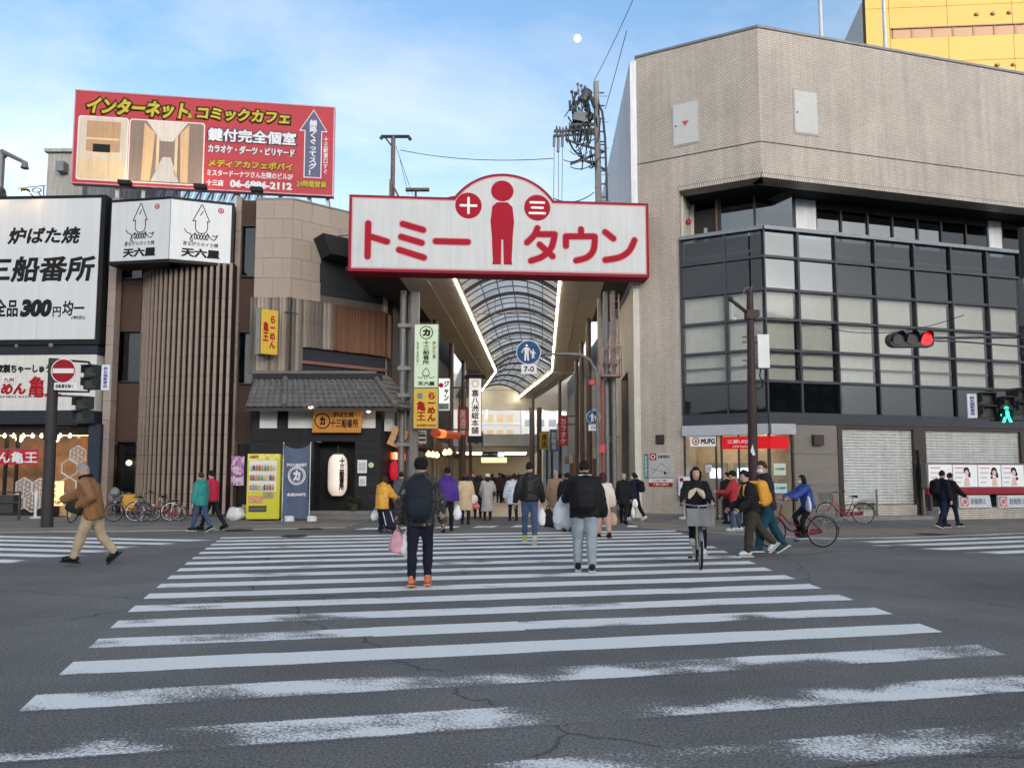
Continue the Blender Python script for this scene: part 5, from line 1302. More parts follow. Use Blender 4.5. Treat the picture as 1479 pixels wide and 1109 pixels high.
for r in range(nr_):
 z0 = ZST0 + r * hh; z1 = z0 + hh
 for (fr, L, w) in ((S1, S1L, 0.70), (S2, S2L, 0.76)):
  x = -w * (0.5 if r % 2 else 0.0)
  while x < L - 0.02:
   a, b = max(0, x), min(L, x + w)
   if fr is S2 and b > ow[0] + 0.05 and z0 < ow[3] - 0.02 and z1 > ow[2] + 0.3:
    if a < ow[0] - 0.1: b = ow[0]
    else: x += w; continue
   if b - a > 0.05: piece('stone_slab', STONE, corner, fr, a + 0.005, b - 0.005, 0.0 - 0.002 * ((r + int(x * 3)) % 2), 0.06, z0 + 0.005, z1 - 0.005)
   x += w
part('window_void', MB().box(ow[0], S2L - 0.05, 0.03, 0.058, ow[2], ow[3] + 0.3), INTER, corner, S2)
aw0 = S2.hit(447, 362, 0.6);
part('black_awning', MB().prism([(S2.hit(452, 370)[0], ow[3] + 0.75), (S2L + 0.2, ow[3] + 0.75), (S2L + 0.2, ow[3] + 0.05), (S2.hit(463, 395)[0], ow[3] + 0.02)], -0.9, -0.01), M('awning_black', (0.03, 0.03, 0.032), 0.6), corner, S2)
part('awning_stay', MB().tube([(S2.hit(475, 360)[0], -0.85, ow[3] + 0.78), (S2L - 0.2, -0.1, ow[3] + 1.6)], 0.025, 5), STEEL, corner, S2)
# plank cladding
PLG = M('plank_grey', (0.15, 0.125, 0.105), 0.85, var=0.3, vs_=3, streak=0.55, bump=0.5, bs=25, obj=0.28)
PLP = M('plank_pale', (0.30, 0.245, 0.195), 0.85, var=0.25, vs_=3, streak=0.5, bump=0.5, bs=25, obj=0.2)
PLR = M('plank_brown', (0.15, 0.06, 0.027), 0.7, var=0.2, vs_=3, streak=0.4, bump=0.5, bs=25, obj=0.15)
zp1 = ZST0 - 0.03; zp0 = S1.hit(395, 540)[1]; zpc = S2.hit(490, 507, 0.15)[1]
x = -0.06; k = 0
while x < S1L + 0.02:
 w = random.uniform(0.11, 0.17)
 piece('wall_plank', PLP if random.random() < 0.45 else PLG, corner, S1, x, x + w - 0.008, -0.16 - random.uniform(0, 0.02), -0.002, zp0 + random.uniform(-0.03, 0.02), zp1 + random.uniform(-0.02, 0.02)); x += w
x = 0.0
xg = S2.hit(433, 480)[0]; xbn = S2.hit(478, 480)[0]
while x < S2L - 0.05:
 w = random.uniform(0.12, 0.18) if x < xbn else random.uniform(0.10, 0.125)
 mt = (PLP if random.random() < 0.5 else PLG) if x < xbn else PLR
 piece('wall_plank', mt, corner, S2, x, x + w - 0.008, -0.16 - random.uniform(0, 0.02), -0.002, (zp0 if x < xg else zpc) + random.uniform(-0.02, 0.02), zp1 + random.uniform(-0.02, 0.015)); x += w
S3 = Frame(S2.world(S2L, 0, 0).to_2d(), 87.6)
x = 0.0
while x < 1.3:
 piece('wall_plank', PLR, corner, S3, x, x + 0.11, -0.16, -0.002, zpc, zp1); x += 0.118
part('upper_side_wall', MB().box(0.0, 3, 0.0, 0.2, 5, ZST1), STONE, corner, S3)
part('recess_band', MB().box(xg, S2L + 0.1, 0.0, 0.05, zp0 - 0.2, zpc), NAVY, corner, S2)
part('red_ledge', MB().box(xg, S2L + 0.1, -0.12, -0.001, S2.hit(490, 528, 0.1)[1] - 0.06, S2.hit(490, 528, 0.1)[1] + 0.06), M('ledge_brick', (0.17, 0.07, 0.05), 0.7, var=0.3, vs_=12), corner, S2)
part('handrail', MB().tube([(S1.hit(413, 455)[0], -0.25, S1.hit(413, 453)[1]), (S1L, -0.25, S1.hit(413, 453)[1]), (S1L + 0.35, -0.2, S1.hit(430, 455)[1])], 0.02, 6), STEEL, corner, S1)
# glass strip between slats and stone
ST2 = Frame((-10.6, 28.0), 0.0)
strip(ST2, 344, 375, corner, ((289, 326, 'b'), (328, 399, 'g'), (402, 479, 'b'), (481, 554, 'g'), (556, 640, 'b'), (641, 742, 'b')))
xa, xb_ = ST2.hit(336.5, 500)[0], ST2.hit(344, 500)[0]
for k in range(17):
 piece('pier_tile', TANST, corner, ST2, xa, xb_, -0.1, 0.3, k * 0.73 + 0.006, min(12.3, k * 0.73 + 0.724))
# ---- ground floor tavern
R1 = Frame((-9.6, 27.0), 0.0)
tx0, tx1 = R1.hit(361, 680)[0], R1.hit(549, 680)[0]
BLKW = M('black_board', (0.020, 0.020, 0.022), 0.6, var=0.2, bump=0.3, bs=40, obj=0.2)
zeave = R1.hit(450, 586)[1]
part('tavern_wall', MB().box(tx0, tx1, 0.06, 0.2, R1.hit(450, 637)[1], zeave + 1.2), BLKW, corner, R1)
dx0, dx1 = R1.hit(452, 700)[0], R1.hit(512, 700)[0]
for (a, b) in ((tx0, dx0), (dx1, tx1)):
 n = 17; zt1 = R1.hit(450, 637)[1]
 for k in range(n):
  piece('clapboard', BLKW, corner, R1, a, b, 0.0 + 0.008 * (k % 2), 0.1, zt1 * k / n + 0.006, zt1 * (k + 1) / n)
 part('wall_core', MB().box(a, b, 0.1, 0.2, 0, zt1), BLKW, corner, R1)
part('door_recess', MB().box(dx0, dx1, 0.9, 1.0, 0, R1.hit(450, 637)[1]), BLKW, corner, R1)
part('door_jamb', MB().box(dx0 - 0.08, dx0, 0.2, 0.9, 0, R1.hit(450, 637)[1]).box(dx1, dx1 + 0.08, 0.2, 0.9, 0, R1.hit(450, 637)[1]), BLKW, corner, R1)
part('tavern_side_wall', MB().box(0, 3.2, 0.0, 0.2, 0, zeave + 0.9), BLKW, corner, Frame(R1.world(tx1, 0.0, 0).to_2d(), 83))
part('left_return', MB().box(-0.05, 0.0, 0.02, 1.0, 0, zeave + 0.9), BLKW, corner, Frame(R1.world(tx0, 0, 0).to_2d(), 0))
PLAS = M('white_infill', (0.66, 0.66, 0.64), 0.8, var=0.04)
for (p0, p1) in ((375, 400), (416, 451), (519, 543)):
 r = R1.rect(p0, p1, 587, 618)
 piece('plaster_panel', PLAS, corner, R1, r[0], r[1], 0.03, 0.06, r[2], r[3] + 0.1)
r = R1.rect(451, 519, 587, 618); piece('plaster_panel', PLAS, corner, R1, r[0], r[1], 0.03, 0.06, r[2], r[3] + 0.1)
rs = R1.rect(552, 568, 592, 622)
part('side_plaster', MB().box(0.2, 0.75, -0.03, -0.002, rs[2], rs[3]).box(0.95, 1.5, -0.03, -0.002, rs[2], rs[3]), PLAS, corner, Frame(R1.world(tx1, 0.0, 0).to_2d(), 60))
part('beam_black', MB().box(tx0, tx1, -0.03, 0.05, R1.hit(450, 637)[1], R1.hit(450, 621)[1]), BLKW, corner, R1)
for k in range(2):
 part('stone_step', MB().box(dx0 - 0.3, tx1 + 0.2, -0.75 + 0.35 * k, -0.01, 0.14 * k, 0.14 * (k + 1) - 0.003), M('step_stone', (0.15, 0.14, 0.13), 0.7, bump=0.5, bs=30, var=0.2), corner, R1)
# tiled eave roof: each tile its own piece
TILE = M('roof_tile', (0.12, 0.114, 0.107), 0.6, var=0.15, obj=0.16, dirt=0.1)
ze = AT(450, 588, 25.9).z; zt2 = AT(450, 541, 27.3).z; ye, yt = 25.95, 27.35
exL, exR = AT(354, 584, 25.95).x, AT(572, 596, 25.95).x
tlx = AT(368, 541, 27.3).x; trx = AT(538, 541, 27.3).x
tile = MB()
for q in range(6):      # curved pantile cross-section
 a0, a1 = q / 6, (q + 1) / 6
 f = lambda t: 0.045 * math.sin(t * math.pi * 1.0) if t < 0.45 else 0.045 * math.sin(0.45 * math.pi) * (1 - (t - 0.45) / 0.55) ** 0.7
 tile.quad((a0, 0, f(a0) + 0.03), (a1, 0, f(a1) + 0.03), (a1, 1, f(a1)), (a0, 1, f(a0)))
 tile.quad((a0, 0, f(a0) + 0.0), (a1, 0, f(a1) + 0.0), (a1, 0, f(a1) + 0.03), (a0, 0, f(a0) + 0.03))
tilem = tile.mesh('roof_tile', TILE)
rows_, colsN = 8, 23
sl_len = math.hypot(yt - ye, zt2 - ze); sl_ang = math.atan2(zt2 - ze, yt - ye)
eave = part('eave_deck', MB().quad((exL, ye, ze - 0.05), (exR, ye, ze - 0.05), (trx + 0.2, yt, zt2 - 0.05), (tlx, yt, zt2 - 0.05)).quad((exL, ye, ze - 0.13), (exR, ye, ze - 0.13), (exR, ye, ze - 0.05), (exL, ye, ze - 0.05)).quad((exL, ye, ze - 0.13), (exR, ye, ze - 0.13), (exR, 27.0, ze - 0.03), (exL, 27.0, ze - 0.03)), M('eave_wood', (0.05, 0.045, 0.042), 0.7), corner, WORLD)
for j in range(rows_):
 u0 = j / rows_; u1 = (j + 1.25) / rows_
 xl = exL + (tlx - exL) * u0; xr = exR + (trx - exR) * u0
 n = colsN
 for i in range(n):
  w = (xr - xl) / n
  p = Vector((xl + i * w, ye + (yt - ye) * u0, ze + (zt2 - ze) * u0))
  put(tilem, 'roof_tile', eave, Matrix.Translation(p) @ Matrix.Rotation(sl_ang, 4, 'X') @ Matrix.Diagonal((w * 1.0, sl_len * (u1 - u0), 1, 1)) )
# hip side towards the arcade
hipd = Vector((1.35, 1.7))
tri = MB().quad((exR, ye, ze - 0.04), (exR + 0.55, ye + 1.6, ze - 0.04), (trx + 0.5, yt + 0.8, zt2 - 0.05), (trx, yt, zt2 - 0.04))
part('eave_deck', tri, TILE, corner, WORLD)
for j in range(7):
 for i in range(6):
  a = Vector((exR, ye, ze)).lerp(Vector((exR + 0.55, ye + 1.6, ze)), i / 6); b = Vector((trx, yt, zt2)).lerp(Vector((trx + 0.5, yt + 0.8, zt2)), i / 6)
  a2 = Vector((exR, ye, ze)).lerp(Vector((exR + 0.55, ye + 1.6, ze)), (i + 1) / 6)
  p = a.lerp(b, j / 7); d = (b - a); xx_ = (a2 - a)
  ex = xx_; ey = d / 7 * 1.25; ez = ex.cross(ey).normalized()
  put(tilem, 'roof_tile', eave, Matrix(((ex.x, ey.x, ez.x, p.x), (ex.y, ey.y, ez.y, p.y), (ex.z, ey.z, ez.z, p.z + 0.01), (0, 0, 0, 1))))
def roll(a, b, r, nseg, name='ridge_tile'):
 a, b = Vector(a), Vector(b)
 for k in range(nseg):
  p, q = a.lerp(b, k / nseg), a.lerp(b, (k + 1.12) / nseg)
  part(name, MB().tube([p, q], [r, r * 0.88], 10), TILE, eave, WORLD, True)
roll((exR, ye - 0.05, ze + 0.05), (trx, yt, zt2 + 0.06), 0.10, 7)
xm0, xm1 = AT(411, 586, 25.95).x, AT(412, 545, 27.3).x
roll((xm0, ye - 0.04, ze + 0.06), (xm1, yt, zt2 + 0.06), 0.11, 7)
roll((tlx - 0.1, yt - 0.02, zt2 + 0.07), (trx + 0.1, yt - 0.02, zt2 + 0.07), 0.085, 16)
# tavern things
tb = thing('tavern_board', 'orange wooden signboard with brush lettering hung under the tiled eave', 'sign', R1.world(R1.hit(487, 620)[0], -0.4, 3))
r = R1.rect(452, 523, 590, 624.5, 0.35)
tilt = Matrix.Translation((r[0], -0.30, r[2])) @ Matrix.Rotation(R(14), 4, 'X')
W_, H_ = r[1] - r[0], (r[3] - r[2]) * 1.03
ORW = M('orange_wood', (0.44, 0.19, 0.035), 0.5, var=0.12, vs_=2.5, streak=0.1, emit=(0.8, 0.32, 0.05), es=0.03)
part('board', MB().prism([(-0.04, 0), (W_ - 0.05, 0), (W_ + 0.05, H_), (0.08, H_)], 0, 0.06), ORW, tb, R1.M @ tilt)
FT = Frame((0, 0), 0); FT.M = R1.M @ tilt
text_fit(tb, FT, '炉ばた焼', W_ * 0.42, W_ * 0.84, H_ * 0.62, H_ * 0.86, -0.003, INK, 0.02, shear=0.1)
text_fit(tb, FT, '十三船番所', W_ * 0.36, W_ * 0.93, H_ * 0.2, H_ * 0.56, -0.003, INK, 0.03, shear=0.1)
part('crest_ring', MB().torus(H_ * 0.30, 0.022, 24, 6, Matrix.Translation((W_ * 0.2, -0.003, H_ * 0.48))), INK, tb, FT)
text_fit(tb, FT, 'カ', W_ * 0.14, W_ * 0.26, H_ * 0.3, H_ * 0.66, -0.004, INK, 0.07)
part('spot_lamp', MB().ball((R1.hit(538, 593)[0], -0.75, R1.hit(538, 593, 0.7)[1]), 0.07, 8), emis('spot_glow', (1.0, 0.8, 0.5), 10), tb, R1)
part('spot_lamp', MB().ball((W_ * 0.05, -0.45, H_ + 0.1), 0.07, 8), emis('spot_glow2', (1.0, 0.7, 0.35), 16), tb, FT)
# big white lantern in the doorway
lp_ = R1.rect(471, 499, 656, 716, 0.1)
lx, lr = (lp_[0] + lp_[1]) / 2, (lp_[1] - lp_[0]) / 2
ln = thing('paper_lantern', 'tall white paper lantern with black lettering hanging in the tavern doorway', 'lantern', R1.world(lx, -0.1, lp_[2]))
prof = [(lr * 0.55, lp_[2])]
NR = 26
for k in range(NR + 1):
 t_ = k / NR; e_ = 1 - abs(2 * t_ - 1) ** 6 * 0.42
 prof.append((lr * e_ * (1.0 if k % 2 else 0.975), lp_[2] + 0.02 + (lp_[3] - lp_[2] - 0.04) * t_))
prof.append((lr * 0.55, lp_[3]))
part('paper_body', MB().lathe(prof, 28, Matrix.Translation((lx, 0.18, 0))), M('lantern_paper', (0.75, 0.73, 0.68), 0.7, var=0.05, emit=(1.0, 0.66, 0.45), es=0.09), ln, R1, True)
part('hanger', MB().tube([(lx, 0.18, lp_[3]), (lx, 0.18, lp_[3] + 0.35)], 0.015, 6).lathe([(lr * 0.5, lp_[3] - 0.01), (lr * 0.5, lp_[3] + 0.04), (0.02, lp_[3] + 0.07)], 16, Matrix.Translation((lx, 0.18, 0))), STEEL, ln, R1)
def curved_text(par, fr, body, cx, cy, rad, ang0, z0, z1, width, mat, bold):
 me = text_mesh(body, bold, line=0.95)
 xs = [v.co.x for v in me.vertices]; ys = [v.co.y for v in me.vertices]
 ax, bx, ay, by = min(xs), max(xs), min(ys), max(ys)
 for v in me.vertices:
  u = (v.co.x - (ax + bx) / 2) / (bx - ax) * width; zz_ = z0 + (v.co.y - ay) / (by - ay) * (z1 - z0); a = ang0 + u / rad
  rr = rad + 0.006 + (v.co.z / bold * 0.0015 if bold else 0)
  v.co = Vector((cx + rr * math.sin(a), cy - rr * math.cos(a), zz_))
 me.materials.clear(); me.materials.append(mat); return put(me, 'lettering', par, fr.M)
curved_text(ln, R1, vtext('十三船番所'), lx, 0.18, lr, R(38), lp_[2] + 0.2, lp_[3] - 0.12, lr * 0.62, INK, 0.06)
# notices beside the door, green disc
for (p0, p1, q0, q1, lab) in ((516.5, 530, 664, 683, 'white paper notice beside the tavern door, upper one'), (518.5, 529, 687.5, 701.5, 'small white paper notice beside the tavern door, lower one')):
 r = R1.rect(p0, p1, q0, q1)
 t = thing('paper_notice', lab, 'notice', R1.world(r[0], 0, r[2])); part('sheet', MB().box(r[0], r[1], -0.02, -0.006, r[2], r[3]), WHS, t, R1)
 part('print', MB().box(r[0] + 0.04, r[1] - 0.04, -0.024, -0.021, r[2] + 0.06, r[3] - 0.1), M('print_lilac', (0.45, 0.43, 0.50), 0.6, var=0.4, vs_=18), t, R1)
x, z = R1.hit(536, 671.5)
tag(part('round_sticker', MB().prism([(x + 0.1 * math.cos(k * math.pi / 10), z + 0.1 * math.sin(k * math.pi / 10)) for k in range(20)], -0.02, -0.006), M('sticker_green', (0.45, 0.55, 0.30), 0.6), None, R1), 'small pale green round sticker right of the upper paper notice', 'sticker')
# lilac poster left of the vending machine
r = ST2.rect(333, 354, 659, 701)
t = thing('poster', 'crowded lilac poster on the dark wall left of the vending machine', 'poster', ST2.world(r[0], 0, r[2]))
def mat_poster():
 m = M('poster_print', (0.5, 0.4, 0.6), 0.6, var=0); n, l = m.node_tree.nodes, m.node_tree.links
 v = n.new('ShaderNodeTexVoronoi'); v.inputs['Scale'].default_value = 9; tc_ = n.new('ShaderNodeTexCoord'); l.new(tc_.outputs['Object'], v.inputs[0])
 rp = n.new('ShaderNodeValToRGB'); e = rp.color_ramp.elements; e[0].color = (0.18, 0.1, 0.25, 1); e[1].color = (0.75, 0.7, 0.8, 1); e.new(0.4).color = (0.5, 0.22, 0.5, 1); e.new(0.6).color = (0.75, 0.5, 0.65, 1)
 sp = n.new('ShaderNodeSeparateColor'); l.new(v.outputs['Color'], sp.inputs[0]); l.new(sp.outputs[0], rp.inputs[0]); l.new(rp.outputs[0], n['Principled BSDF'].inputs['Base Color'])
 return m
part('sheet', MB().box(r[0], r[1], -0.13, -0.115, r[2], r[3]), mat_poster(), t, ST2)
part('dark_dado', MB().box(ST2.hit(338, 700)[0] + 0.2, ST2.hit(362, 700)[0], -0.11, 0.0, 0, ST2.hit(350, 641)[1]), BLKW, corner, ST2)
# ---- vending machine
vp = G(379, 752.5)
VW, VD, VH = 1.08, 0.72, AT(380, 656, vp.y).z
vm_ = thing('vending_machine', 'bright yellow drinks vending machine beside the black tavern wall', 'vending machine', (vp.x, vp.y, 0.016), R(7))
YEL = M('vending_yellow', (0.50, 0.46, 0.012), 0.4, var=0.04)
part('cabinet', MB().box(-VW / 2, VW / 2, 0.0, VD, 0.06, VH), YEL, vm_)
part('foot', MB().box(-VW / 2 + 0.05, -VW / 2 + 0.15, 0.05, 0.15, 0, 0.06).box(VW / 2 - 0.15, VW / 2 - 0.05, 0.05, 0.15, 0, 0.06).box(-VW / 2 + 0.05, VW / 2 - 0.05, VD - 0.15, VD - 0.05, 0, 0.06), STEEL, vm_)
part('header', MB().box(-VW / 2 + 0.02, VW / 2 - 0.02, -0.02, -0.001, VH - 0.20, VH - 0.01), M('vend_header', (0.6, 0.55, 0.1), 0.5, var=0.5, vs_=7), vm_)
text_fit(vm_, Frame((0, 0), 0) if False else WM[vm_.name], '100円', -VW / 2 + 0.06, -VW / 2 + 0.36, VH - 0.17, VH - 0.05, -0.022, INKR, 0.06)
dw = part('display_window', MB().box(-VW / 2 + 0.06, VW / 2 - 0.12, -0.008, -0.001, 0.98, VH - 0.22), emis('vend_lit', (1.0, 0.95, 0.85), 0.02, (0.55, 0.53, 0.48)), vm_)
cols_ = [(0.55, 0.2, 0.03), (0.6, 0.35, 0.05), (0.35, 0.12, 0.05), (0.1, 0.25, 0.4), (0.5, 0.5, 0.45), (0.25, 0.06, 0.05), (0.2, 0.3, 0.1), (0.06, 0.05, 0.05)]
for rw in range(3):
 zz_ = 1.03 + rw * (VH - 0.27 - 1.0) / 3
 part('price_strip', MB().box(-VW / 2 + 0.07, VW / 2 - 0.13, -0.03, -0.009, zz_ - 0.05, zz_ - 0.012), WHS, vm_)
 for c in range(9):
  xx_ = -VW / 2 + 0.125 + c * (VW - 0.30) / 8.4
  cm_ = M('drink_%d' % ((c * 3 + rw * 2) % 8), cols_[(c * 3 + rw * 2) % 8], 0.35, metal=0.1)
  part('drink', MB().lathe([(0.033, zz_), (0.036, zz_ + 0.02), (0.036, zz_ + 0.14), (0.015, zz_ + 0.18), (0.015, zz_ + 0.2)], 10, Matrix.Translation((xx_, -0.047, 0))), cm_, dw, None, True)
part('coin_panel', MB().box(0.0, 0.34, -0.02, -0.001, 0.74, 0.95), M('coin_panel', (0.25, 0.22, 0.12), 0.5, var=0.5, vs_=14), vm_)
part('advert', MB().box(-VW / 2 + 0.07, 0.0, -0.012, -0.001, 0.58, 0.84), M('vend_advert', (0.5, 0.22, 0.1), 0.5, var=0.5, vs_=9), vm_)
part('pickup_slot', MB().box(-VW / 2 + 0.08, 0.12, -0.02, -0.001, 0.3, 0.5), SOFF, vm_)
part('pickup_flap', MB().box(-VW / 2 + 0.1, 0.1, -0.028, -0.021, 0.33, 0.46), M('flap_grey', (0.1, 0.1, 0.1), 0.2), vm_)
part('side_advert', MB().box(VW / 2 + 0.001, VW / 2 + 0.008, 0.1, VD - 0.1, 1.05, VH - 0.15), MATS['vend_header'], vm_)
# ---- blue banner
bp_ = G(427, 753)
bn = thing('banner', 'slate blue cloth banner with a round white crest beside the vending machine', 'banner', (bp_.x, bp_.y, 0.016))
BH = AT(427, 640, bp_.y).z; x0 = -0.47; x1 = 0.44
def banner_pt(u, v):
 w = 0.04 * math.sin(v * 5 + u * 3) + 0.03 * math.sin(u * 9 + v * 2)
 sag = -0.16 * (1 - (2 * u - 1) ** 2) * v ** 6
 pinch = 1 - 0.10 * math.sin(math.pi * v) * 0.9
 return (x0 + (x1 - x0) * (0.5 + (u - 0.5) * pinch), -0.02 + w * (0.4 + 0.6 * (1 - v)), 0.08 + (BH - 0.12) * v + sag)
mb = MB(); NU, NV = 16, 26
mb.v = [banner_pt(i / NU, j / NV) for j in range(NV + 1) for i in range(NU + 1)]
for j in range(NV):
 for i in range(NU): mb.f.append((j * (NU + 1) + i, j * (NU + 1) + i + 1, (j + 1) * (NU + 1) + i + 1, (j + 1) * (NU + 1) + i)); mb.m.append(0)
part('cloth', mb, M('banner_blue', (0.075, 0.10, 0.155), 0.85, var=0.12, bump=0.2, bs=200), bn, None, True)
for sx in (x0, x1): part('pole', MB().tube([(sx, 0.02, 0), (sx, 0.02, BH + 0.02)], 0.014, 6), M('pole_white', (0.7, 0.7, 0.7), 0.4), bn)
part('base', MB().lathe([(0.17, 0), (0.17, 0.13), (0.14, 0.17), (0.03, 0.18)], 14, Matrix.Translation((x0 + 0.25, 0.02, 0))).lathe([(0.17, 0), (0.17, 0.13), (0.14, 0.17), (0.03, 0.18)], 14, Matrix.Translation((x1 + 0.1, 0.02, 0))), M('base_white', (0.6, 0.6, 0.6), 0.5), bn)
def drape(me_fn):
 pass
def banner_text(body, u0, u1, v0, v1, bold):
 me = text_mesh(body, bold); xs = [v.co.x for v in me.vertices]; ys = [v.co.y for v in me.vertices]
 ax, bx, ay, by = min(xs), max(xs), min(ys), max(ys)
 for v in me.vertices:
  p = banner_pt(u0 + (v.co.x - ax) / (bx - ax) * (u1 - u0), v0 + (v.co.y - ay) / (by - ay) * (v1 - v0))
  v.co = Vector((p[0], p[1] - 0.012 - v.co.z / bold * 0.002, p[2]))
 me.materials.clear(); me.materials.append(INKW); put(me, 'lettering', bn, WM[bn.name])
banner_text('炉ばた焼船番所', 0.13, 0.92, 0.70, 0.75, 0.03); banner_text('カ', 0.38, 0.68, 0.50, 0.65, 0.08); banner_text('全品300円', 0.12, 0.9, 0.30, 0.345, 0.06)
mb = MB()
for rr_ in (0.255, 0.31):
 pts = []
 for k in range(33):
  a = 2 * math.pi * k / 32; p = banner_pt(0.53 + rr_ / 0.91 * math.cos(a), 0.575 + rr_ / (BH) * math.sin(a)); pts.append((p[0], p[1] - 0.012, p[2]))
 mb.tube(pts, 0.012 if rr_ < 0.3 else 0.02, 5)
part('crest_ring', mb, INKW, bn)
# rubbish bags and box left of the vending machine
BAG = M('plastic_bag_white', (0.62, 0.62, 0.62), 0.3, var=0.1, bump=0.4, bs=12)
def lumpy(c, r, seed, n=18, amp=0.25, squash=1.0):
 mb = MB().ball(c, r, n)
 c = Vector(c)
 for i, v in enumerate(mb.v):
  d = Vector(v) - c
  f = 1 + amp * noise.noise(Vector((d.x, d.y, d.z)) * 6.0 + Vector((seed, 0, 0))) + amp * 0.5 * noise.noise(Vector((d.x, d.y, d.z)) * 14.0 + Vector((seed, 3, 0)))
  q = c + d * f; q.z = max(q.z, 0.0); mb.v[i] = tuple(q)
 return mb
p = G(336, 752); tag(part('rubbish_bag', lumpy((0, 0, 0.2), (0.34, 0.24, 0.26), 2.0), BAG, None, Matrix.Translation((p.x, p.y + 0.3, 0.016)), True), 'white plastic rubbish bag on the pavement left of the vending machine', 'bag')
p = G(350, 751); tag(part('cardboard_box', MB().box(-0.2, 0.2, -0.15, 0.15, 0, 0.42).box(-0.2, 0.0, -0.17, -0.151, 0.3, 0.43).box(-0.21, 0.21, 0.151, 0.17, 0.3, 0.5), M('cardboard', (0.36, 0.25, 0.15), 0.8, var=0.15), None, Matrix.Translation((p.x, p.y + 0.35, 0.016))), 'brown cardboard box between the rubbish bag and the vending machine', 'box')
# potted plant right of the lantern
pp = R1.world(R1.hit(514, 735)[0], -0.35, 0.28)
pl_ = thing('potted_plant', 'potted plant with long green leaves beside the tavern steps', 'plant', pp)
part('pot', MB().lathe([(0.13, 0), (0.17, 0.24), (0.18, 0.26), (0.15, 0.26), (0.13, 0.2)], 14), M('pot_dark', (0.05, 0.04, 0.035), 0.6), pl_, None, True)
LEAF = M('plant_leaf', (0.07, 0.11, 0.045), 0.5, var=0.3, obj=0.3)
for k in range(38):
 a = random.uniform(0, 6.28); L = random.uniform(0.3, 0.62); up = random.uniform(0.35, 1.3)
 mb = MB(); pv = None
 for s_ in range(6):
  t_ = s_ / 5; rad = L * t_ * math.cos(up * (1 - 0.35 * t_)); zz_ = 0.25 + L * (math.sin(up) * t_ - 0.55 * t_ * t_ * (1.2 - up * 0.6)) ; w = 0.026 * math.sin(math.pi * min(0.97, t_ * 0.85 + 0.12))
  c = Vector((rad * math.cos(a), rad * math.sin(a), zz_)); sd_ = Vector((-math.sin(a), math.cos(a), 0)) * w
  if pv: mb.quad(pv[0], pv[1], c + sd_, c - sd_)
  pv = (c - sd_, c + sd_)
 part('leaf', mb, LEAF, pl_)
# ---- vertical shop signs at the arcade mouth, left
def vsign(name, label, px0, px1, py0, py1, Y, mat, depth=0.25, frame=None, cat='sign'):
 x0, x1, z0, z1 = yr(px0, px1, py0, py1, Y)
 t = thing(name, label, cat, ((x0 + x1) / 2, Y, z0))
 part('sign_case', MB().box(x0, x1, Y, Y + depth, z0, z1), frame or GALV, t, WORLD)
 part('sign_face', MB().box(x0 + 0.02, x1 - 0.02, Y - 0.012, Y - 0.002, z0 + 0.02, z1 - 0.02), mat, t, WORLD)
 return t, x0, x1, z0, z1, Y - 0.014
GRN = M('lit_green_white', (0.42, 0.50, 0.36), 0.5, var=0.05, emit=(0.62, 0.8, 0.45), es=0.05)
t, x0, x1, z0, z1, y = vsign('tavern_side_sign', 'pale green vertical lightbox with brush lettering above the yellow ramen sign', 598, 633, 468, 560, 26.6, GRN)
W_, H_ = x1 - x0, z1 - z0
part('crest_ring', MB().torus(W_ * 0.26, 0.018, 22, 5, Matrix.Translation(((x0 + x1) / 2, y, z1 - W_ * 0.36))), INK, t, WORLD)
text_fit(t, WORLD, 'カ', x0 + W_ * 0.33, x1 - W_ * 0.33, z1 - W_ * 0.52, z1 - W_ * 0.2, y, INK, 0.08)
text_fit(t, WORLD, vtext('十三船番所'), x0 + W_ * 0.36, x1 - W_ * 0.36, z0 + H_ * 0.36, z0 + H_ * 0.74, y, INK, 0.03)
text_fit(t, WORLD, vtext('炉ばた焼'), x1 - W_ * 0.24, x1 - W_ * 0.1, z0 + H_ * 0.45, z0 + H_ * 0.73, y, INK, 0.02)
text_fit(t, WORLD, vtext('全品三百円均一'), x0 + W_ * 0.10, x0 + W_ * 0.2, z0 + H_ * 0.36, z0 + H_ * 0.72, y, INK, 0.02)
S_ = [[(0.5, 0.31), (0.38, 0.25), (0.36, 0.21), (0.44, 0.19), (0.56, 0.19), (0.64, 0.21), (0.62, 0.25), (0.5, 0.31)], [(0.40, 0.19), (0.3, 0.15), (0.18, 0.17)], [(0.6, 0.19), (0.7, 0.15), (0.84, 0.17)], [(0.46, 0.18), (0.45, 0.14)], [(0.54, 0.18), (0.55, 0.14)]]
mb = MB()
for ln_ in S_:
 s_ = stroke('s', [(x0 + a * W_, z0 + b * H_) for a, b in ln_], 0.025, INK, y - 0.004, y, fr=WORLD); k = len(mb.v); mb.v += s_.v; mb.f += [tuple(k + q for q in ff) for ff in s_.f]; mb.m += s_.m
part('squid_drawing', mb, INK, t, WORLD)
text_fit(t, WORLD, '天六屋', x0 + W_ * 0.16, x1 - W_ * 0.14, z0 + H_ * 0.03, z0 + H_ * 0.10, y, INK, 0.04)
YLW = M('lit_yellow', (0.44, 0.28, 0.012), 0.5, var=0.04, emit=(0.8, 0.5, 0.03), es=0.03)
t, x0, x1, z0, z1, y = vsign('ramen_side_sign', 'yellow vertical sign with red lettering below the pale green lightbox', 597, 633, 560.5, 619, 26.6, YLW)
W_, H_ = x1 - x0, z1 - z0
text_fit(t, WORLD, vtext('らーめん'), x0 + W_ * 0.56, x0 + W_ * 0.9, z0 + H_ * 0.18, z1 - H_ * 0.1, y, INKR, 0.06)
text_fit(t, WORLD, vtext('亀王'), x0 + W_ * 0.12, x0 + W_ * 0.5, z0 + H_ * 0.2, z0 + H_ * 0.68, y, INKR, 0.03)
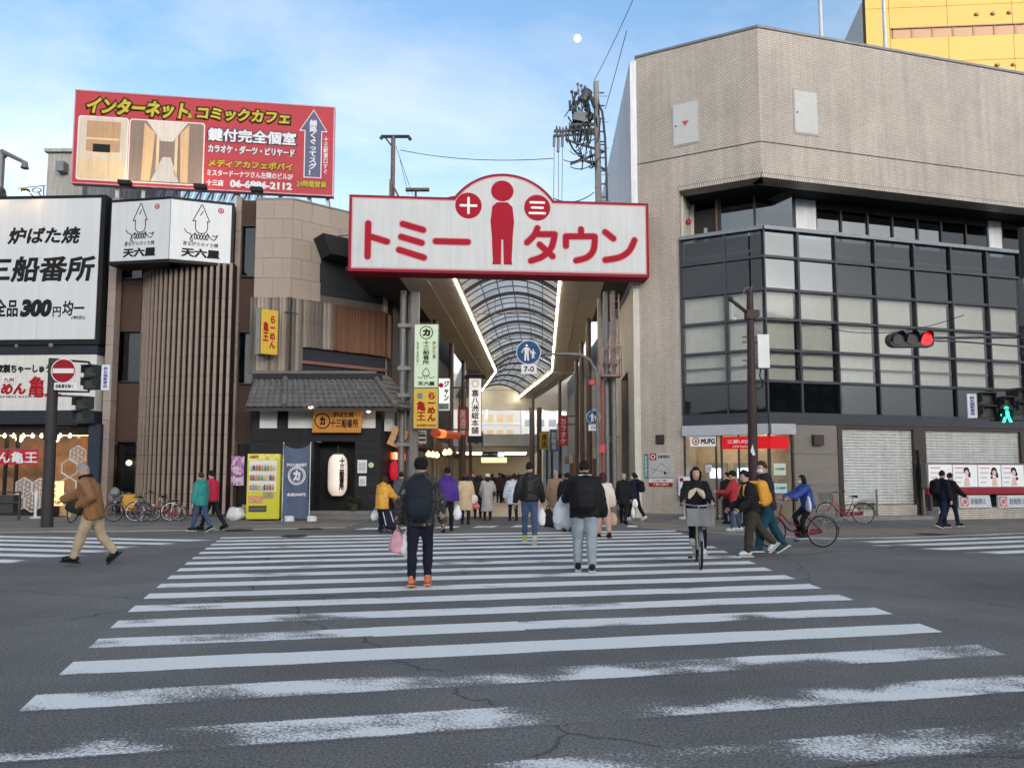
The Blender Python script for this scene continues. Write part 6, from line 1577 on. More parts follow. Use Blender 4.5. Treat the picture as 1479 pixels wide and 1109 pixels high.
part('small_mark', MB().box(x0 + W_ * 0.15, x0 + W_ * 0.36, y - 0.004, y, z0 + H_ * 0.74, z0 + H_ * 0.88), M('mark_green', (0.1, 0.16, 0.14), 0.5), t, WORLD)
text_fit(t, WORLD, 'RAMEN KIOH', x0 + W_ * 0.15, x1 - W_ * 0.08, z0 + H_ * 0.05, z0 + H_ * 0.11, y, INKR, 0.05)
t, x0, x1, z0, z1, y = vsign('cake_shop_sign', 'white vertical sign with black brush lettering in a dark roofed frame', 677, 695.5, 546, 630, 36, M('lit_white', (0.72, 0.71, 0.70), 0.5, var=0.03, emit=(1, 0.97, 0.95), es=0.10), 0.3, BLK)
W_, H_ = x1 - x0, z1 - z0
part('little_roof', MB().prism([(x0 - 0.22, z1 + 0.02), (x1 + 0.22, z1 + 0.02), (x1 + 0.12, z1 + 0.16), (x0 - 0.12, z1 + 0.16)], 35.85, 36.45), BLK, t, WORLD)
part('frame_foot', MB().box(x0 - 0.06, x1 + 0.06, 35.95, 36.35, z0 - 0.3, z0 - 0.005), BLK, t, WORLD)
part('crest_ring', MB().torus(W_ * 0.25, 0.018, 20, 5, Matrix.Translation(((x0 + x1) / 2, y, z1 - W_ * 0.45))), M('crest_gold', (0.35, 0.25, 0.1), 0.5), t, WORLD)
text_fit(t, WORLD, vtext('喜八洲総本舗'), x0 + W_ * 0.2, x1 - W_ * 0.2, z0 + H_ * 0.04, z1 - H_ * 0.20, y, INK, 0.022)
part('bracket', MB().box(x0 - 0.9, x0, 36.1, 36.2, z0 + 0.3, z0 + 0.38).box(x0 - 0.9, x0, 36.1, 36.2, z1 - 0.5, z1 - 0.42), STEEL, t, WORLD)
t, x0, x1, z0, z1, y = vsign('restaurant_side_sign', 'small white sign with red and green letters behind the ramen sign', 632, 650, 546, 593, 31.5, M('lit_white2', (0.66, 0.67, 0.66), 0.5, var=0.03, emit=(1, 1, 1), es=0.12))
W_, H_ = x1 - x0, z1 - z0
text_fit(t, WORLD, vtext('ジャン'), x0 + W_ * 0.5, x1 - W_ * 0.08, z0 + H_ * 0.3, z1 - H_ * 0.08, y, M('letter_green', (0.02, 0.09, 0.06), 0.5), 0.06)
part('red_dot', MB().ball((x0 + W_ * 0.28, y, z0 + H_ * 0.78), (W_ * 0.2, 0.01, W_ * 0.2), 12), INKR, t, WORLD)
part('lower_plate', MB().box(x0 + 0.05, x1 - 0.05, y - 0.004, y, z0 + 0.05, z0 + H_ * 0.22), M('plate_green', (0.10, 0.16, 0.14), 0.5, var=0.4, vs_=10), t, WORLD)
t, x0, x1, z0, z1, y = vsign('striped_side_sign', 'small black and white striped sign below the yellow ramen sign', 597, 616, 621, 641, 29.5, M('sign_offwhite', (0.6, 0.6, 0.57), 0.5))
for k in range(2): part('black_bar', MB().box(x0 + (x1 - x0) * 0.42, x1 - 0.03, y - 0.004, y, z0 + 0.12 + k * 0.17, z0 + 0.2 + k * 0.17), INK, t, WORLD)
text_fit(t, WORLD, '立呑み', x0 + 0.05, x1 - 0.06, z1 - 0.18, z1 - 0.04, y, INK, 0.03)
# tilted wooden plaque, orange tube lantern, red lanterns
p0 = AT(575, 632, 27.2)
TW = Frame((p0.x, p0.y), 12)
t = thing('wood_plaque', 'tilted brown wooden plaque hung beside the tavern corner post', 'sign', p0)
TT = TW.M @ Matrix.Translation((0, 0, p0.z)) @ Matrix.Rotation(R(22), 4, 'Y')
part('board', MB().box(-0.3, 0.3, -0.03, 0.03, -0.36, 0.36), M('plaque_wood', (0.40, 0.21, 0.07), 0.5, var=0.2, vs_=6), t, TT)
Fq = Frame((0, 0), 0); Fq.M = TT
text_fit(t, Fq, vtext('船番所'), -0.1, 0.12, -0.3, 0.3, -0.034, INK, 0.05)
def lantern(name, label, px, py, Y, rpx, hpx, col, es, glow=None, group=None):
 c = AT(px, py, Y); r = rpx / FPX * Y; h = hpx / FPX * Y
 t = thing(name, label, 'lantern', (c.x, Y, c.z - h / 2), 0, group)
 prof = [(r * 0.5, 0)] + [(r * (1 - abs(2 * k / 14 - 1) ** 3 * 0.45) * (1 if k % 2 else 0.97), 0.02 + (h - 0.04) * k / 14) for k in range(15)] + [(r * 0.5, h)]
 part('paper_body', MB().lathe(prof, 20), M(name + '_paper_%d' % int(px), col, 0.6, var=0.05, emit=glow or col, es=es), t, None, True)
 part('cap', MB().lathe([(r * 0.52, -0.02), (r * 0.52, 0.01)], 16).lathe([(r * 0.52, h - 0.01), (r * 0.52, h + 0.03)], 16).tube([(0, 0, h), (0, 0, h + 0.25)], 0.012, 5), INK, t)
 return t
lantern('red_lantern', 'long red paper lantern under the row of small red lanterns at the tavern corner', 569, 679, 28.2, 6.5, 28, (0.40, 0.006, 0.02), 0.25)
for k, (px, py) in enumerate(((557, 658), (564, 658), (571, 658.5), (578, 659), (583, 660))):
 lantern('small_red_lantern', ['small orange red lantern, first from the left in the row at the tavern corner', 'small orange red lantern, second from the left in the row at the tavern corner', 'small pale lantern in the middle of the row at the tavern corner', 'small orange lantern, second from the right in the row at the tavern corner', 'small orange red lantern, last on the right in the row at the tavern corner'][k], px, py, 28.4, 4.6, 12, (0.55, 0.05, 0.01) if k != 2 else (0.7, 0.4, 0.25), 0.5, group='row of lanterns at the tavern corner')
sc = AT(570, 672, 28.9)
corner_shop = part('red_stall_back', MB().box(sc.x - 0.55, sc.x + 0.45, 28.9, 29.0, 0.0, 3.3), M('stall_red', (0.20, 0.03, 0.02), 0.7, var=0.3, vs_=5), corner, WORLD)
c0, c1 = AT(627, 625, 29.5), AT(661, 629, 33.0)
t = thing('tube_lantern', 'long orange paper tube lamp above the shop entrance on the left of the arcade', 'lantern', c0)
d = c1 - c0
pts = [tuple(c0 + d * (k / 24)) for k in range(25)]
part('paper_tube', MB().tube(pts, [0.17 if k % 2 else 0.16 for k in range(25)], 14), M('tube_orange', (0.22, 0.045, 0.02), 0.6, emit=(1.0, 0.12, 0.03), es=0.05), t, WORLD, True)
part('lit_end', MB().tube([tuple(c0 + d * 0.12), tuple(c0 + d * 0.34)], 0.176, 14), emis('tube_glow', (1.0, 0.13, 0.02), 0.55), t, WORLD, True)
for k, (px, py) in enumerate(((619, 656), (625, 657), (631, 657.5), (643, 654), (649, 653))):
 c = AT(px, py, 31.5)
 tag(part('hanging_bulb', MB().lathe([(0.02, 0.16), (0.05, 0.12), (0.12, 0.02), (0.11, -0.05), (0.04, -0.1)], 12), emis('yellow_bulb', (1.0, 0.72, 0.2), 1.4), None, Matrix.Translation(c), True), ['leftmost yellow bulb hanging at the first shop of the arcade', 'second yellow bulb from the left at the first shop of the arcade', 'third yellow bulb from the left at the first shop of the arcade', 'second yellow bulb from the right at the first shop of the arcade', 'rightmost yellow bulb hanging at the first shop of the arcade'][k], 'lamp', 'yellow bulbs of the first arcade shop')
# yellow lightbox on the plank wall
p = AT(372, 480, 27.1)
YB = Frame((AT(369, 480, 27.2).x, 27.25), -52)
t = thing('yellow_wall_sign', 'narrow yellow lightbox with red lettering projecting from the plank wall', 'sign', p)
rz0, rz1 = AT(380, 513, 26.8).z, AT(380, 446, 26.8).z
part('sign_case', MB().box(0.0, 0.16, -0.02, 0.6, rz0, rz1), GALV, t, Frame((AT(369.5, 480, 26.6).x, 26.6), 0))
FY = Frame((AT(377, 480, 26.6).x, 26.58), 38)
part('sign_face', MB().box(0.0, 0.62, -0.01, 0.0, rz0 + 0.03, rz1 - 0.05), YLW, t, FY)
text_fit(t, FY, vtext('らーめん'), 0.32, 0.54, rz0 + 0.25, rz1 - 0.25, -0.012, INKR, 0.05); text_fit(t, FY, vtext('亀王'), 0.07, 0.28, rz0 + 0.5, rz1 - 0.5, -0.012, INKR, 0.05)
# ================================================================== red roof billboard
RO = AT(107.5, 195, 29.6)
RBF = Frame((RO.x, RO.y), 8.0)
rz0 = (RBF.hit(106, 263)[1] + RBF.hit(480, 283)[1]) / 2; rz1 = (RBF.hit(112, 129.5)[1] + RBF.hit(481, 158)[1]) / 2; RW_ = RBF.hit(481, 220)[0]
rb = thing('red_billboard', 'large red billboard with yellow and white lettering on the roof at the left', 'billboard', RBF.world(RW_ / 2, 0, rz0))
REDB = M('billboard_red', (0.38, 0.018, 0.028), 0.6, var=0.04, vs_=0.5)
part('panel', MB().box(0, RW_, 0, 0.28, rz0, rz1), REDB, rb, RBF)
part('panel_edge', MB().box(-0.05, 0.0, -0.02, 0.3, rz0 - 0.04, rz1 + 0.05).box(RW_, RW_ + 0.05, -0.02, 0.3, rz0 - 0.04, rz1 + 0.05).box(0, RW_, -0.02, 0.3, rz1, rz1 + 0.05).box(0, RW_, -0.02, 0.3, rz0 - 0.04, rz0), M('billboard_edge', (0.40, 0.20, 0.22), 0.4, metal=0.3), rb, RBF)
BHt = rz1 - rz0
def bb_uv(px, py):     # board fractions measured in the photograph
 x, z = RBF.hit(px, py); return x, z
YLT = M('letter_yellow', (0.46, 0.35, 0.015), 0.5, var=0); DK = M('letter_dark', (0.05, 0.045, 0.02), 0.5, var=0); NV_ = M('letter_navy', (0.05, 0.06, 0.13), 0.5, var=0)
def rb_text(body, px0, px1, py0, py1, mat, bold, outline=None, ob=0.0, shear=0.0, vert=False):
 # py0/py1 are top/bottom at the text's left; the board's own slope is in the plane
 x0, x1 = RBF.hit(px0, (py0 + py1) / 2)[0], RBF.hit(px1, (py0 + py1) / 2)[0]
 zt, zb = RBF.hit(px0, py0)[1], RBF.hit(px0, py1)[1]
 if outline: text_fit(rb, RBF, body, x0 - ob, x1 + ob, zb - ob, zt + ob, -0.003, outline, bold + ob * 1.1, shear=shear)
 text_fit(rb, RBF, body, x0, x1, zb, zt, -0.008, mat, bold, shear=shear)
rb_text('インターネット', 125, 273, 139, 165, YLT, 0.07, DK, 0.07, 0.2)
rb_text('&', 271, 278, 163, 171, YLT, 0.05, DK, 0.03)
rb_text('コミックカフェ', 284, 419, 153, 173, YLT, 0.07, DK, 0.07, 0.08)
rb_text('鍵付完全個室', 300, 428, 184, 204, INKW, 0.045, NV_, 0.05)
rb_text('カラオケ・ダーツ・ビリヤード', 300, 426, 208, 220.5, INKW, 0.05, NV_, 0.035)
rb_text('メディアカフェポパイ', 300, 424, 229, 241, YLT, 0.06, DK, 0.03)
rb_text('ミスタードーナツさん左隣のビル2F', 299, 423, 244.5, 254, INKW, 0.025)
rb_text('十三店', 298, 323, 259, 268, INKW, 0.03); rb_text('06-6886-2112', 332, 422, 259.5, 271, INKW, 0.06)
rb_text('24時間営業', 428, 472, 260, 270, YLT, 0.04, DK, 0.02)
# arrow
ax0, ax1 = bb_uv(434, 200)[0], bb_uv(471, 200)[0]; az1 = bb_uv(452, 160)[1]; azn = bb_uv(452, 189)[1]; az0 = bb_uv(452, 256)[1]
sx0, sx1 = bb_uv(440.5, 220)[0], bb_uv(463.5, 220)[0]; am = (ax0 + ax1) / 2
def arrow(g): return [(sx0 - g, az0 - g), (sx1 + g, az0 - g), (sx1 + g, azn - g), (ax1 + g * 1.6, azn - g), (am, az1 + g * 1.4), (ax0 - g * 1.6, azn - g), (sx0 - g, azn - g)]
mb = MB(); A0 = arrow(0.035)
mb.prism([A0[0], A0[1], A0[2], A0[6]], -0.004, -0.0005).prism([A0[3], A0[4], A0[5]], -0.0045, -0.0005); part('arrow_edge', mb, INKW, rb, RBF)
mb = MB(); A0 = arrow(0.0)
mb.prism([A0[0], A0[1], A0[2], A0[6]], -0.009, -0.0055).prism([A0[3], A0[4], A0[5]], -0.0095, -0.0055); part('arrow', mb, NV_, rb, RBF)
text_fit(rb, RBF, vtext('線路くぐってスグ!'), sx0 + 0.16, sx1 - 0.16, az0 + 0.08, az1 - 0.42, -0.012, INKW, 0.05)
text_fit(rb, RBF, vtext('十三駅東口すぐ'), bb_uv(467, 220)[0], bb_uv(474, 220)[0], bb_uv(470, 252)[1], bb_uv(470, 198)[1], -0.003, INKW, 0.03)
# two printed interior pictures
def frame_pic(px0, px1, py0, py1):
 x0, x1 = RBF.hit(px0, (py0 + py1) / 2)[0], RBF.hit(px1, (py0 + py1) / 2)[0]; z1 = RBF.hit(px0, py0)[1]; z0 = RBF.hit(px0, py1)[1]
 g = 0.045; r_ = 0.12
 def rounded(g):
  P = []
  for (cx, cz, a0) in ((x1 - r_ + g, z1 - r_ + g, 0), (x0 + r_ - g, z1 - r_ + g, 90), (x0 + r_ - g, z0 + r_ - g, 180), (x1 - r_ + g, z0 + r_ - g, 270)):
   for k in range(6): P.append((cx + r_ * math.cos(R(a0 + 18 * k)), cz + r_ * math.sin(R(a0 + 18 * k))))
  return P
 part('picture_edge', MB().prism(rounded(g), -0.005, -0.0005), M('picture_pink', (0.75, 0.6, 0.55), 0.5), rb, RBF)
 return x0, x1, z0, z1, rounded(0.0)
pc_ = lambda n, c: M('print_' + n, c, 0.55, var=0.06, vs_=4, streak=0.12)
def poly(mb, pts, y): mb.prism(pts, y, -0.0055); return mb
x0, x1, z0, z1, rd = frame_pic(113, 183, 168, 258)
part('picture', poly(MB(), rd, -0.008), pc_('booth', (0.55, 0.46, 0.36)), rb, RBF)
w, h = x1 - x0, z1 - z0
Q = lambda a, b, c, d: [(x0 + a * w, z0 + c * h), (x0 + b * w, z0 + c * h), (x0 + b * w, z0 + d * h), (x0 + a * w, z0 + d * h)]
part('picture', poly(MB(), Q(0.16, 0.86, 0.45, 0.94), -0.0095), pc_('slats', (0.42, 0.24, 0.12)), rb, RBF)
part('picture', poly(MB(), Q(0.02, 0.96, 0.02, 0.32), -0.0095), pc_('bench', (0.62, 0.44, 0.24)), rb, RBF)
part('picture', poly(poly(MB(), Q(0.1, 0.9, 0.38, 0.43), -0.011), Q(0.13, 0.84, 0.64, 0.67), -0.011), pc_('shelf', (0.66, 0.47, 0.25)), rb, RBF)
part('picture', poly(MB(), Q(0.3, 0.66, 0.44, 0.57), -0.012), INK, rb, RBF)
x0, x1, z0, z1, rd = frame_pic(187, 293.5, 173, 262)
w, h = x1 - x0, z1 - z0
part('picture', poly(MB(), rd, -0.008), pc_('hall', (0.20, 0.135, 0.10)), rb, RBF)
P4 = lambda pts: [(x0 + a * w, z0 + b * h) for a, b in pts]
part('picture', poly(MB(), P4([(0.22, 1.0), (0.78, 1.0), (0.58, 0.68), (0.42, 0.68)]), -0.0095), pc_('ceil', (0.60, 0.52, 0.44)), rb, RBF)
part('picture', poly(MB(), P4([(0.30, 0.02), (0.68, 0.02), (0.56, 0.42), (0.45, 0.42)]), -0.0095), pc_('carpet', (0.50, 0.46, 0.40)), rb, RBF)
part('picture', poly(poly(MB(), P4([(0.17, 0.02), (0.29, 0.02), (0.34, 0.80), (0.19, 0.97)]), -0.0095), P4([(0.70, 0.02), (0.80, 0.02), (0.80, 0.97), (0.68, 0.82)]), -0.0095), pc_('door', (0.58, 0.36, 0.17)), rb, RBF)
part('picture', poly(poly(MB(), P4([(0.36, 0.12), (0.40, 0.2), (0.40, 0.74), (0.36, 0.80)]), -0.0095), P4([(0.61, 0.14), (0.65, 0.08), (0.65, 0.80), (0.61, 0.74)]), -0.0095), pc_('door2', (0.62, 0.45, 0.27)), rb, RBF)
# legs, floodlights
for px in (165, 203, 340, 403, 445, 472):
 x = RBF.hit(px, 275)[0]
 part('leg', MB().box(x - 0.07, x + 0.07, 0.3, 0.44, 11.6, rz0 + 0.4), M('leg_grey', (0.38, 0.38, 0.37), 0.5, metal=0.3), rb, RBF)
 part('brace', MB().tube([(x, 0.4, rz0 + 0.3), (x + 0.2, 1.6, 11.7)], 0.05, 6), MATS['leg_grey'], rb, RBF)
for k, px in enumerate((192, 298, 377)):
 x, z = RBF.hit(px, 268 + k * 3)
 part('floodlight', MB().box(x - 0.24, x + 0.24, -1.0, -0.72, rz0 - 0.32, rz0 - 0.16).tube([(x, -0.7, rz0 - 0.25), (x, 0.1, rz0 - 0.1)], 0.025, 6), BLK, rb, RBF)
 if k < 2: part('floodlight_glass', MB().box(x - 0.18, x + 0.18, -0.97, -0.75, rz0 - 0.158, rz0 - 0.15), emis('flood_glow', (1.0, 0.85, 0.6), 20), rb, RBF)
# ================================================================== poles, wires, signals, street signs
CONC = M('pole_concrete', (0.30, 0.285, 0.265), 0.85, var=0.15, vs_=3, bump=0.2)
up_ = AT(861, 119, 29.2); ub = AT(866.5, 285, 29.2)
upole = thing('utility_pole', 'concrete utility pole crowded with transformer and cables beside the bank', 'utility pole', (ub.x + 0.08, 29.2, 0))
part('shaft', MB().tube([(ub.x + 0.08, 29.2, 0), (up_.x, 29.2, up_.z)], [0.19, 0.115], 14), CONC, upole, WORLD, True)
CER = M('insulator', (0.20, 0.20, 0.21), 0.35); CAB = M('cable_black', (0.015, 0.015, 0.016), 0.6, var=0)
def U(px, py, dy=0.0): return AT(px, py, 29.2 + dy)
def arm(p0, p1, dy0=0, dy1=0, r=0.05, name='cross_arm', m=None):
 return part(name, MB().tube([U(*p0, dy0), U(*p1, dy1)], r, 6), m or GALV, upole, WORLD)
arm((800, 190), (866, 187), -0.1, 0.1, 0.06); arm((800, 196), (866, 193), -0.1, 0.1, 0.06)
arm((820, 203), (872, 219), -0.2, 0.2); arm((824, 237), (872, 219), -0.1, 0.2, 0.06); arm((842, 231), (874, 245), 0, 0.2); arm((824, 181), (858, 180), -0.1, 0.0, 0.07)
gear = MB(); random.seed(4)
for k in range(26):
 a = U(random.uniform(824, 856), random.uniform(130, 184), random.uniform(-0.3, 0.2)); b = a + Vector((random.uniform(-0.16, 0.16), 0, random.uniform(-0.4, -0.08)))
 gear.tube([a, b], random.uniform(0.03, 0.075), 7).ball(a, random.uniform(0.05, 0.1), 6)
for k in range(14):
 a = U(804 + 4.6 * k, 188 + (k % 3), random.uniform(-0.3, 0.3)); gear.tube([a + Vector((0, 0, 0.16)), a, a + Vector((random.uniform(-0.1, 0.1), 0, -random.uniform(0.2, 0.7)))], 0.035, 6).ball(a, 0.075, 6)
tag(part('switch_gear', gear, M('gear_dark', (0.06, 0.065, 0.07), 0.5, var=0.3), upole, WORLD), kind='stuff')
for k, px in enumerate((836, 841, 846.5)):
 a, b = U(px, 137), U(px - 1.5, 122 + 2 * k)
 part('insulator', MB().tube([a, b], 0.035, 6).ball(b, 0.07, 8).ball(a.lerp(b, 0.4), 0.06, 8), CER, upole, WORLD)
tr = lumpy((0, 0, 0), (0.42, 0.3, 0.36), 5, 14, 0.0); c = U(846, 139)
part('transformer', MB().lathe([(0.17, -0.26), (0.2, -0.22), (0.2, 0.17), (0.23, 0.2), (0.18, 0.25), (0.05, 0.28)], 14, Matrix.Translation(c) @ Matrix.Rotation(R(20), 4, 'Y')), M('transformer_grey', (0.12, 0.135, 0.14), 0.5, metal=0.3, var=0.2), upole, WORLD, True)
part('switch_box', MB().box(-0.28, 0.28, -0.2, 0.2, -0.2, 0.2, Matrix.Translation(U(838, 171)) @ Matrix.Rotation(R(12), 4, 'Y')), MATS['transformer_grey'], upole, WORLD)
part('switch_gear', MB().tube([U(823, 146), U(824, 160)], 0.06, 8).tube([U(829, 158), U(831, 168)], 0.07, 8).tube([U(846, 160), U(850, 152)], 0.09, 8).tube([U(833, 178), U(846, 174)], 0.06, 8), MATS['transformer_grey'], upole, WORLD)
mb = MB()
random.seed(11)
for k in range(70):
 a = U(random.uniform(826, 868), random.uniform(135, 245), random.uniform(-0.3, 0.3)); b = U(min(872, max(805, a.x * 0 + random.uniform(812, 868))), random.uniform(150, 250), random.uniform(-0.3, 0.3))
 if (a - b).length > 1.4: continue
 m_ = a.lerp(b, 0.5) + Vector((0, 0, -random.uniform(0.15, 0.5)))
 pts = [a.lerp(m_, t) .lerp(m_.lerp(b, t), t) for t in [i / 8 for i in range(9)]]
 mb.tube(pts, random.uniform(0.014, 0.03), 5)
part('jumper_cable', mb, CAB, upole, WORLD)
mb = MB()
for k, px in enumerate((800.5, 806.5, 812.5)):
 mb.tube([U(px, 196), U(px - 0.5, 212 + (8 if k == 1 else 0))], 0.055, 8).tube([U(px, 212), U(px - (1 if k != 1 else 0), 290)], 0.014, 5)
part('drop_fuse', mb, CER, upole, WORLD)
part('side_riser', MB().tube([U(863, 147), U(870, 162), U(874, 200), U(877, 290)], 0.05, 7).tube([U(866, 205), U(874, 205)], 0.03, 6), M('riser_grey', (0.10, 0.11, 0.12), 0.5), upole, WORLD, True)
mb = MB()
for k in range(9):
 z = U(866, 285).z - 0.2 + k * 0.55; s_ = -1 if k % 2 else 1
 xk = ub.x + 0.08 + (up_.x - ub.x) * 0.5 * (k / 9); mb.tube([(xk, 29.1, z), (xk + s_ * 0.33, 29.1, z)], 0.012, 5)
 mb.tube([(xk - 0.19, 29.2, z + 0.2), (xk + 0.19, 29.2, z + 0.2)], 0.03, 6)
part('step_bolt', mb, GALV, upole, WORLD)
def wire(label, A, B, sag, r=0.012, grp=None, nseg=16):
 A, B = Vector(A), Vector(B); pts = []
 for k in range(nseg + 1):
  t = k / nseg; p = A.lerp(B, t); p.z -= sag * 4 * t * (1 - t); pts.append(p)
 return tag(part('overhead_wire', MB().tube(pts, r, 5), CAB, None), label, 'wire', grp)
wire('thin wire running from the pole top up past the top edge of the photo', U(858, 117), AT(923, -20, 24), 0.1, 0.012)
wire('thin wire rising from the side riser of the pole to the top of the photo', U(874, 158), AT(905, 45, 27), 0.05, 0.014)
wire('thin level wire between the left T-shaped pole and the concrete utility pole', AT(578, 217, 34.9), U(800, 229), 0.25, 0.016)
wire('faint wire crossing the bank glass from the signal pole to the left', AT(1195, 474, 22.5), AT(1392, 455, 19.5), 0.3, 0.010)
wire('black cable looping from the board railing to the utility pole', AT(800, 287, 27.2), U(858, 278), 0.25, 0.02)
c = AT(903, 55, 26.5)
# T-shaped pole
tp = AT(568, 200, 35)
t = thing('steel_pole', 'brown T-shaped steel pole with a cross arm behind the name board', 'pole', (tp.x, 35, 0))
RST = M('pole_rust', (0.13, 0.085, 0.075), 0.6, var=0.15)
part('shaft', MB().tube([(tp.x, 35, 0), (tp.x, 35, AT(568, 198, 35).z)], 0.11, 10), RST, t, WORLD)
part('cross_arm', MB().tube([AT(550, 201, 35), AT(552, 197.5, 35), AT(590, 197.5, 35), AT(593, 202, 35)], 0.09, 7).tube([AT(554, 196, 35), AT(568, 214, 35)], 0.04, 6), STEEL, t, WORLD)
part('side_post', MB().tube([(AT(564.5, 260, 34.6).x, 34.6, 9), AT(564.5, 260, 34.6)], 0.07, 7).tube([AT(564.5, 261, 34.6), AT(576, 285, 34.6)], 0.05, 6), RST, t, WORLD)
part('stay_wire', MB().tube([AT(572, 212, 34.8), AT(596, 282, 34.0)], 0.016, 5).tube([AT(578, 232, 34.8), AT(590, 282, 34.0)], 0.013, 5), GALV, t, WORLD)
part('lamp_bar', MB().box(AT(586, 273.5, 34).x, AT(620, 273.5, 34).x, 33.9, 34.1, AT(600, 276, 34).z, AT(600, 272.5, 34).z).tube([AT(600.5, 274, 34), AT(600.5, 290, 34)], 0.06, 6), STEEL, t, WORLD)
# street lamp at the far left, antenna
t = thing('street_lamp', 'grey street lamp with an angled arm above the white billboard', 'street lamp', (AT(2, 290, 33).x, 33, 0))
b0 = AT(3, 219, 33)
part('shaft', MB().tube([(AT(0, 290, 33).x, 33, 0), tuple(b0)], 0.14, 8), GALV, t, WORLD)
part('arm', MB().tube([b0, AT(36, 235, 32)], [0.11, 0.08], 8).prism([(b0.x, b0.z), (AT(12, 224, 33).x, AT(12, 224, 33).z), (AT(5, 230, 33).x, AT(5, 230, 33).z)], 32.9, 33.05), GALV, t, WORLD)
part('lamp_head', MB().lathe([(0.1, 0.1), (0.14, -0.1), (0.17, -0.2), (0.05, -0.25)], 12, Matrix.Translation(AT(36, 237, 32))), GALV, t, WORLD, True)
part('camera_cluster', MB().ball(AT(2, 277, 32.8), 0.2, 8).ball(AT(5, 284, 32.8), 0.16, 8).tube([AT(2, 270, 32.8), AT(12, 290, 32.8)], 0.04, 5), STEEL, t, WORLD)
t = thing('tv_antenna', 'small rooftop television antenna beside the pale stair house', 'antenna', AT(63, 290, 32))
mb = MB().tube([AT(63, 292, 32), AT(63, 268, 32)], 0.03, 6).tube([AT(26, 272.5, 32), AT(66, 268, 32)], 0.02, 5).tube([AT(62, 289, 32), AT(55, 277, 32)], 0.03, 5)
part('boom', mb, GALV, t, WORLD)
part('dish', MB().torus(0.2, 0.03, 18, 5, Matrix.Translation(AT(53, 275, 32)) @ Matrix.Diagonal((1, 1, 0.5, 1))), GALV, t, WORLD)
# ---- left signal pole
PB = M('signal_pole_dark', (0.040, 0.036, 0.036), 0.5, var=0.12, bump=0.1)
sp_ = G(67.5, 762); SY = sp_.y
def L_(px, py, dy=0.0): return AT(px, py, SY + dy)
spole = thing('signal_pole', 'dark round signal pole with a no-entry sign at the left kerb', 'pole', (sp_.x, SY, 0.016))
part('shaft', MB().tube([(sp_.x, SY, 0), (L_(78, 518)).to_tuple()], [0.165, 0.14], 16).tube([L_(72, 636), L_(73, 626)], 0.19, 14), PB, spole, WORLD, True)
part('bracket', MB().tube([L_(78, 519), L_(128, 523), L_(130, 527)], 0.04, 6).tube([L_(80, 565), L_(128, 566), L_(129, 561)], 0.035, 6).tube([L_(80, 571), L_(119, 573)], 0.03, 6).tube([L_(76, 613), L_(112, 613)], 0.025, 6).tube([L_(80, 617), L_(100, 617)], 0.02, 6), PB, spole, WORLD)
ne = thing('no_entry_sign', 'round red no-entry sign on the left signal pole', 'road sign', L_(91.5, 558, -0.25))
cN = L_(91.5, 535.5, -0.25); rN = 18.0 / FPX * SY
disc = lambda r, c, y0, y1, n=36: MB().prism([(c.x + r * math.cos(2 * math.pi * k / n), c.z + r * math.sin(2 * math.pi * k / n)) for k in range(n)], y0, y1)
part('rim', disc(rN, cN, cN.y, cN.y + 0.02), M('sign_rim', (0.62, 0.60, 0.60), 0.4), ne, WORLD)
part('face', disc(rN * 0.92, cN, cN.y - 0.006, cN.y - 0.001), M('noentry_red', (0.24, 0.006, 0.014), 0.6, spec=0.2), ne, WORLD)
part('bar', MB().box(cN.x - rN * 0.84, cN.x + rN * 0.84, cN.y - 0.011, cN.y - 0.007, cN.z - rN * 0.19, cN.z + rN * 0.19), WHS, ne, WORLD)
part('clamp', MB().box(cN.x - 0.3, cN.x - 0.05, cN.y + 0.02, cN.y + 0.1, cN.z - 0.06, cN.z + 0.06), GALV, ne, WORLD)
x0, x1, z0, z1 = yr(78, 111, 552.5, 563, SY - 0.25)
t = thing('sign_plate', 'small white plate under the no-entry sign', 'road sign', (x0, SY - 0.25, z0)); part('plate', MB().box(x0, x1, SY - 0.25, SY - 0.235, z0, z1), WHS, t, WORLD)
text_fit(t, WORLD, '自転車を除く', x0 + 0.05, x1 - 0.1, z0 + 0.05, z1 - 0.05, SY - 0.252, INK, 0.04)
SIGC = M('signal_case', (0.032, 0.036, 0.036), 0.45, var=0.1)
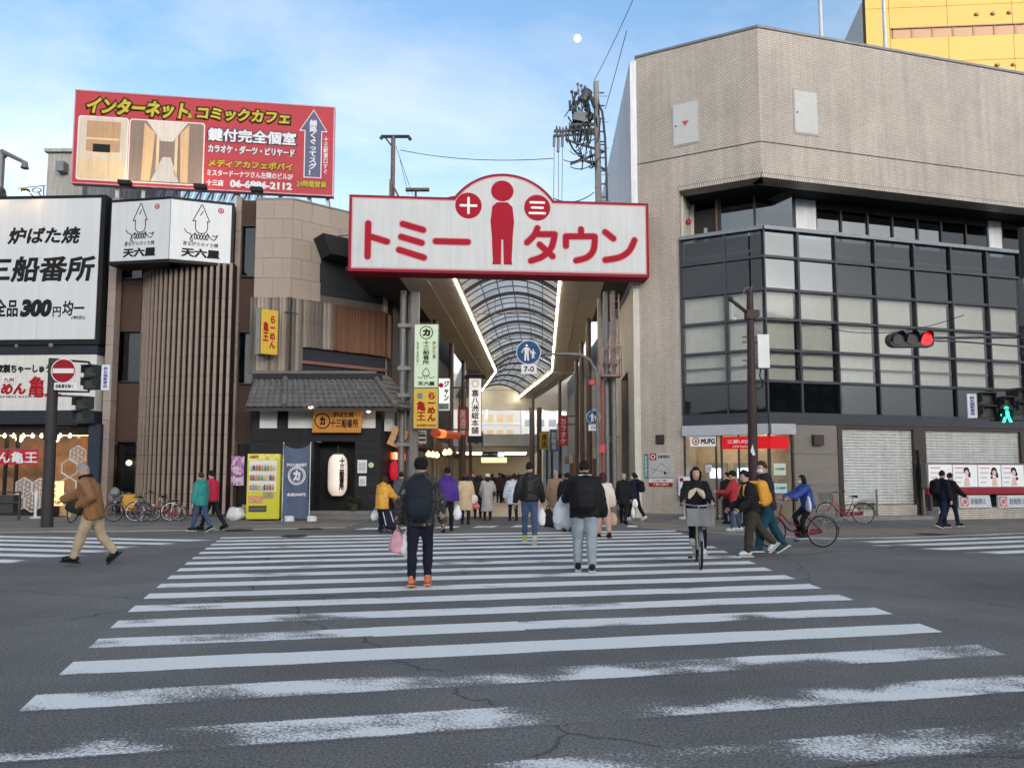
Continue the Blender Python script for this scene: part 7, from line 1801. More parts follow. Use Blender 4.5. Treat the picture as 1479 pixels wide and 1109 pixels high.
def ped_signal(label, px0, px1, py0, py1, Y, green=False, rot=0, par=None):
 x0, x1, z0, z1 = yr(px0, px1, py0, py1, Y)
 cx = (x0 + x1) / 2; w = x1 - x0; h = z1 - z0
 Mx = Matrix.Translation((cx, Y, z0)) @ Matrix.Rotation(R(rot), 4, 'Z')
 t = thing('pedestrian_signal', label, 'traffic signal', Mx=Mx)
 part('case', MB().box(-w / 2, w / 2, 0, 0.22, 0, h * 0.485).box(-w / 2, w / 2, 0, 0.22, h * 0.515, h), SIGC, t)
 for q, nm in ((0, 'lower'), (1, 'upper')):
  zb_ = h * (0.05 + 0.515 * q); zt_ = zb_ + h * 0.385
  lens = M('lens_dark', (0.06, 0.065, 0.06), 0.25, var=0.2, vs_=20)
  part('lens', MB().box(-w * 0.38, w * 0.38, -0.006, -0.001, zb_, zt_), lens, t)
  part('visor', MB().box(-w * 0.46, w * 0.46, -0.16, -0.0, zt_ + 0.005, zt_ + 0.03).box(-w * 0.46, -w * 0.41, -0.14, 0, zb_ + h * 0.1, zt_).box(w * 0.41, w * 0.46, -0.14, 0, zb_ + h * 0.1, zt_), SIGC, t)
 if green:
  gm = emis('walk_green', (0.02, 1.0, 0.45), 0.9); cz_ = h * 0.25
  part('walking_figure', MB().prism([(0.055 * math.cos(k * 0.6), cz_ + 0.14 + 0.055 * math.sin(k * 0.6)) for k in range(10)], -0.012, -0.007).prism([(-0.06, cz_ - 0.02), (0.06, cz_ - 0.02), (0.05, cz_ + 0.09), (-0.05, cz_ + 0.09)], -0.012, -0.007).prism([(-0.05, cz_ - 0.02), (0.0, cz_ - 0.02), (-0.05, cz_ - 0.17), (-0.11, cz_ - 0.17)], -0.012, -0.007).prism([(0.0, cz_ - 0.02), (0.06, cz_ - 0.02), (0.12, cz_ - 0.16), (0.06, cz_ - 0.17)], -0.012, -0.007).prism([(-0.05, cz_ + 0.08), (-0.04, cz_ + 0.02), (-0.13, cz_ - 0.03), (-0.14, cz_ + 0.01)], -0.012, -0.007), gm, t)
 return t
ped_signal('dark pedestrian signal beside the no-entry sign, upper one on the left pole', 119, 141, 527, 562, SY - 0.1, rot=-14)
ped_signal('dark pedestrian signal below the no-entry sign, lower one on the left pole', 104.5, 130, 572.5, 610, SY - 0.15, rot=-24)
def vplate(label, px0, px1, py0, py1, Y):
 x0, x1, z0, z1 = yr(px0, px1, py0, py1, Y)
 t = thing('signal_plate', label, 'road sign', (x0, Y, z0)); part('plate', MB().box(x0, x1, Y, Y + 0.02, z0, z1), WHS, t, WORLD)
 part('plate_edge', MB().box(x0 - 0.012, x1 + 0.012, Y + 0.004, Y + 0.024, z0 - 0.012, z1 + 0.012), M('edge_blue', (0.3, 0.38, 0.5), 0.5), t, WORLD)
 text_fit(t, WORLD, vtext('斜め横断専用'), x0 + (x1 - x0) * 0.22, x1 - (x1 - x0) * 0.22, z0 + 0.05, z1 - 0.05, Y - 0.002, M('letter_blue', (0.02, 0.05, 0.28), 0.5, var=0), 0.03)
vplate('narrow white plate with blue lettering right of the left pedestrian signals', 146.5, 158, 527, 563, SY - 0.1)
# ---- right street pole with white box
rp_ = G(1089.5, 759); RY = rp_.y
def R_(px, py, dy=0.0): return AT(px, py, RY + dy)
BP = M('street_pole_brown', (0.055, 0.035, 0.034), 0.5, var=0.12)
t = thing('street_pole', 'dark brown street pole with a white equipment box in front of the bank', 'pole', (rp_.x, RY, 0.016))
part('shaft', MB().tube([(rp_.x, RY, 0), R_(1083, 420)], [0.17, 0.10], 14), BP, t, WORLD, True)
part('arm', MB().tube([R_(1086, 457), R_(1054, 432)], 0.06, 8).box(-0.15, 0.15, -0.15, 0.15, -0.14, 0.14, Matrix.Translation(R_(1084, 455))).box(-0.1, 0.1, -0.1, 0.1, -0.1, 0.1, Matrix.Translation(R_(1091, 453))), BP, t, WORLD)
part('wire_hoop', MB().tube([R_(1070, 432), R_(1076, 417), R_(1086, 414), R_(1084, 424)], 0.015, 5), GALV, t, WORLD)
part('dome_camera', MB().ball(R_(1059, 461), (0.11, 0.11, 0.06), 12).tube([R_(1058, 437), R_(1058, 459)], 0.012, 5), WHS, t, WORLD, True)
part('arm_camera', MB().ball(R_(1055, 432), 0.09, 10), SIGC, t, WORLD, True)
x0, x1, z0, z1 = yr(1093, 1109.5, 484, 532, RY)
part('equipment_box', MB().box(x0, x1, RY - 0.12, RY + 0.16, z0, z1), M('box_white', (0.66, 0.66, 0.65), 0.5, var=0.05), t, WORLD)
for z in (z0 + 0.08, z0 + 0.25, z1 - 0.22, z1 - 0.05): part('steel_band', MB().tube([(rp_.x - 0.22, RY, z), (x0, RY, z)], 0.03, 6), GALV, t, WORLD)
part('box_cable', MB().tube([R_(1099, 532), R_(1097, 543), R_(1102, 552), R_(1100, 560), R_(1092, 562)], 0.02, 6), CAB, t, WORLD)
part('torn_sticker', MB().prism([(R_(1084, 640).x, R_(1084, 642).z), (R_(1088, 655).x, R_(1088, 657).z), (R_(1085, 658).x, R_(1085, 658).z), (R_(1081, 650).x, R_(1081, 652).z)], RY - 0.19, RY - 0.185), WHS, t, WORLD)
# ---- right signals on the mast at the right edge
MY = 17.0
t = thing('signal_mast', 'dark signal mast at the right edge of the photo with a long arm', 'pole', (AT(1482, 600, MY).x, MY, 0))
xm_ = AT(1481, 500, MY).x
part('shaft', MB().tube([(xm_ + 0.12, MY, 0), (xm_ + 0.12, MY, AT(1480, 330, MY).z)], 0.12, 14), PB, t, WORLD, True)
part('arm', MB().tube([(xm_, MY, AT(1475, 487, MY).z), AT(1345, 488, MY)], 0.03, 8).tube([(xm_, MY, AT(1475, 501, MY).z), AT(1380, 493, MY), AT(1345, 492, MY)], 0.022, 8), M('arm_grey', (0.10, 0.10, 0.105), 0.4, metal=0.4), t, WORLD, True)
part('bracket', MB().tube([AT(1425, 566, MY), AT(1425, 564, MY), AT(1480, 563, MY)], 0.022, 6).tube([AT(1430, 607, MY), AT(1480, 607, MY)], 0.022, 6).ball(AT(1474, 484, MY - 0.1), 0.05, 8).ball(AT(1476, 511, MY - 0.1), 0.05, 8), PB, t, WORLD)
part('junction_box', MB().box(AT(1473, 420, MY).x, AT(1484, 420, MY).x, MY - 0.14, MY + 0.1, AT(1479, 470, MY).z, AT(1479, 404, MY).z), GALV, t, WORLD)
x0, x1, z0, z1 = yr(1284, 1349, 479, 500.5, MY)
t = thing('traffic_light', 'horizontal traffic light showing red in front of the bank glass', 'traffic signal', ((x0 + x1) / 2, MY, z0))
hc = (z1 - z0) / 2; zc_ = (z0 + z1) / 2
pts = [(x0 + hc + hc * math.cos(a), zc_ + hc * math.sin(a)) for a in [R(90 + 180 * k / 10) for k in range(11)]] + [(x1 - hc * 0.3, z0), (x1, z0 + hc * 0.3), (x1, z1 - hc * 0.3), (x1 - hc * 0.3, z1)]
part('case', MB().prism(pts, MY, MY + 0.2), M('signal_grey', (0.075, 0.077, 0.08), 0.5), t, WORLD)
for k, px in enumerate((1297, 1317, 1337.5)):
 c = AT(px, 489.5, MY); r_ = hc * 0.92
 part('lens', disc(r_ * 0.9, Vector((c.x, MY, c.z)), MY - 0.02, MY - 0.002, 28), emis('red_lamp', (1.0, 0.004, 0.008), 0.55, (0.3, 0.002, 0.004)) if k == 2 else M('lens_off', (0.035, 0.035, 0.035), 0.3), t, WORLD)
 mb = MB(); n = 20
 for q in range(n):
  a0, a1 = R(-25 + 230 * q / n), R(-25 + 230 * (q + 1) / n)
  mb.quad((c.x + r_ * math.cos(a0), MY, c.z + r_ * math.sin(a0)), (c.x + r_ * math.cos(a1), MY, c.z + r_ * math.sin(a1)), (c.x + r_ * math.cos(a1), MY - 0.22 * max(0.1, math.sin(max(0.1, a1 * 0.8))), c.z + r_ * math.sin(a1)), (c.x + r_ * math.cos(a0), MY - 0.22 * max(0.1, math.sin(max(0.1, a0 * 0.8))), c.z + r_ * math.sin(a0)))
 part('visor', mb, SIGC, t, WORLD)
ped_signal('dark pedestrian signal beside the white plate at the right edge', 1415, 1436, 567, 604, MY, rot=-8)
ped_signal('pedestrian signal showing a green walking figure at the right edge', 1445, 1461.5, 573, 608, MY - 0.2, True, rot=0)
ped_signal('dark pedestrian signal cut by the right edge of the photo', 1463, 1481, 561, 599, MY + 0.1, rot=6)
vplate('narrow white plate with blue lettering left of the right-hand pedestrian signals', 1398, 1411, 569, 603, MY)
# ---- pedestrian-only signs at the arcade
SB_ = M('sign_blue', (0.006, 0.05, 0.16), 0.5, var=0.03, spec=0.2); SWm = M('sign_figure_white', (0.62, 0.60, 0.55), 0.5)
def walk_sign(label, px, py, rpx, Y, plate):
 c = AT(px, py, Y); r_ = rpx / FPX * Y
 t = thing('pedestrian_sign', label, 'road sign', (c.x, Y, c.z - r_))
 part('rim', disc(r_, c, Y, Y + 0.02), WHS, t, WORLD)
 part('face', disc(r_ * 0.94, c, Y - 0.006, Y - 0.001), SB_, t, WORLD)
 def figure(ox, s):
  mb = MB(); P = lambda pts: [(c.x + (ox + a * s) * r_, c.z + (b * s - (1 - s) * 0.25) * r_) for a, b in pts]
  mb.prism(P([(0.10 * math.cos(k * math.pi / 6), 0.58 + 0.11 * math.sin(k * math.pi / 6)) for k in range(12)]), Y - 0.011, Y - 0.007)
  mb.prism(P([(-0.17, -0.05), (0.16, -0.05), (0.2, 0.4), (-0.2, 0.42)]), Y - 0.0115, Y - 0.007)
  mb.prism(P([(-0.17, -0.05), (0.0, -0.05), (-0.06, -0.68), (-0.2, -0.68)]), Y - 0.011, Y - 0.007).prism(P([(0.0, -0.05), (0.16, -0.05), (0.2, -0.68), (0.06, -0.68)]), Y - 0.011, Y - 0.007)
  mb.prism(P([(-0.2, 0.42), (-0.2, 0.3), (-0.38, -0.05), (-0.46, 0.02)]), Y - 0.011, Y - 0.007).prism(P([(0.2, 0.4), (0.2, 0.28), (0.36, -0.05), (0.44, 0.0)]), Y - 0.011, Y - 0.007)
  part('walking_figure', mb, SWm, t, WORLD)
 figure(-0.16, 0.98); figure(0.36, 0.55)
 x0, x1, z0, z1 = plate
 p0 = AT(x0, z1, Y); p1 = AT(x1, z0, Y)
 part('hours_plate', MB().box(p0.x, p1.x, Y, Y + 0.02, p0.z, p1.z), WHS, t, WORLD)
 text_fit(t, WORLD, '7-0', p0.x + 0.09, p1.x - 0.09, p0.z + 0.07, p1.z - 0.07, Y - 0.003, INK, 0.03)
 return t
PY_ = 26.3
walk_sign('large blue pedestrian sign hanging from the curved arm in the arcade mouth', 763.5, 509, 18, PY_, (753, 775, 526, 540))
walk_sign('small blue pedestrian sign on the post at the right side of the arcade', 857, 602.5, 10, 27.0, (850, 864, 613, 622))
t = thing('arched_sign_pole', 'grey pole with a curved arm carrying the large blue sign', 'pole', (AT(864, 745, 26.6).x, 26.6, 0))
q = [AT(864, 745, 26.6)]; q[0].z = 0
q += [AT(863.5, 700, 26.6), AT(863, 560, 26.6), AT(860, 535, 26.5), AT(852, 520, 26.45), AT(840, 512.5, 26.4), AT(820, 511, 26.38), AT(766, 511, 26.36)]
part('pole', MB().tube(q, 0.055, 10), GALV, t, WORLD, True)
part('red_clamp', MB().tube([AT(855, 549, 26.5), AT(855, 556, 26.5)], 0.13, 10), M('clamp_red', (0.5, 0.05, 0.05), 0.5), t, WORLD)
# ---- bank front: poster lightboxes, banners, bollards, notice stand
BP_ = Frame(BR.world(0, -0.75, 0).to_2d(), 15.0)
x0, _, z0, z1 = BR.rect(1340, 1420, 671, 703, 0.5)
xs_ = [BR.hit(p, 687, 0.5)[0] for p in (1340.5, 1376, 1412, 1446, 1479)]
step_ = xs_[2] - xs_[1]
xs_ += [xs_[-1] + step_ * k for k in (1, 2, 3)]
pbx = thing('poster_lightbox', 'row of white lit poster panels with a red base over the brick planter', 'lightbox', BR.world(xs_[0], -0.5, z0))
part('case', MB().box(xs_[0] - 0.06, xs_[-1] + 0.05, -0.49, -0.25, z0 - 0.03, z1 + 0.06), GALV, pbx, BR)
LITP = M('poster_lit', (0.75, 0.74, 0.73), 0.4, var=0.05, vs_=3, emit=(1, 0.97, 0.96), es=0.04)
PKK = M('poster_pink', (0.7, 0.30, 0.33), 0.5)
for k in range(len(xs_) - 1):
 a, b = xs_[k] + 0.02, xs_[k + 1] - 0.02
 pp_ = piece('poster_panel', LITP, pbx, BR, a, b, -0.51, -0.492, z0, z1)
 h = z1 - z0
 for q in range(4):
  ln_ = piece('poster_print', PKK if q == 0 else M('poster_grey', (0.5, 0.48, 0.48), 0.5), pbx, BR, a + 0.08, a + 0.08 + (b - a) * (0.42 - 0.06 * q), -0.514, -0.511, z1 - 0.14 - 0.17 * q, z1 - 0.09 - 0.17 * q)
 if k >= 1:
  cx = b - (b - a) * 0.28; cz = z0 + h * 0.55
  hair = MB()
  sg_ = -1 if k % 2 else 1
  cx += 0.08 * sg_ - 0.1
  for (dx, dz, rr_) in ((0, 0.14, 0.13), (-0.1 * sg_, 0.04, 0.07), (0.1, 0.02, 0.075), (-0.12 * sg_, -0.05 * k, 0.05), (0.13, 0.1 - 0.08 * k, 0.04 + 0.008 * k)):
   hair.prism([(cx + dx + rr_ * math.cos(q * 0.52), cz + dz + rr_ * math.sin(q * 0.52)) for q in range(12)], -0.5145 - 0.0004 * abs(dx) * 10, -0.511)
  part('portrait_hair', hair, INK, pbx, BR)
  part('portrait_face', MB().prism([(cx + 0.085 * math.cos(q * 0.52), cz + 0.06 + 0.11 * math.sin(q * 0.52)) for q in range(12)], -0.518, -0.5155).prism([(cx - 0.14, z0 + 0.03), (cx + 0.14, z0 + 0.03), (cx + 0.07, cz - 0.09), (cx - 0.07, cz - 0.09)], -0.5165, -0.511), M('poster_skin', (0.72, 0.50, 0.42), 0.5), pbx, BR)
rz = BR.rect(1340, 1479, 704, 713.5, 0.5)
part('red_base', MB().box(xs_[0] - 0.04, xs_[-1] + 0.04, -0.53, -0.25, rz[2], rz[3] - 0.005), M('lightbox_red', (0.28, 0.008, 0.02), 0.6), pbx, BR)
part('foot', MB().box(xs_[0] + 0.1, xs_[0] + 0.2, -0.45, -0.3, 0.3, rz[2]).box(xs_[3], xs_[3] + 0.1, -0.45, -0.3, 0.3, rz[2]).box(xs_[-1] - 0.2, xs_[-1] - 0.1, -0.45, -0.3, 0.3, rz[2]), STEEL, pbx, BR)
for (p0, p1, lab) in ((1384, 1429, 'white plastic no-parking banner on the brick planter behind the walkers in black'), (1440, 1485, 'white plastic no-parking banner on the brick planter at the right edge')):
 r = BR.rect(p0, p1, 715, 733, 0.78)
 t = thing('no_parking_banner', lab, 'banner', BR.world(r[0], -0.7, r[2]))
 part('sheet', MB().prism([(r[0], r[2]), (r[1] + 0.04, r[2]), (r[1] - 0.03, r[3]), (r[0], r[3])], -0.83, -0.76), M('banner_sheet', (0.58, 0.60, 0.62), 0.35, var=0.08), t, BR)
 text_fit(t, BR, '駐輪禁止', r[0] + (r[1] - r[0]) * 0.36, r[1] - (r[1] - r[0]) * 0.15, r[2] + 0.12, r[3] - 0.1, -0.832, M('letter_grey', (0.25, 0.26, 0.28), 0.6), 0.03)
 part('red_square', MB().box(r[0] + 0.04, r[0] + 0.4, -0.834, -0.83, r[2] + 0.05, r[3] - 0.04), M('banner_red', (0.55, 0.18, 0.18), 0.5), t, BR)
 part('logo_ring', MB().torus(0.12, 0.025, 18, 5, Matrix.Translation((r[0] + 0.22, -0.836, (r[2] + r[3]) / 2))), INKW, t, BR)
for px, lab in ((1267.5, 'slim steel bollard in front of the left roller shutter'), (1335.5, 'slim steel bollard between the two roller shutters')):
 p = G(px, 750.5); h = AT(px, 707, p.y).z
 tag(part('bollard', MB().lathe([(0.07, 0), (0.07, 0.02), (0.035, 0.03), (0.035, h - 0.02), (0.02, h)], 12).torus(0.037, 0.008, 14, 5, Matrix.Translation((0, 0, h * 0.8)) @ Matrix.Rotation(R(90), 4, 'X')), GALV, None, Matrix.Translation((p.x, p.y, 0.016)), True), lab, 'bollard')
p = G(989, 750)
t = thing('notice_stand', 'white notice board on a thin post with a round base before the bank column', 'stand', (p.x, p.y, 0.016))
part('base', MB().lathe([(0.21, 0), (0.21, 0.05), (0.16, 0.08), (0.03, 0.09)], 18), WHS, t, None, True)
part('post', MB().tube([(0, 0, 0.05), (0, 0, 0.75)], 0.025, 8), WHS, t)
zz1 = AT(989, 689, p.y).z; zz0 = AT(989, 716, p.y).z
part('board', MB().box(-0.2, 0.2, -0.03, 0.0, zz0 - 0.12, zz1), M('stand_board', (0.58, 0.62, 0.70), 0.5), t)
part('red_foot', MB().box(-0.2, 0.2, -0.034, -0.031, zz0 - 0.12, zz0), INKR, t)
part('logo_square', MB().box(-0.16, -0.03, -0.036, -0.031, zz1 - 0.17, zz1 - 0.04), INKR, t)
text_fit(t, WM[t.name], '駐輪禁止', -0.15, 0.15, zz0 + 0.12, zz0 + 0.24, -0.032, M('letter_blue', (0.02, 0.05, 0.28)), 0.03)
# papers on the lobby glass
for (p0, p1, q0, q1, mt, lab) in ((1115.5, 1134, 669, 686, M('paper_green', (0.50, 0.58, 0.48), 0.6, var=0.15, vs_=12), 'pale green notice on the lobby glass, upper one'), (1116, 1135.5, 698, 712, M('paper_aqua', (0.42, 0.60, 0.58), 0.6, var=0.15, vs_=12), 'aqua notice on the lobby glass, lower one')):
 r = BR.rect(p0 + 2, p1 + 1, q0, q1)
 t = thing('window_notice', lab, 'notice', BR.world(r[0], 0, r[2])); part('sheet', MB().box(r[0], r[1], 0.0, 0.012, r[2], r[3]), mt, t, BR)
 text_fit(t, BR, 'ATM 営業時間', r[0] + 0.06, r[1] - 0.06, (r[2] + r[3]) / 2 - 0.03, (r[2] + r[3]) / 2 + 0.05, -0.002, INK, 0.02)
r = BL.rect(1019, 1028, 671, 682)
t = thing('window_notice', 'small white sheet on the lobby window under the white bank sign', 'notice', BL.world(r[0], 0, r[2])); part('sheet', MB().box(r[0], r[1], 0.0, 0.012, r[2], r[3]), WHS, t, BL); part('print', MB().box(r[0] + 0.05, r[1] - 0.05, -0.003, -0.0005, r[2] + 0.06, r[3] - 0.06), MATS['print_lilac'], t, BL)
# ---- moon
mc = AT(834, 56, 3000)
tag(part('moon', MB().ball((0, 0, 0), 15.0, 24), M('moon_face', (0.9, 0.9, 0.88), 0.9, var=0.12, vs_=0.12, emit=(1.0, 0.98, 0.95), es=0.55), None, Matrix.Translation(mc), True), 'pale daytime moon in the blue sky above the arcade board', 'moon')
# a dark kerbside machine and scooter front cut by the left edge
p = G(12, 752)
t = thing('bicycle_rack', 'black steel rack at the left edge beside the ramen shop', 'rack', (p.x, p.y, 0.016))
part('frame', MB().tube([(-0.5, 0, 0), (-0.5, 0, 0.95), (0.35, 0, 0.95), (0.35, 0, 0)], 0.045, 8).tube([(-0.5, 0, 0.6), (0.35, 0, 0.6)], 0.03, 8).box(-0.7, 0.1, 0.05, 0.4, 0.25, 0.85), STEEL, t)
# ================================================================== bicycles
RUB = M('tyre_rubber', (0.018, 0.018, 0.018), 0.8); CHR = M('chrome', (0.36, 0.36, 0.365), 0.3, metal=0.9, var=0.05)
SADM = M('saddle_black', (0.02, 0.02, 0.02), 0.6)
def bicycle(label, loc, rz, col, basket='front', wheel=0.33, lean=0.0, rear_basket=False, group=None, steer=0.0, child=None, guard=None, cover=None):
 """city bicycle, local +x forward, wheels on z = 0"""
 fm = M('frame_%s' % '_'.join('%d' % int(c * 100) for c in col), col, 0.3, metal=0.2, coat=0.4, var=0.05)
 gm = guard or CHR
 t = thing('bicycle', label, 'bicycle', group=group, Mx=Matrix.Translation(Vector(loc)) @ Matrix.Rotation(rz, 4, 'Z') @ Matrix.Rotation(R(lean), 4, 'X'))
 s = wheel / 0.33
 rw = Vector((-0.52 * s, 0, wheel)); fw = Vector((0.58 * s, 0, wheel)); bb = Vector((-0.06 * s, 0, 0.28 * s)); seat = Vector((-0.24 * s, 0, 0.78 * s)); head = Vector((0.36 * s, 0, 0.72 * s)); headt = Vector((0.33 * s, 0, 0.90 * s)); headb = Vector((0.40 * s, 0, 0.58 * s))
 ST = Matrix.Translation(headb) @ Matrix.Rotation(R(steer), 4, 'Z') @ Matrix.Translation(-headb)
 for c, T in ((rw, Matrix.Identity(4)), (fw, ST)):
  w = part('wheel', MB().torus(wheel - 0.035, 0.012, 36, 6, T @ Matrix.Translation(c)), CHR, t, None, True)
  part('tyre', MB().torus(wheel - 0.018, 0.019, 36, 8, T @ Matrix.Translation(c)), RUB, w, None, True)
  sp = MB()
  for k in range(20):
   a = 2 * math.pi * k / 20; y = 0.03 if k % 2 else -0.03
   sp.tube([T @ (c + Vector((0.02 * math.cos(a + 0.6), y, 0.02 * math.sin(a + 0.6)))), T @ (c + Vector(((wheel - 0.04) * math.cos(a), 0, (wheel - 0.04) * math.sin(a))))], 0.0022, 4)
  sp.tube([T @ (c + Vector((0, -0.05, 0))), T @ (c + Vector((0, 0.05, 0)))], 0.022, 8)
  tag(part('spokes', sp, CHR, w), kind='stuff')
  mg = MB(); a0, a1 = (R(-15), R(165)) if c is rw else (R(25), R(175))
  pts = [T @ (c + Vector(((wheel + 0.022) * math.cos(a0 + (a1 - a0) * k / 16), 0, (wheel + 0.022) * math.sin(a0 + (a1 - a0) * k / 16)))) for k in range(17)]
  if c is rw: pts = [T @ (c + Vector((-(wheel + 0.022) * math.cos(R(-10) + R(150) * k / 16), 0, (wheel + 0.022) * math.sin(R(-10) + R(150) * k / 16)))) for k in range(17)]
  mg.tube(pts, 0.026, 6, sq=(1, 0.35)); part('mudguard', mg, gm, t, None, True)
 fr = MB().tube([bb, seat + Vector((0.03, 0, -0.12))], 0.017, 8).tube([headb + Vector((-0.01, 0, 0.03)), headb.lerp(bb, 0.45) + Vector((0, 0, -0.08 * s)), bb], 0.02, 8)
 fr.tube([head, head.lerp(bb, 0.45) + Vector((0, 0, -0.02 * s)), bb + Vector((-0.03, 0, 0.14 * s))], 0.016, 8).tube([headb, headt], 0.022, 8)
 for y in (-0.05, 0.05):
  fr.tube([bb + Vector((0, y * 0.6, 0)), rw + Vector((0, y, 0))], 0.011, 6).tube([seat + Vector((0.02, y * 0.5, -0.16)), rw + Vector((0, y, 0))], 0.010, 6)
 part('frame', fr, fm, t, None, True)
 fk = MB()
 for y in (-0.045, 0.045): fk.tube([ST @ (headb + Vector((0.0, y, 0))), ST @ (fw + Vector((-0.06, y, 0.1))), ST @ (fw + Vector((0, y, 0)))], 0.012, 6)
 part('fork', fk, fm, t, None, True)
 hb = MB().tube([ST @ headb, ST @ (headt + Vector((0, 0, 0.1)))], 0.013, 8).tube([ST @ Vector((0.10 * s, -0.28, 1.0 * s)), ST @ Vector((0.26 * s, -0.24, 1.03 * s)), ST @ Vector((0.34 * s, -0.08, 1.0 * s)), ST @ Vector((0.34 * s, 0.08, 1.0 * s)), ST @ Vector((0.26 * s, 0.24, 1.03 * s)), ST @ Vector((0.10 * s, 0.28, 1.0 * s))], 0.012, 8)
 h_ = part('handlebar', hb, CHR, t, None, True)
 for y in (-1, 1): part('grip', MB().tube([ST @ Vector((0.08 * s, 0.283 * y, 1.0 * s)), ST @ Vector((0.20 * s, 0.26 * y, 1.018 * s))], 0.018, 8), SADM, h_, None, True)
 sd_ = MB().tube([seat + Vector((0.03, 0, -0.14)), seat + Vector((0, 0, 0.05))], 0.013, 8)
 part('seat_post', sd_, CHR, t)
 part('saddle', MB().tube([seat + Vector((-0.14, 0, 0.07)), seat + Vector((-0.1, 0, 0.08)), seat + Vector((0.0, 0, 0.075)), seat + Vector((0.13, 0, 0.07))], [0.07, 0.1, 0.06, 0.025], 12, sq=(1, 0.4)), SADM, t, None, True)
 cr = MB().torus(0.09, 0.006, 24, 5, Matrix.Translation(bb + Vector((0, -0.06, 0))))
 part('chain_case', MB().prism([(bb.x + 0.1, bb.z + 0.06), (bb.x + 0.1, bb.z - 0.07), (rw.x, rw.z - 0.05), (rw.x - 0.04, rw.z), (rw.x, rw.z + 0.05), (bb.x, bb.z + 0.1)], -0.075, -0.06), fm, t)
 ck = part('crank', cr.tube([bb + Vector((0, -0.08, 0)), bb + Vector((0.05, -0.08, -0.15))], 0.01, 6).tube([bb + Vector((0, 0.08, 0)), bb + Vector((-0.05, 0.08, 0.15))], 0.01, 6).tube([bb + Vector((0, -0.08, 0)), bb + Vector((0, 0.08, 0))], 0.018, 8), CHR, t)
 part('pedal', MB().box(bb.x + 0.0, bb.x + 0.1, -0.17, -0.09, bb.z - 0.165, bb.z - 0.14), SADM, ck); part('pedal', MB().box(bb.x - 0.1, bb.x, 0.09, 0.17, bb.z + 0.14, bb.z + 0.165), SADM, ck)
 rk = MB()
 for y in (-0.06, 0.06): rk.tube([seat + Vector((0.0, y, -0.16 * s)), rw + Vector((0.05, y, wheel + 0.08)), rw + Vector((-0.28 * s, y, wheel + 0.08))], 0.007, 5).tube([rw + Vector((-0.15, y, wheel + 0.08)), rw + Vector((0, y, 0))], 0.006, 5)
 for k in range(4): rk.tube([rw + Vector((0.02 - 0.09 * k, -0.06, wheel + 0.08)), rw + Vector((0.02 - 0.09 * k, 0.06, wheel + 0.08))], 0.006, 5)
 part('rear_rack', rk, CHR, t)
 def wire_basket(x0, x1, w, z0, z1, flare, T, mat, name='basket'):
  b_ = MB()
  for q in range(7):
   f = q / 6; z = z0 + (z1 - z0) * f; e = flare * f
   b_.tube([T @ Vector((x0 - e, -w - e, z)), T @ Vector((x1 + e, -w - e, z)), T @ Vector((x1 + e, w + e, z)), T @ Vector((x0 - e, w + e, z)), T @ Vector((x0 - e, -w - e, z))], 0.004 if q < 6 else 0.007, 4)
  n = 7
  for k in range(n + 1):
   for (a, b) in (((x0 + (x1 - x0) * k / n, -w), (0, -1)), ((x0 + (x1 - x0) * k / n, w), (0, 1)), ((x1, -w + 2 * w * k / n), (1, 0)), ((x0, -w + 2 * w * k / n), (-1, 0))):
    b_.tube([T @ Vector((a[0], a[1], z0)), T @ Vector((a[0] + b[0] * flare, a[1] + b[1] * flare, z1))], 0.003, 4)
  b_.box(x0, x1, -w, w, z0, z0 + 0.008, T)
  return part(name, b_, mat, t)
 if basket:
  bk = wire_basket(0.46 * s, 0.72 * s, 0.15, 0.72 * s, 0.95 * s, 0.04, ST, CHR if basket == 'front' else STEEL)
  if cover:
   part('basket_cover', MB().box(0.43 * s, 0.78 * s, -0.215, 0.215, 0.70 * s, 0.965 * s, ST), cover, t)
 if rear_basket: wire_basket(-0.80 * s, -0.42 * s, 0.17, wheel + 0.42 * s - 0.30, wheel + 0.42 * s - 0.10, 0.03, Matrix.Identity(4), STEEL, 'rear_basket')
 part('lamp', MB().lathe([(0.02, -0.06), (0.04, -0.03), (0.045, 0.03)], 10, ST @ Matrix.Translation(fw + Vector((-0.02, 0.06, wheel + 0.02))) @ Matrix.Rotation(R(90), 4, 'Y')), CHR, t)
 part('reflector', MB().box(rw.x - wheel - 0.035, rw.x - wheel - 0.02, -0.03, 0.03, wheel + 0.05, wheel + 0.1), M('reflector_red', (0.5, 0.02, 0.02), 0.2), t)
 if lean or steer: part('stand', MB().tube([rw + Vector((0.03, 0.06, 0)), rw + Vector((-0.04, 0.14, -wheel + 0.01))], 0.009, 6), CHR, t)
 return t
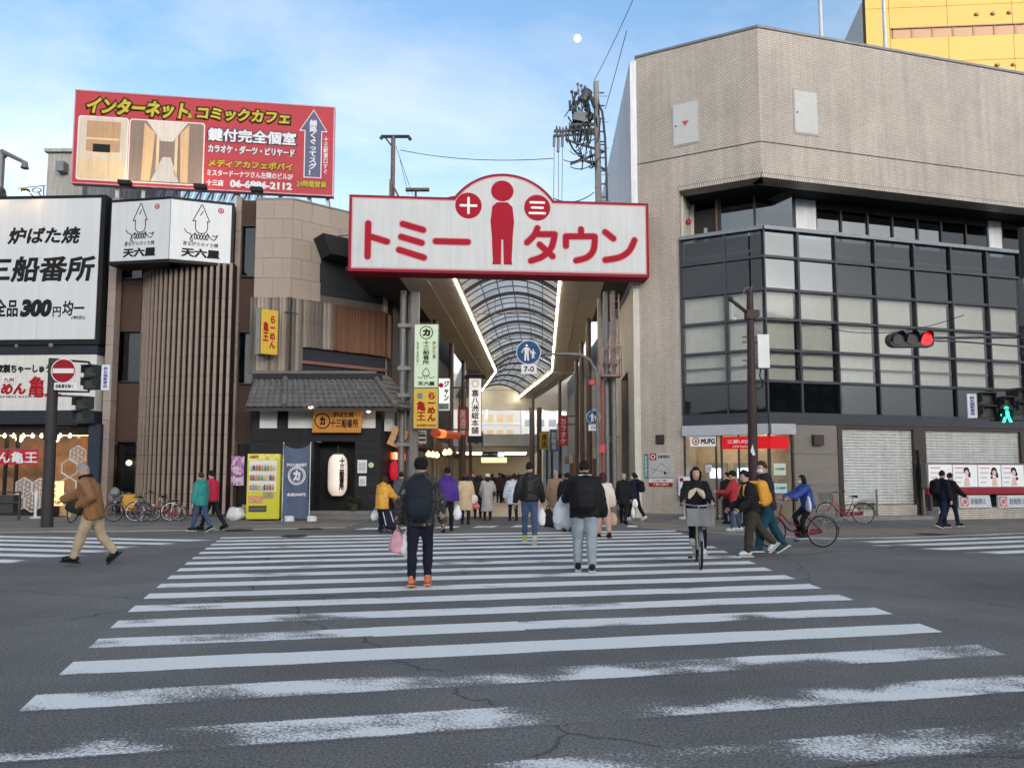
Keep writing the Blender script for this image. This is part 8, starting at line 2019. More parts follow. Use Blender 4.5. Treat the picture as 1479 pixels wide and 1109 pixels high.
# ================================================================== people
def superball(c, r, e=0.6, n=20, T=None):
 mb = MB(); k = len(mb.v); sg = lambda v: math.copysign(abs(v) ** e, v)
 nl = n // 2
 for i in range(nl + 1):
  ph = -math.pi / 2 + math.pi * i / nl
  for j in range(n):
   th = 2 * math.pi * j / n
   v = Vector((r[0] * sg(math.cos(ph)) * sg(math.cos(th)), r[1] * sg(math.cos(ph)) * sg(math.sin(th)), r[2] * sg(math.sin(ph)))) + Vector(c)
   mb.v.append(tuple(T @ v if T else v))
 for i in range(nl):
  for j in range(n):
   mb.f.append((i * n + j, i * n + (j + 1) % n, (i + 1) * n + (j + 1) % n, (i + 1) * n + j)); mb.m.append(0)
 return mb
def remesh(mb, voxel, smooth=4, fold=None):
 me = bpy.data.meshes.new('tmp'); me.from_pydata(mb.v, [], mb.f); me.update()
 o = bpy.data.objects.new('tmp', me)
 r = o.modifiers.new('r', 'REMESH'); r.mode = 'VOXEL'; r.voxel_size = voxel; r.adaptivity = 0
 if smooth:
  s = o.modifiers.new('s', 'SMOOTH'); s.factor = 0.5; s.iterations = smooth
 out = bake(o)
 bpy.data.meshes.remove(me)
 if fold:
  amp, sc, sd_, quilt = fold
  out.update()
  for v in out.vertices:
   c = v.co; nn = v.normal
   d = amp * noise.noise(Vector((c.x * sc, c.y * sc, c.z * sc * 0.55 + sd_))) + amp * 0.6 * noise.noise(Vector((c.x * sc * 2.3, c.y * sc * 2.3, c.z * sc * 1.6 + sd_ + 5)))
   if quilt: d += 0.012 * (abs(math.sin(c.z * math.pi / quilt)) - 0.6)
   v.co = c + nn * d
 out.polygons.foreach_set('use_smooth', [True] * len(out.polygons))
 return out
SKIN = M('skin', (0.50, 0.31, 0.225), 0.55, var=0.06); HAIRB = M('hair_black', (0.012, 0.010, 0.010), 0.45, var=0.3, vs_=40, bump=0.6, bs=120); HAIRG = M('hair_grey', (0.28, 0.27, 0.26), 0.5, var=0.3, vs_=40, bump=0.6, bs=120); HAIRN = M('hair_brown', (0.045, 0.025, 0.018), 0.45, var=0.3, vs_=40, bump=0.6, bs=120)
EYE_ = M('eye_dark', (0.01, 0.008, 0.008), 0.2, var=0); LIP = M('lip', (0.32, 0.12, 0.11), 0.5, var=0)
def cloth(name, c, rough=0.85, var=0.14, bump=0.25, bs=140, coat=0.0): return M('cloth_' + name, c, rough, var=var, vs_=5, bump=bump, bs=bs, coat=coat)
def person(label, at, h, face, top, legs, shoes, hair=HAIRB, hairstyle='short', coat=0.0, puff=0.012, wide=1.0, hood=False, quilt=0, pose=None, bottom=None, hat=None, mask=False, detail=True, group=None, seat_z=None, fat=1.0, scarf=None, voxel=0.023):
 P = dict(lL=0, lR=0, kL=4, kR=4, fL=0, fR=0, aL=0, aR=0, eL=12, eR=12, abL=9, abR=9, inL=0, inR=0, lean=2, hp=0, hy=0, hr=0)
 if pose: P.update(pose)
 lean = R(P['lean'])
 hip = 0.515 * h
 TL = Matrix.Translation((0, 0, hip)) @ Matrix.Rotation(-lean, 4, 'X') @ Matrix.Translation((0, 0, -hip))   # torso lean about the hips (forward = +y)
 def tp(x, y, z): return TL @ Vector((x * h, y * h, z * h))
 J = {}
 for s, k in ((-1, 'L'), (1, 'R')):
  a = R(P['l' + k]); kn = R(P['k' + k]); hp_ = Vector((s * 0.052 * h, 0, hip))
  knee = hp_ + Vector((s * 0.008 * h, math.sin(a), -math.cos(a))) * 0.245 * h if False else hp_ + Vector((s * 0.006 * h, math.sin(a) * 0.245 * h, -math.cos(a) * 0.245 * h))
  an = knee + Vector((s * 0.002 * h, math.sin(a - kn) * 0.235 * h, -math.cos(a - kn) * 0.235 * h))
  J['hip' + k], J['knee' + k], J['ank' + k] = hp_, knee, an
  sh = tp(s * 0.098 * fat ** 0.5, 0.0, 0.803)
  a2 = R(P['a' + k]); ab = R(P['ab' + k]); e = R(P['e' + k]); inn = R(P['in' + k])
  d1 = Vector((s * math.sin(ab), math.sin(a2) * math.cos(ab), -math.cos(a2) * math.cos(ab)))
  a3 = a2 + e
  d2 = Vector((s * (math.sin(ab) * 0.6 - math.sin(inn)), math.sin(a3) * math.cos(inn), -math.cos(a3) * math.cos(inn))).normalized()
  el = sh + d1 * 0.172 * h; wr = el + d2 * 0.148 * h
  J['sh' + k], J['el' + k], J['wr' + k], J['fd' + k] = sh, el, wr, d2
 head = tp(0, 0.012, 0.925)
 HT = Matrix.Translation(head) @ Matrix.Rotation(R(P['hy']), 4, 'Z') @ Matrix.Rotation(-lean * 0.6 - R(P['hp']), 4, 'X') @ Matrix.Rotation(R(P['hr']), 4, 'Y')
 # ---------- body: one continuous surface
 b = MB()
 for k in 'LR':
  b.tube([J['hip' + k] + Vector((0, 0, 0.03 * h)), J['hip' + k].lerp(J['knee' + k], 0.5), J['knee' + k], J['knee' + k].lerp(J['ank' + k], 0.35), J['ank' + k] + Vector((0, 0, 0.012 * h))], [0.056 * h * wide * fat ** 0.5, 0.050 * h * wide * fat ** 0.5, 0.040 * h * wide, 0.039 * h * wide, 0.030 * h * wide], 14)
  b.tube([J['sh' + k], J['el' + k], J['wr' + k]], [0.030 * h, 0.025 * h, 0.018 * h], 10)
 tor = [tp(0, 0, 0.46), tp(0, 0, 0.52), tp(0, 0, 0.60), tp(0, 0.002, 0.70), tp(0, 0, 0.78), tp(0, 0, 0.825), tp(0, 0.004, 0.85)]
 rad = [0.075, 0.098, 0.088, 0.100, 0.103, 0.078, 0.042]
 b.tube(tor, [r_ * h * fat for r_ in rad], 20, sq=(0.66, 1.0))
 b.tube([tp(0, 0.004, 0.83), tp(0, 0.01, 0.88), HT @ Vector((0, -0.01 * h, -0.02 * h))], [0.034 * h, 0.030 * h, 0.032 * h], 12)
 hw = 0.0435 * h
 b.ball((0, 0, 0), (hw, hw * 1.22, 0.066 * h), 20, HT) if False else None
 hb = MB().ball((0, 0, 0), (hw, hw * 1.2, 0.064 * h), 20).ball((0, 0.012 * h, -0.028 * h), (hw * 0.80, hw * 0.86, 0.040 * h), 16).ball((0, 0.0545 * h, -0.008 * h), (0.008 * h, 0.010 * h, 0.013 * h), 8)
 for s in (-1, 1): hb.ball((s * hw * 1.0, -0.002 * h, -0.006 * h), (0.006 * h, 0.012 * h, 0.018 * h), 8)
 kk = len(b.v); b.v += [tuple(HT @ Vector(v)) for v in hb.v]; b.f += [tuple(kk + q for q in f) for f in hb.f]; b.m += hb.m
 me = remesh(b, voxel, 3)
 me.update(); sd0 = random.uniform(0, 40)
 for v in me.vertices:
  if v.co.z < hip:
   c = v.co; v.co = c + v.normal * (0.011 * noise.noise(Vector((c.x * 9, c.y * 9, c.z * 17 + sd0))) + 0.006 * noise.noise(Vector((c.x * 20, c.y * 20, c.z * 38 + sd0))))
 hips_ = hip + 0.03 * h
 # regions of the body by material
 me.materials.append(SKIN); me.materials.append(legs); me.materials.append(bottom or top); me.materials.append(EYE_); me.materials.append(LIP)
 idx = []
 hz = head
 for p in me.polygons:
  c = p.center
  if (c - hz).length < 0.085 * h or c.z > hz.z - 0.045 * h: idx.append(0)
  elif c.z < hips_ and abs(c.x) < 0.16 * h and not any((c - J['wr' + k]).length < 0.05 * h for k in 'LR'): idx.append(1)
  else: idx.append(2)
 # ---------- hands, eyes and mouth joined to the body mesh
 ex = MB()
 for s, k in ((-1, 'L'), (1, 'R')):
  w0 = J['wr' + k]; d = J['fd' + k]; side = Vector((-s, 0, 0)); side = (side - d * side.dot(d)).normalized(); fwd = d.cross(side).normalized()
  if fwd.y < 0: fwd = -fwd
  ex.mat(0).tube([w0 - d * 0.02, w0 + d * 0.03, w0 + d * 0.075], [0.024, 0.034, 0.032], 8, sq=(1, 0.55))
  curl = 0.45 if not P.get('grip') else 1.0
  for q in range(4):
   o_ = fwd * (0.026 - 0.0175 * q); L1_ = (0.038, 0.042, 0.040, 0.032)[q]
   a_ = w0 + d * 0.072 + o_; b2 = a_ + (d * math.cos(curl * 0.8) + side * math.sin(curl * 0.8)) * L1_; c2 = b2 + (d * math.cos(curl * 2.2) + side * math.sin(curl * 2.2)) * L1_ * 0.8
   ex.tube([a_, b2, c2], [0.0095, 0.0088, 0.007], 6)
  a_ = w0 + d * 0.025 + fwd * 0.028; ex.tube([a_, a_ + (fwd * 0.6 + d * 0.7 + side * 0.3) * 0.035, a_ + (fwd * 0.5 + d * 1.1 + side * 0.6) * 0.055], [0.012, 0.0105, 0.008], 6)
 for s in (-1, 1): ex.mat(3).ball(HT @ Vector((s * 0.017 * h, 0.0475 * h, 0.0075 * h)), (0.0085, 0.006, 0.005), 8)
 for s in (-1, 1): ex.mat(3).tube([HT @ Vector((s * 0.009 * h, 0.0515 * h, 0.017 * h)), HT @ Vector((s * 0.026 * h, 0.0455 * h, 0.018 * h))], 0.003, 5)
 ex.mat(4).ball(HT @ Vector((0, 0.0505 * h, -0.029 * h)), (0.016, 0.006, 0.0045), 8)
 bm = bmesh.new(); bm.from_mesh(me)
 for f, i in zip(bm.faces, idx): f.material_index = i
 vv = [bm.verts.new(v) for v in ex.v]
 for f, m_ in zip(ex.f, ex.m):
  try: nf = bm.faces.new([vv[i] for i in f]); nf.material_index = m_; nf.smooth = True
  except ValueError: pass
 bm.to_mesh(me); bm.free()
 # ---------- shoes (local, toe forward +y)
 shoe = []
 low = 1e9
 for k in 'LR':
  a = R(P['l' + k]) - R(P['k' + k]); pit = R(P['f' + k])
  s_ = 0.0265 * h
  mb = MB().tube([(0, -0.045 * h, 0.022 * h), (0, -0.02 * h, 0.026 * h), (0, 0.025 * h, 0.024 * h), (0, 0.065 * h, 0.018 * h), (0, 0.098 * h, 0.013 * h)], [s_ * 0.85, s_ * 1.08, s_ * 1.05, s_ * 1.12, s_ * 0.6], 12, sq=(1.0, 0.95)).tube([(0, -0.022 * h, 0.02 * h), (0, -0.012 * h, 0.055 * h)], [s_ * 0.9, s_ * 0.95], 12)
  mb.v = [(v[0], v[1], max(v[2], -0.012 * h)) for v in mb.v]
  sole = MB().slab([(-s_ * 1.05, -0.06 * h), (s_ * 1.05, -0.06 * h), (s_ * 1.1, 0.02 * h), (s_ * 1.28, 0.07 * h), (s_ * 0.8, 0.112 * h), (-s_ * 0.8, 0.112 * h), (-s_ * 1.28, 0.07 * h), (-s_ * 1.1, 0.02 * h)], -0.018 * h, -0.004 * h)
  T = Matrix.Translation(J['ank' + k] - Vector((0, 0, 0.014 * h))) @ Matrix.Rotation(-pit, 4, 'X')
  for m_ in (mb, sole):
   m_.v = [tuple(T @ Vector(v)) for v in m_.v]; low = min(low, min(v[2] for v in m_.v))
  shoe.append((mb, sole))
 dz = -low if seat_z is None else seat_z - hip
 Mx = Matrix.Translation(Vector((at[0], at[1], at[2] if len(at) > 2 else 0.0))) @ Matrix.Rotation(R(face), 4, 'Z') @ Matrix.Translation((0, 0, dz))
 Mroot = Matrix.Translation(Vector((at[0], at[1], at[2] if len(at) > 2 else 0.0))) @ Matrix.Rotation(R(face), 4, 'Z')
 t = thing('person', label, 'person', group=group, Mx=Mroot)
 put(me, 'body', t, Mx)
 upper, solem = shoes if isinstance(shoes, tuple) else (shoes, M('sole_white', (0.5, 0.5, 0.48), 0.7))
 for mb, sole in shoe:
  o = put(mb.mesh('shoe', upper, True), 'shoe', t, Mx); put(sole.mesh('sole', solem), 'sole', o, Mx)
 # ---------- jacket or coat
 j = MB(); pf = puff / h
 hem = 0.515 - 0.03 - coat
 tor = []; rd = []
 if coat > 0.06:
  n = 4
  for q in range(n):
   f = q / n; z = hem + (0.50 - hem) * f
   tor.append(Vector((0, 0, z * h)) if True else tp(0, 0, z)); rd.append((0.098 + 0.030 * (1 - f) * min(1.0, coat / 0.2)) * fat + pf)
 else:
  tor.append(tp(0, 0, hem)); rd.append(0.098 * fat + pf)
 for z, r_ in ((0.53, 0.103), (0.60, 0.100), (0.69, 0.106), (0.76, 0.104), (0.81, 0.078), (0.85, 0.050)):
  tor.append(tp(0, 0, z)); rd.append(r_ * fat + pf * (1.0 if z < 0.8 else 0.5))
 j.tube(tor, [r_ * h for r_ in rd], 24, sq=(0.72, 1.0))
 for k in 'LR':
  e1 = J['sh' + k].lerp(J['el' + k], 0.5)
  j.tube([J['sh' + k].lerp(tp(0, 0, 0.80), 0.25), J['sh' + k], e1, J['el' + k], J['el' + k].lerp(J['wr' + k], 0.5), J['wr' + k] + J['fd' + k] * 0.012 * h], [0.034 * h + puff, 0.037 * h + puff, 0.034 * h + puff, 0.031 * h + puff, 0.029 * h + puff, 0.023 * h + puff * 0.7], 12)
 if hood:
  j.ball(tp(0, -0.045, 0.845), (0.062 * h, 0.045 * h, 0.045 * h), 12).ball(tp(-0.035, -0.01, 0.855), 0.032 * h, 10).ball(tp(0.035, -0.01, 0.855), 0.032 * h, 10)
 else:
  j.tube([tp(0, 0, 0.835), tp(0, 0.004, 0.868)], [0.048 * h, 0.044 * h], 14)
 jm = remesh(j, voxel * 0.95, 2, (0.018, 9.0, random.uniform(0, 50), quilt))
 jm.materials.append(top); put(jm, 'jacket' if coat < 0.15 else 'coat', t, Mx)
 if scarf:
  put(MB().torus(0.045 * h, 0.024 * h, 18, 8, TL @ Matrix.Translation((0, 0.004 * h, 0.862 * h)) @ Matrix.Rotation(R(90), 4, 'X')).mesh('scarf', scarf, True), 'scarf', t, Mx)
 # ---------- hair / hat
 hm = MB()
 rx, ry, rz_ = hw * 1.13, hw * 1.30, 0.070 * h
 hm.ball((0, -0.006 * h, 0.008 * h), (rx, ry, rz_), 24)
 vv = []
 for v in hm.v:
  x, y, z = v
  fy, fz = y / ry, z / rz_
  cut = 0.30 if hairstyle != 'bob' else 0.18
  if hairstyle in ('short', 'messy'):
   lim = -0.30 if fy < -0.1 else (0.05 if fy < 0.35 else cut + 0.12)
  elif hairstyle == 'bald': lim = 2.0 if (fy > -0.55 and fz > 0.05) or fy > 0.1 else -0.4
  else: lim = -2.0 if fy < 0.15 else (0.05 if fy < 0.45 else 0.42)
  if fz < lim: x, y, z = x * 0.72, y * 0.72 - 0.004 * h, z * 0.8
  q_ = Vector((x, y, z + hw * 40)); f = 1 + 0.09 * noise.noise(q_ * 34) + (0.14 if hairstyle == 'messy' else 0.06) * noise.noise(q_ * 62)
  vv.append((x * f, y * f, z * f))
 hm.v = vv
 if hairstyle in ('long', 'bob'):
  L_2 = 0.10 * h if hairstyle == 'long' else 0.035 * h
  hm.tube([(0, -0.028 * h, 0.02 * h), (0, -0.036 * h, -0.05 * h), (0, -0.040 * h, -0.06 * h - L_2 * 0.5), (0, -0.042 * h, -0.06 * h - L_2)], [hw * 1.0, hw * 1.08, hw * 1.0, hw * 0.6], 14, sq=(0.55, 1.0))
  for s in (-1, 1): hm.tube([(s * hw * 0.95, 0.012 * h, 0.03 * h), (s * hw * 1.05, 0.010 * h, -0.03 * h), (s * hw * 1.0, 0.0, -0.06 * h - L_2 * 0.3)], [0.016 * h, 0.018 * h, 0.010 * h], 8)
 if hairstyle == 'pony': hm.tube([(0, -0.055 * h, 0.03 * h), (0, -0.075 * h, -0.01 * h), (0, -0.07 * h, -0.08 * h)], [0.016 * h, 0.02 * h, 0.008 * h], 8)
 put(hm.mesh('hair', hair, True), 'hair', t, Mx @ HT)
 if hat:
  put(MB().lathe([(hw * 1.24, 0.012 * h), (hw * 1.27, 0.024 * h), (hw * 1.27, 0.04 * h), (hw * 1.1, 0.065 * h), (hw * 0.7, 0.080 * h), (0.02, 0.084 * h)], 20, Matrix.Translation((0, -0.004 * h, 0)) @ Matrix.Diagonal((1, 1.15, 1, 1))).mesh('hat', hat, True), 'hat', t, Mx @ HT)
 if mask:
  put(MB().ball((0, 0.028 * h, -0.026 * h), (hw * 0.86, hw * 0.85, 0.030 * h), 14).mesh('face_mask', M('mask_white', (0.75, 0.75, 0.75), 0.8), True), 'face_mask', t, Mx @ HT)
 info = {k: Mx @ v for k, v in J.items() if isinstance(v, Vector) and not k.startswith('fd')}
 info['Mx'] = Mx; info['TL'] = TL; info['h'] = h; info['obj'] = t; info['head'] = Mx @ head
 info['handL'] = Mx @ (J['wrL'] + J['fdL'] * 0.09); info['handR'] = Mx @ (J['wrR'] + J['fdR'] * 0.09)
 return info
def backpack(label, I, mat, size=(0.165, 0.105, 0.25), strap=None, cz=0.70, detail=None):
 h = I['h']; T = I['Mx'] @ I['TL']
 c = Vector((0, -0.10 * h * 1.0 - size[1] * 0.75, cz * h))
 t = thing('backpack', label, 'backpack', Mx=T @ Matrix.Translation(c))
 put(superball((0, 0, 0), size, 0.55, 28).mesh('bag_body', mat, True), 'bag_body', t, WM[t.name])
 put(superball((0, -size[1] * 0.72, -size[2] * 0.35), (size[0] * 0.78, size[1] * 0.55, size[2] * 0.48), 0.55, 22).mesh('front_pocket', detail or mat, True), 'front_pocket', t, WM[t.name])
 st = strap or mat
 for s in (-1, 1):
  y0 = -c.y
  pts = [(s * 0.07, 0.03, size[2] * 0.8), (s * 0.08, y0 * 0.55, 0.815 * h + 0.052 - c.z), (s * 0.085, y0 + 0.055 * h, 0.80 * h + 0.04 - c.z), (s * 0.10, y0 + 0.088 * h, 0.73 * h - c.z), (s * 0.145, y0 + 0.03 * h, 0.64 * h - c.z), (s * 0.13, 0.03, -size[2] * 0.7)]
  put(MB().tube(pts, 0.028, 8, sq=(0.35, 1)).mesh('strap', st, True), 'strap', t, WM[t.name])
 put(MB().tube([(-0.05, 0.02, size[2] * 0.95), (-0.04, 0.0, size[2] * 1.1), (0.04, 0.0, size[2] * 1.1), (0.05, 0.02, size[2] * 0.95)], 0.011, 6).mesh('grab_handle', st, True), 'grab_handle', t, WM[t.name])
 return t
def hand_bag(name, label, pos, size, mat, seed=1.0, cat='bag', drop=None, rz=0.0, amp=0.22):
 """a carrier bag hanging from the point pos"""
 d = drop if drop is not None else size[2] * 0.42
 t = thing(name, label, cat, (pos.x, pos.y, pos.z - d - 2 * size[2]), rz)
 mb = superball((0, 0, size[2]), size, 0.75, 22)
 c = Vector((0, 0, size[2]))
 for i, v in enumerate(mb.v):
  p = Vector(v); f = 1 + amp * noise.noise(p * 9 + Vector((seed, 0, 0))) + amp * 0.6 * noise.noise(p * 22 + Vector((seed, 1, 0)))
  top_ = max(0, (p.z - size[2]) / size[2]); q = Vector((p.x * (1 - 0.35 * top_), p.y * (1 - 0.45 * top_), p.z))
  q = c + (q - c) * f; mb.v[i] = tuple(q)
 part('bag_body', mb, mat, t, None, True)
 hd = MB()
 for y in (-1, 1): hd.tube([(-size[0] * 0.35, y * size[1] * 0.3, 1.85 * size[2]), (0, 0, 2 * size[2] + d), (size[0] * 0.35, y * size[1] * 0.3, 1.85 * size[2])], 0.012, 6)
 part('handle', hd, mat, t, None, True)
 return t
def face_dir(x): return x
DENIM = cloth('denim', (0.035, 0.065, 0.135), 0.85); DARKN = cloth('dark_navy', (0.012, 0.014, 0.024)); BLACKC = cloth('black', (0.012, 0.012, 0.013)); GREYJ = cloth('grey_blue_jeans', (0.27, 0.32, 0.36))
BSH = M('shoe_black', (0.015, 0.015, 0.016), 0.5); WSH = M('shoe_white', (0.6, 0.6, 0.6), 0.6); SBK = M('sole_black', (0.02, 0.02, 0.02), 0.7); SWH = M('sole_white', (0.5, 0.5, 0.48), 0.7)
def mat_camo():
 m = M('cloth_camo', (0.1, 0.1, 0.1), 0.85, var=0, bump=0.25, bs=140); n, l = m.node_tree.nodes, m.node_tree.links
 t = n.new('ShaderNodeTexCoord'); a = n.new('ShaderNodeTexNoise'); a.inputs['Scale'].default_value = 9; a.inputs['Detail'].default_value = 2; l.new(t.outputs['Object'], a.inputs[0])
 r = n.new('ShaderNodeValToRGB'); r.color_ramp.interpolation = 'CONSTANT'; e = r.color_ramp.elements; e[0].color = (0.014, 0.014, 0.015, 1); e[1].position = 0.62; e[1].color = (0.22, 0.20, 0.17, 1); e.new(0.44).color = (0.055, 0.052, 0.045, 1); e.new(0.52).color = (0.02, 0.02, 0.02, 1)
 l.new(a.outputs[0], r.inputs[0]); l.new(r.outputs[0], n['Principled BSDF'].inputs['Base Color']); return m
WBAG = M('carrier_white', (0.70, 0.71, 0.72), 0.35, var=0.08, bump=0.6, bs=14)
PBAG = M('carrier_pink', (0.62, 0.30, 0.38), 0.4, var=0.3, vs_=6, bump=0.5, bs=14)
random.seed(5)
# --- man in camouflage jacket, nearest, seen from behind
I = person('man in camouflage jacket and black cap with orange shoes, nearest walker on the crossing', G(606, 848), 1.74, 3, mat_camo(), cloth('navy_trousers', (0.012, 0.015, 0.028)), (M('shoe_orange', (0.62, 0.16, 0.07), 0.6), M('sole_orange', (0.5, 0.2, 0.12), 0.7)), hat=BLACKC, puff=0.030, hood=True, coat=0.02, voxel=0.017, pose=dict(lL=-4, lR=12, kL=6, kR=14, fR=-2, fL=8, aL=-6, aR=4, eL=16, eR=14, abL=17, abR=17))
backpack('dark navy backpack on the man in camouflage', I, cloth('pack_navy', (0.016, 0.020, 0.028), 0.7), (0.185, 0.11, 0.29), cz=0.675)
hand_bag('carrier_bag', 'pink and white plastic bag in the left hand of the man in camouflage', I['handL'], (0.11, 0.08, 0.14), PBAG, 3.0, drop=0.05)
hand_bag('carrier_bag', 'small white plastic bag beside the pink one held by the man in camouflage', I['handL'] + Vector((0.13, 0.02, -0.02)), (0.10, 0.08, 0.16), WBAG, 7.0, drop=0.05)
# --- man with light jeans and black puffer
I = person('man in black puffer jacket and pale grey jeans walking away on the crossing', G(845, 826), 1.76, -2, cloth('black_puffer', (0.013, 0.013, 0.014), 0.6), GREYJ, (BSH, SWH), puff=0.038, hood=True, coat=0.0, wide=1.22, fat=1.12, hairstyle='short', quilt=0, voxel=0.017, pose=dict(lL=14, lR=-4, kL=16, kR=6, fL=-12, fR=0, aL=22, eL=75, abL=18, aR=4, eR=16, abR=16, inL=18))
backpack('black backpack with straps on the man in pale jeans', I, cloth('pack_black', (0.013, 0.013, 0.015), 0.65), (0.18, 0.12, 0.27), cz=0.685)
text_fit(I['obj'], I['Mx'] @ I['TL'], 'HELLO1', -0.10, 0.10, 0.852 * 1.76, 0.868 * 1.76, -0.175, INKW, 0.05, name='collar_print')
hand_bag('carrier_bag', 'big white plastic bag held out by the man in pale jeans', I['handL'] + Vector((-0.10, -0.03, 0.02)), (0.165, 0.12, 0.25), WBAG, 1.5, drop=0.08)
# --- man in leather jacket and jeans
I = person('man in black leather jacket and blue jeans with yellow heels', G(765, 787), 1.76, 0, M('leather_black', (0.016, 0.016, 0.018), 0.35, var=0.15, bump=0.3, bs=50), DENIM, (M('shoe_yellow', (0.45, 0.42, 0.06), 0.6), SWH), puff=0.028, coat=-0.02, bottom=cloth('maroon', (0.10, 0.015, 0.025)), pose=dict(lL=10, lR=-8, kL=8, kR=16, fR=35, aL=-6, aR=8, eL=14, eR=14, abL=18, abR=16))
hand_bag('carrier_bag', 'black tote bag in the right hand of the man in leather jacket', I['handR'] + Vector((0.10, 0.0, 0.0)), (0.14, 0.10, 0.20), cloth('tote_black', (0.014, 0.014, 0.015)), 4.4, amp=0.1)
hand_bag('carrier_bag', 'small white bag beside the black tote of the man in leather jacket', I['handR'] + Vector((-0.04, -0.03, 0.0)), (0.10, 0.08, 0.18), WBAG, 9.1)
# --- purple jacket
I = person('man in purple jacket and black trousers walking into the arcade', G(646, 768), 1.72, 2, cloth('purple', (0.055, 0.020, 0.18)), BLACKC, (BSH, SBK), hat=BLACKC, puff=0.03, hood=True, coat=0.02, pose=dict(lL=-6, lR=12, kL=12, kR=10, fL=14, aL=8, aR=-8, abL=10, abR=12))
hand_bag('carrier_bag', 'white plastic bag in the right hand of the man in purple', I['handR'], (0.12, 0.09, 0.18), WBAG, 12.0)
# --- beige quilted coat
I = person('woman in long beige coat and maroon beret seen from behind', G(672, 757), 1.60, 4, cloth('beige_quilt', (0.50, 0.37, 0.23)), DARKN, (BSH, SBK), hat=cloth('beret_maroon', (0.10, 0.02, 0.035)), hairstyle='bob', puff=0.035, coat=0.20, quilt=0.0, pose=dict(lL=6, lR=-6, kR=10, aR=10, eR=40, abL=10, abR=12))
hand_bag('handbag', 'pale shoulder bag on the arm of the woman in beige coat', I['elR'] + Vector((0.05, 0, -0.02)), (0.14, 0.08, 0.14), M('bag_cream', (0.55, 0.50, 0.45), 0.5, var=0.2, vs_=12), 3.3, amp=0.08)
hand_bag('handbag', 'pink handbag hanging below the pale shoulder bag', I['elR'] + Vector((0.12, 0, -0.30)), (0.13, 0.07, 0.10), M('bag_pink', (0.42, 0.10, 0.15), 0.5), 6.3, amp=0.06)
# --- grey long coat woman with pale hat
I = person('woman in long grey coat and white beret walking into the arcade', G(704, 750.5), 1.60, 0, cloth('grey_coat', (0.34, 0.32, 0.30)), BLACKC, (BSH, SBK), hat=cloth('beret_white', (0.6, 0.52, 0.52)), hairstyle='long', puff=0.03, coat=0.30, pose=dict(lL=6, lR=-5, kR=10, aL=10, aR=14, eL=40, eR=55, abL=12, abR=14))
I = person('person in dark brown coat left of the woman in grey coat', G(690, 748), 1.55, 5, cloth('dark_brown', (0.03, 0.02, 0.018)), BLACKC, (BSH, SBK), hairstyle='bob', puff=0.03, coat=0.12, pose=dict(lL=8, lR=-8, kR=12))
# --- yellow down jacket with trolley
I = person('person in yellow down jacket pushing a dark shopping trolley', G(551, 766), 1.52, -30, cloth('yellow_down', (0.62, 0.31, 0.035), 0.6), DARKN, (BSH, SBK), puff=0.045, hood=True, coat=0.09, quilt=0.10, hairstyle='bob', hair=HAIRN, pose=dict(lL=8, lR=-6, kR=12, lean=10, aL=10, aR=32, eR=22, abL=16, abR=10))
tpos = G(563, 769)
t = thing('shopping_trolley', 'dark checked shopping trolley on small wheels beside the person in yellow', 'trolley', (tpos.x, tpos.y, 0), R(-20))
part('bag_body', superball((0.0, 0, 0.36), (0.21, 0.16, 0.26), 0.45, 22, Matrix.Rotation(R(14), 4, 'Y')), cloth('trolley_navy', (0.02, 0.022, 0.035)), t, None, True)
part('strap', MB().tube([(-0.12, -0.165, 0.55), (-0.02, -0.17, 0.2)], 0.012, 6).tube([(0.1, -0.165, 0.58), (0.2, -0.165, 0.3)], 0.012, 6), WSH, t)
part('trolley_frame', MB().tube([(0.22, 0, 0.08), (0.30, 0, 0.5), (0.33, 0.0, 0.85)], 0.014, 6).box(-0.22, 0.24, -0.15, 0.15, 0.06, 0.085), GALV, t)
for (x, y) in ((-0.18, -0.17), (-0.18, 0.17), (0.2, -0.17), (0.2, 0.17)): part('wheel', MB().torus(0.04, 0.017, 16, 6, Matrix.Translation((x, y, 0.057))), RUB, t)
hand_bag('carrier_bag', 'clear plastic bag beside the person in yellow', I['handL'] + Vector((-0.12, 0, -0.05)), (0.13, 0.10, 0.15), WBAG, 22.0)
# --- grey quilted vest man
I = person('man in grey quilted vest between the yellow jacket and the camouflage jacket', G(579, 758), 1.66, 10, cloth('grey_down', (0.07, 0.078, 0.085), 0.6), DARKN, (BSH, SBK), puff=0.035, quilt=0.09, coat=0.0, pose=dict(lL=8, lR=-8, kR=14))
# --- striped pale puffer
I = person('person in pale blue quilted jacket behind the man in leather', G(741, 752), 1.58, 10, cloth('pale_quilt', (0.42, 0.46, 0.52), 0.5), DARKN, (BSH, SBK), puff=0.055, quilt=0.11, coat=0.12, hood=True, pose=dict(lL=8, lR=-8, kR=12, abL=16))
# --- brown coat bald man
I = person('balding man in camel brown coat walking into the arcade', G(803, 762), 1.70, -2, cloth('camel', (0.21, 0.135, 0.085)), cloth('khaki', (0.42, 0.33, 0.24)), (BSH, SBK), hairstyle='bald', hair=HAIRG, puff=0.03, coat=0.12, wide=1.1, pose=dict(lL=8, lR=-10, kR=14, fR=14, abR=12))
I = person('person in black hooded coat between the camel coat and the black puffer', G(820, 768), 1.62, -8, BLACKC, cloth('dark_rose', (0.16, 0.08, 0.08)), (BSH, SBK), puff=0.04, hood=True, coat=0.08, pose=dict(lL=8, lR=-10, kR=14))
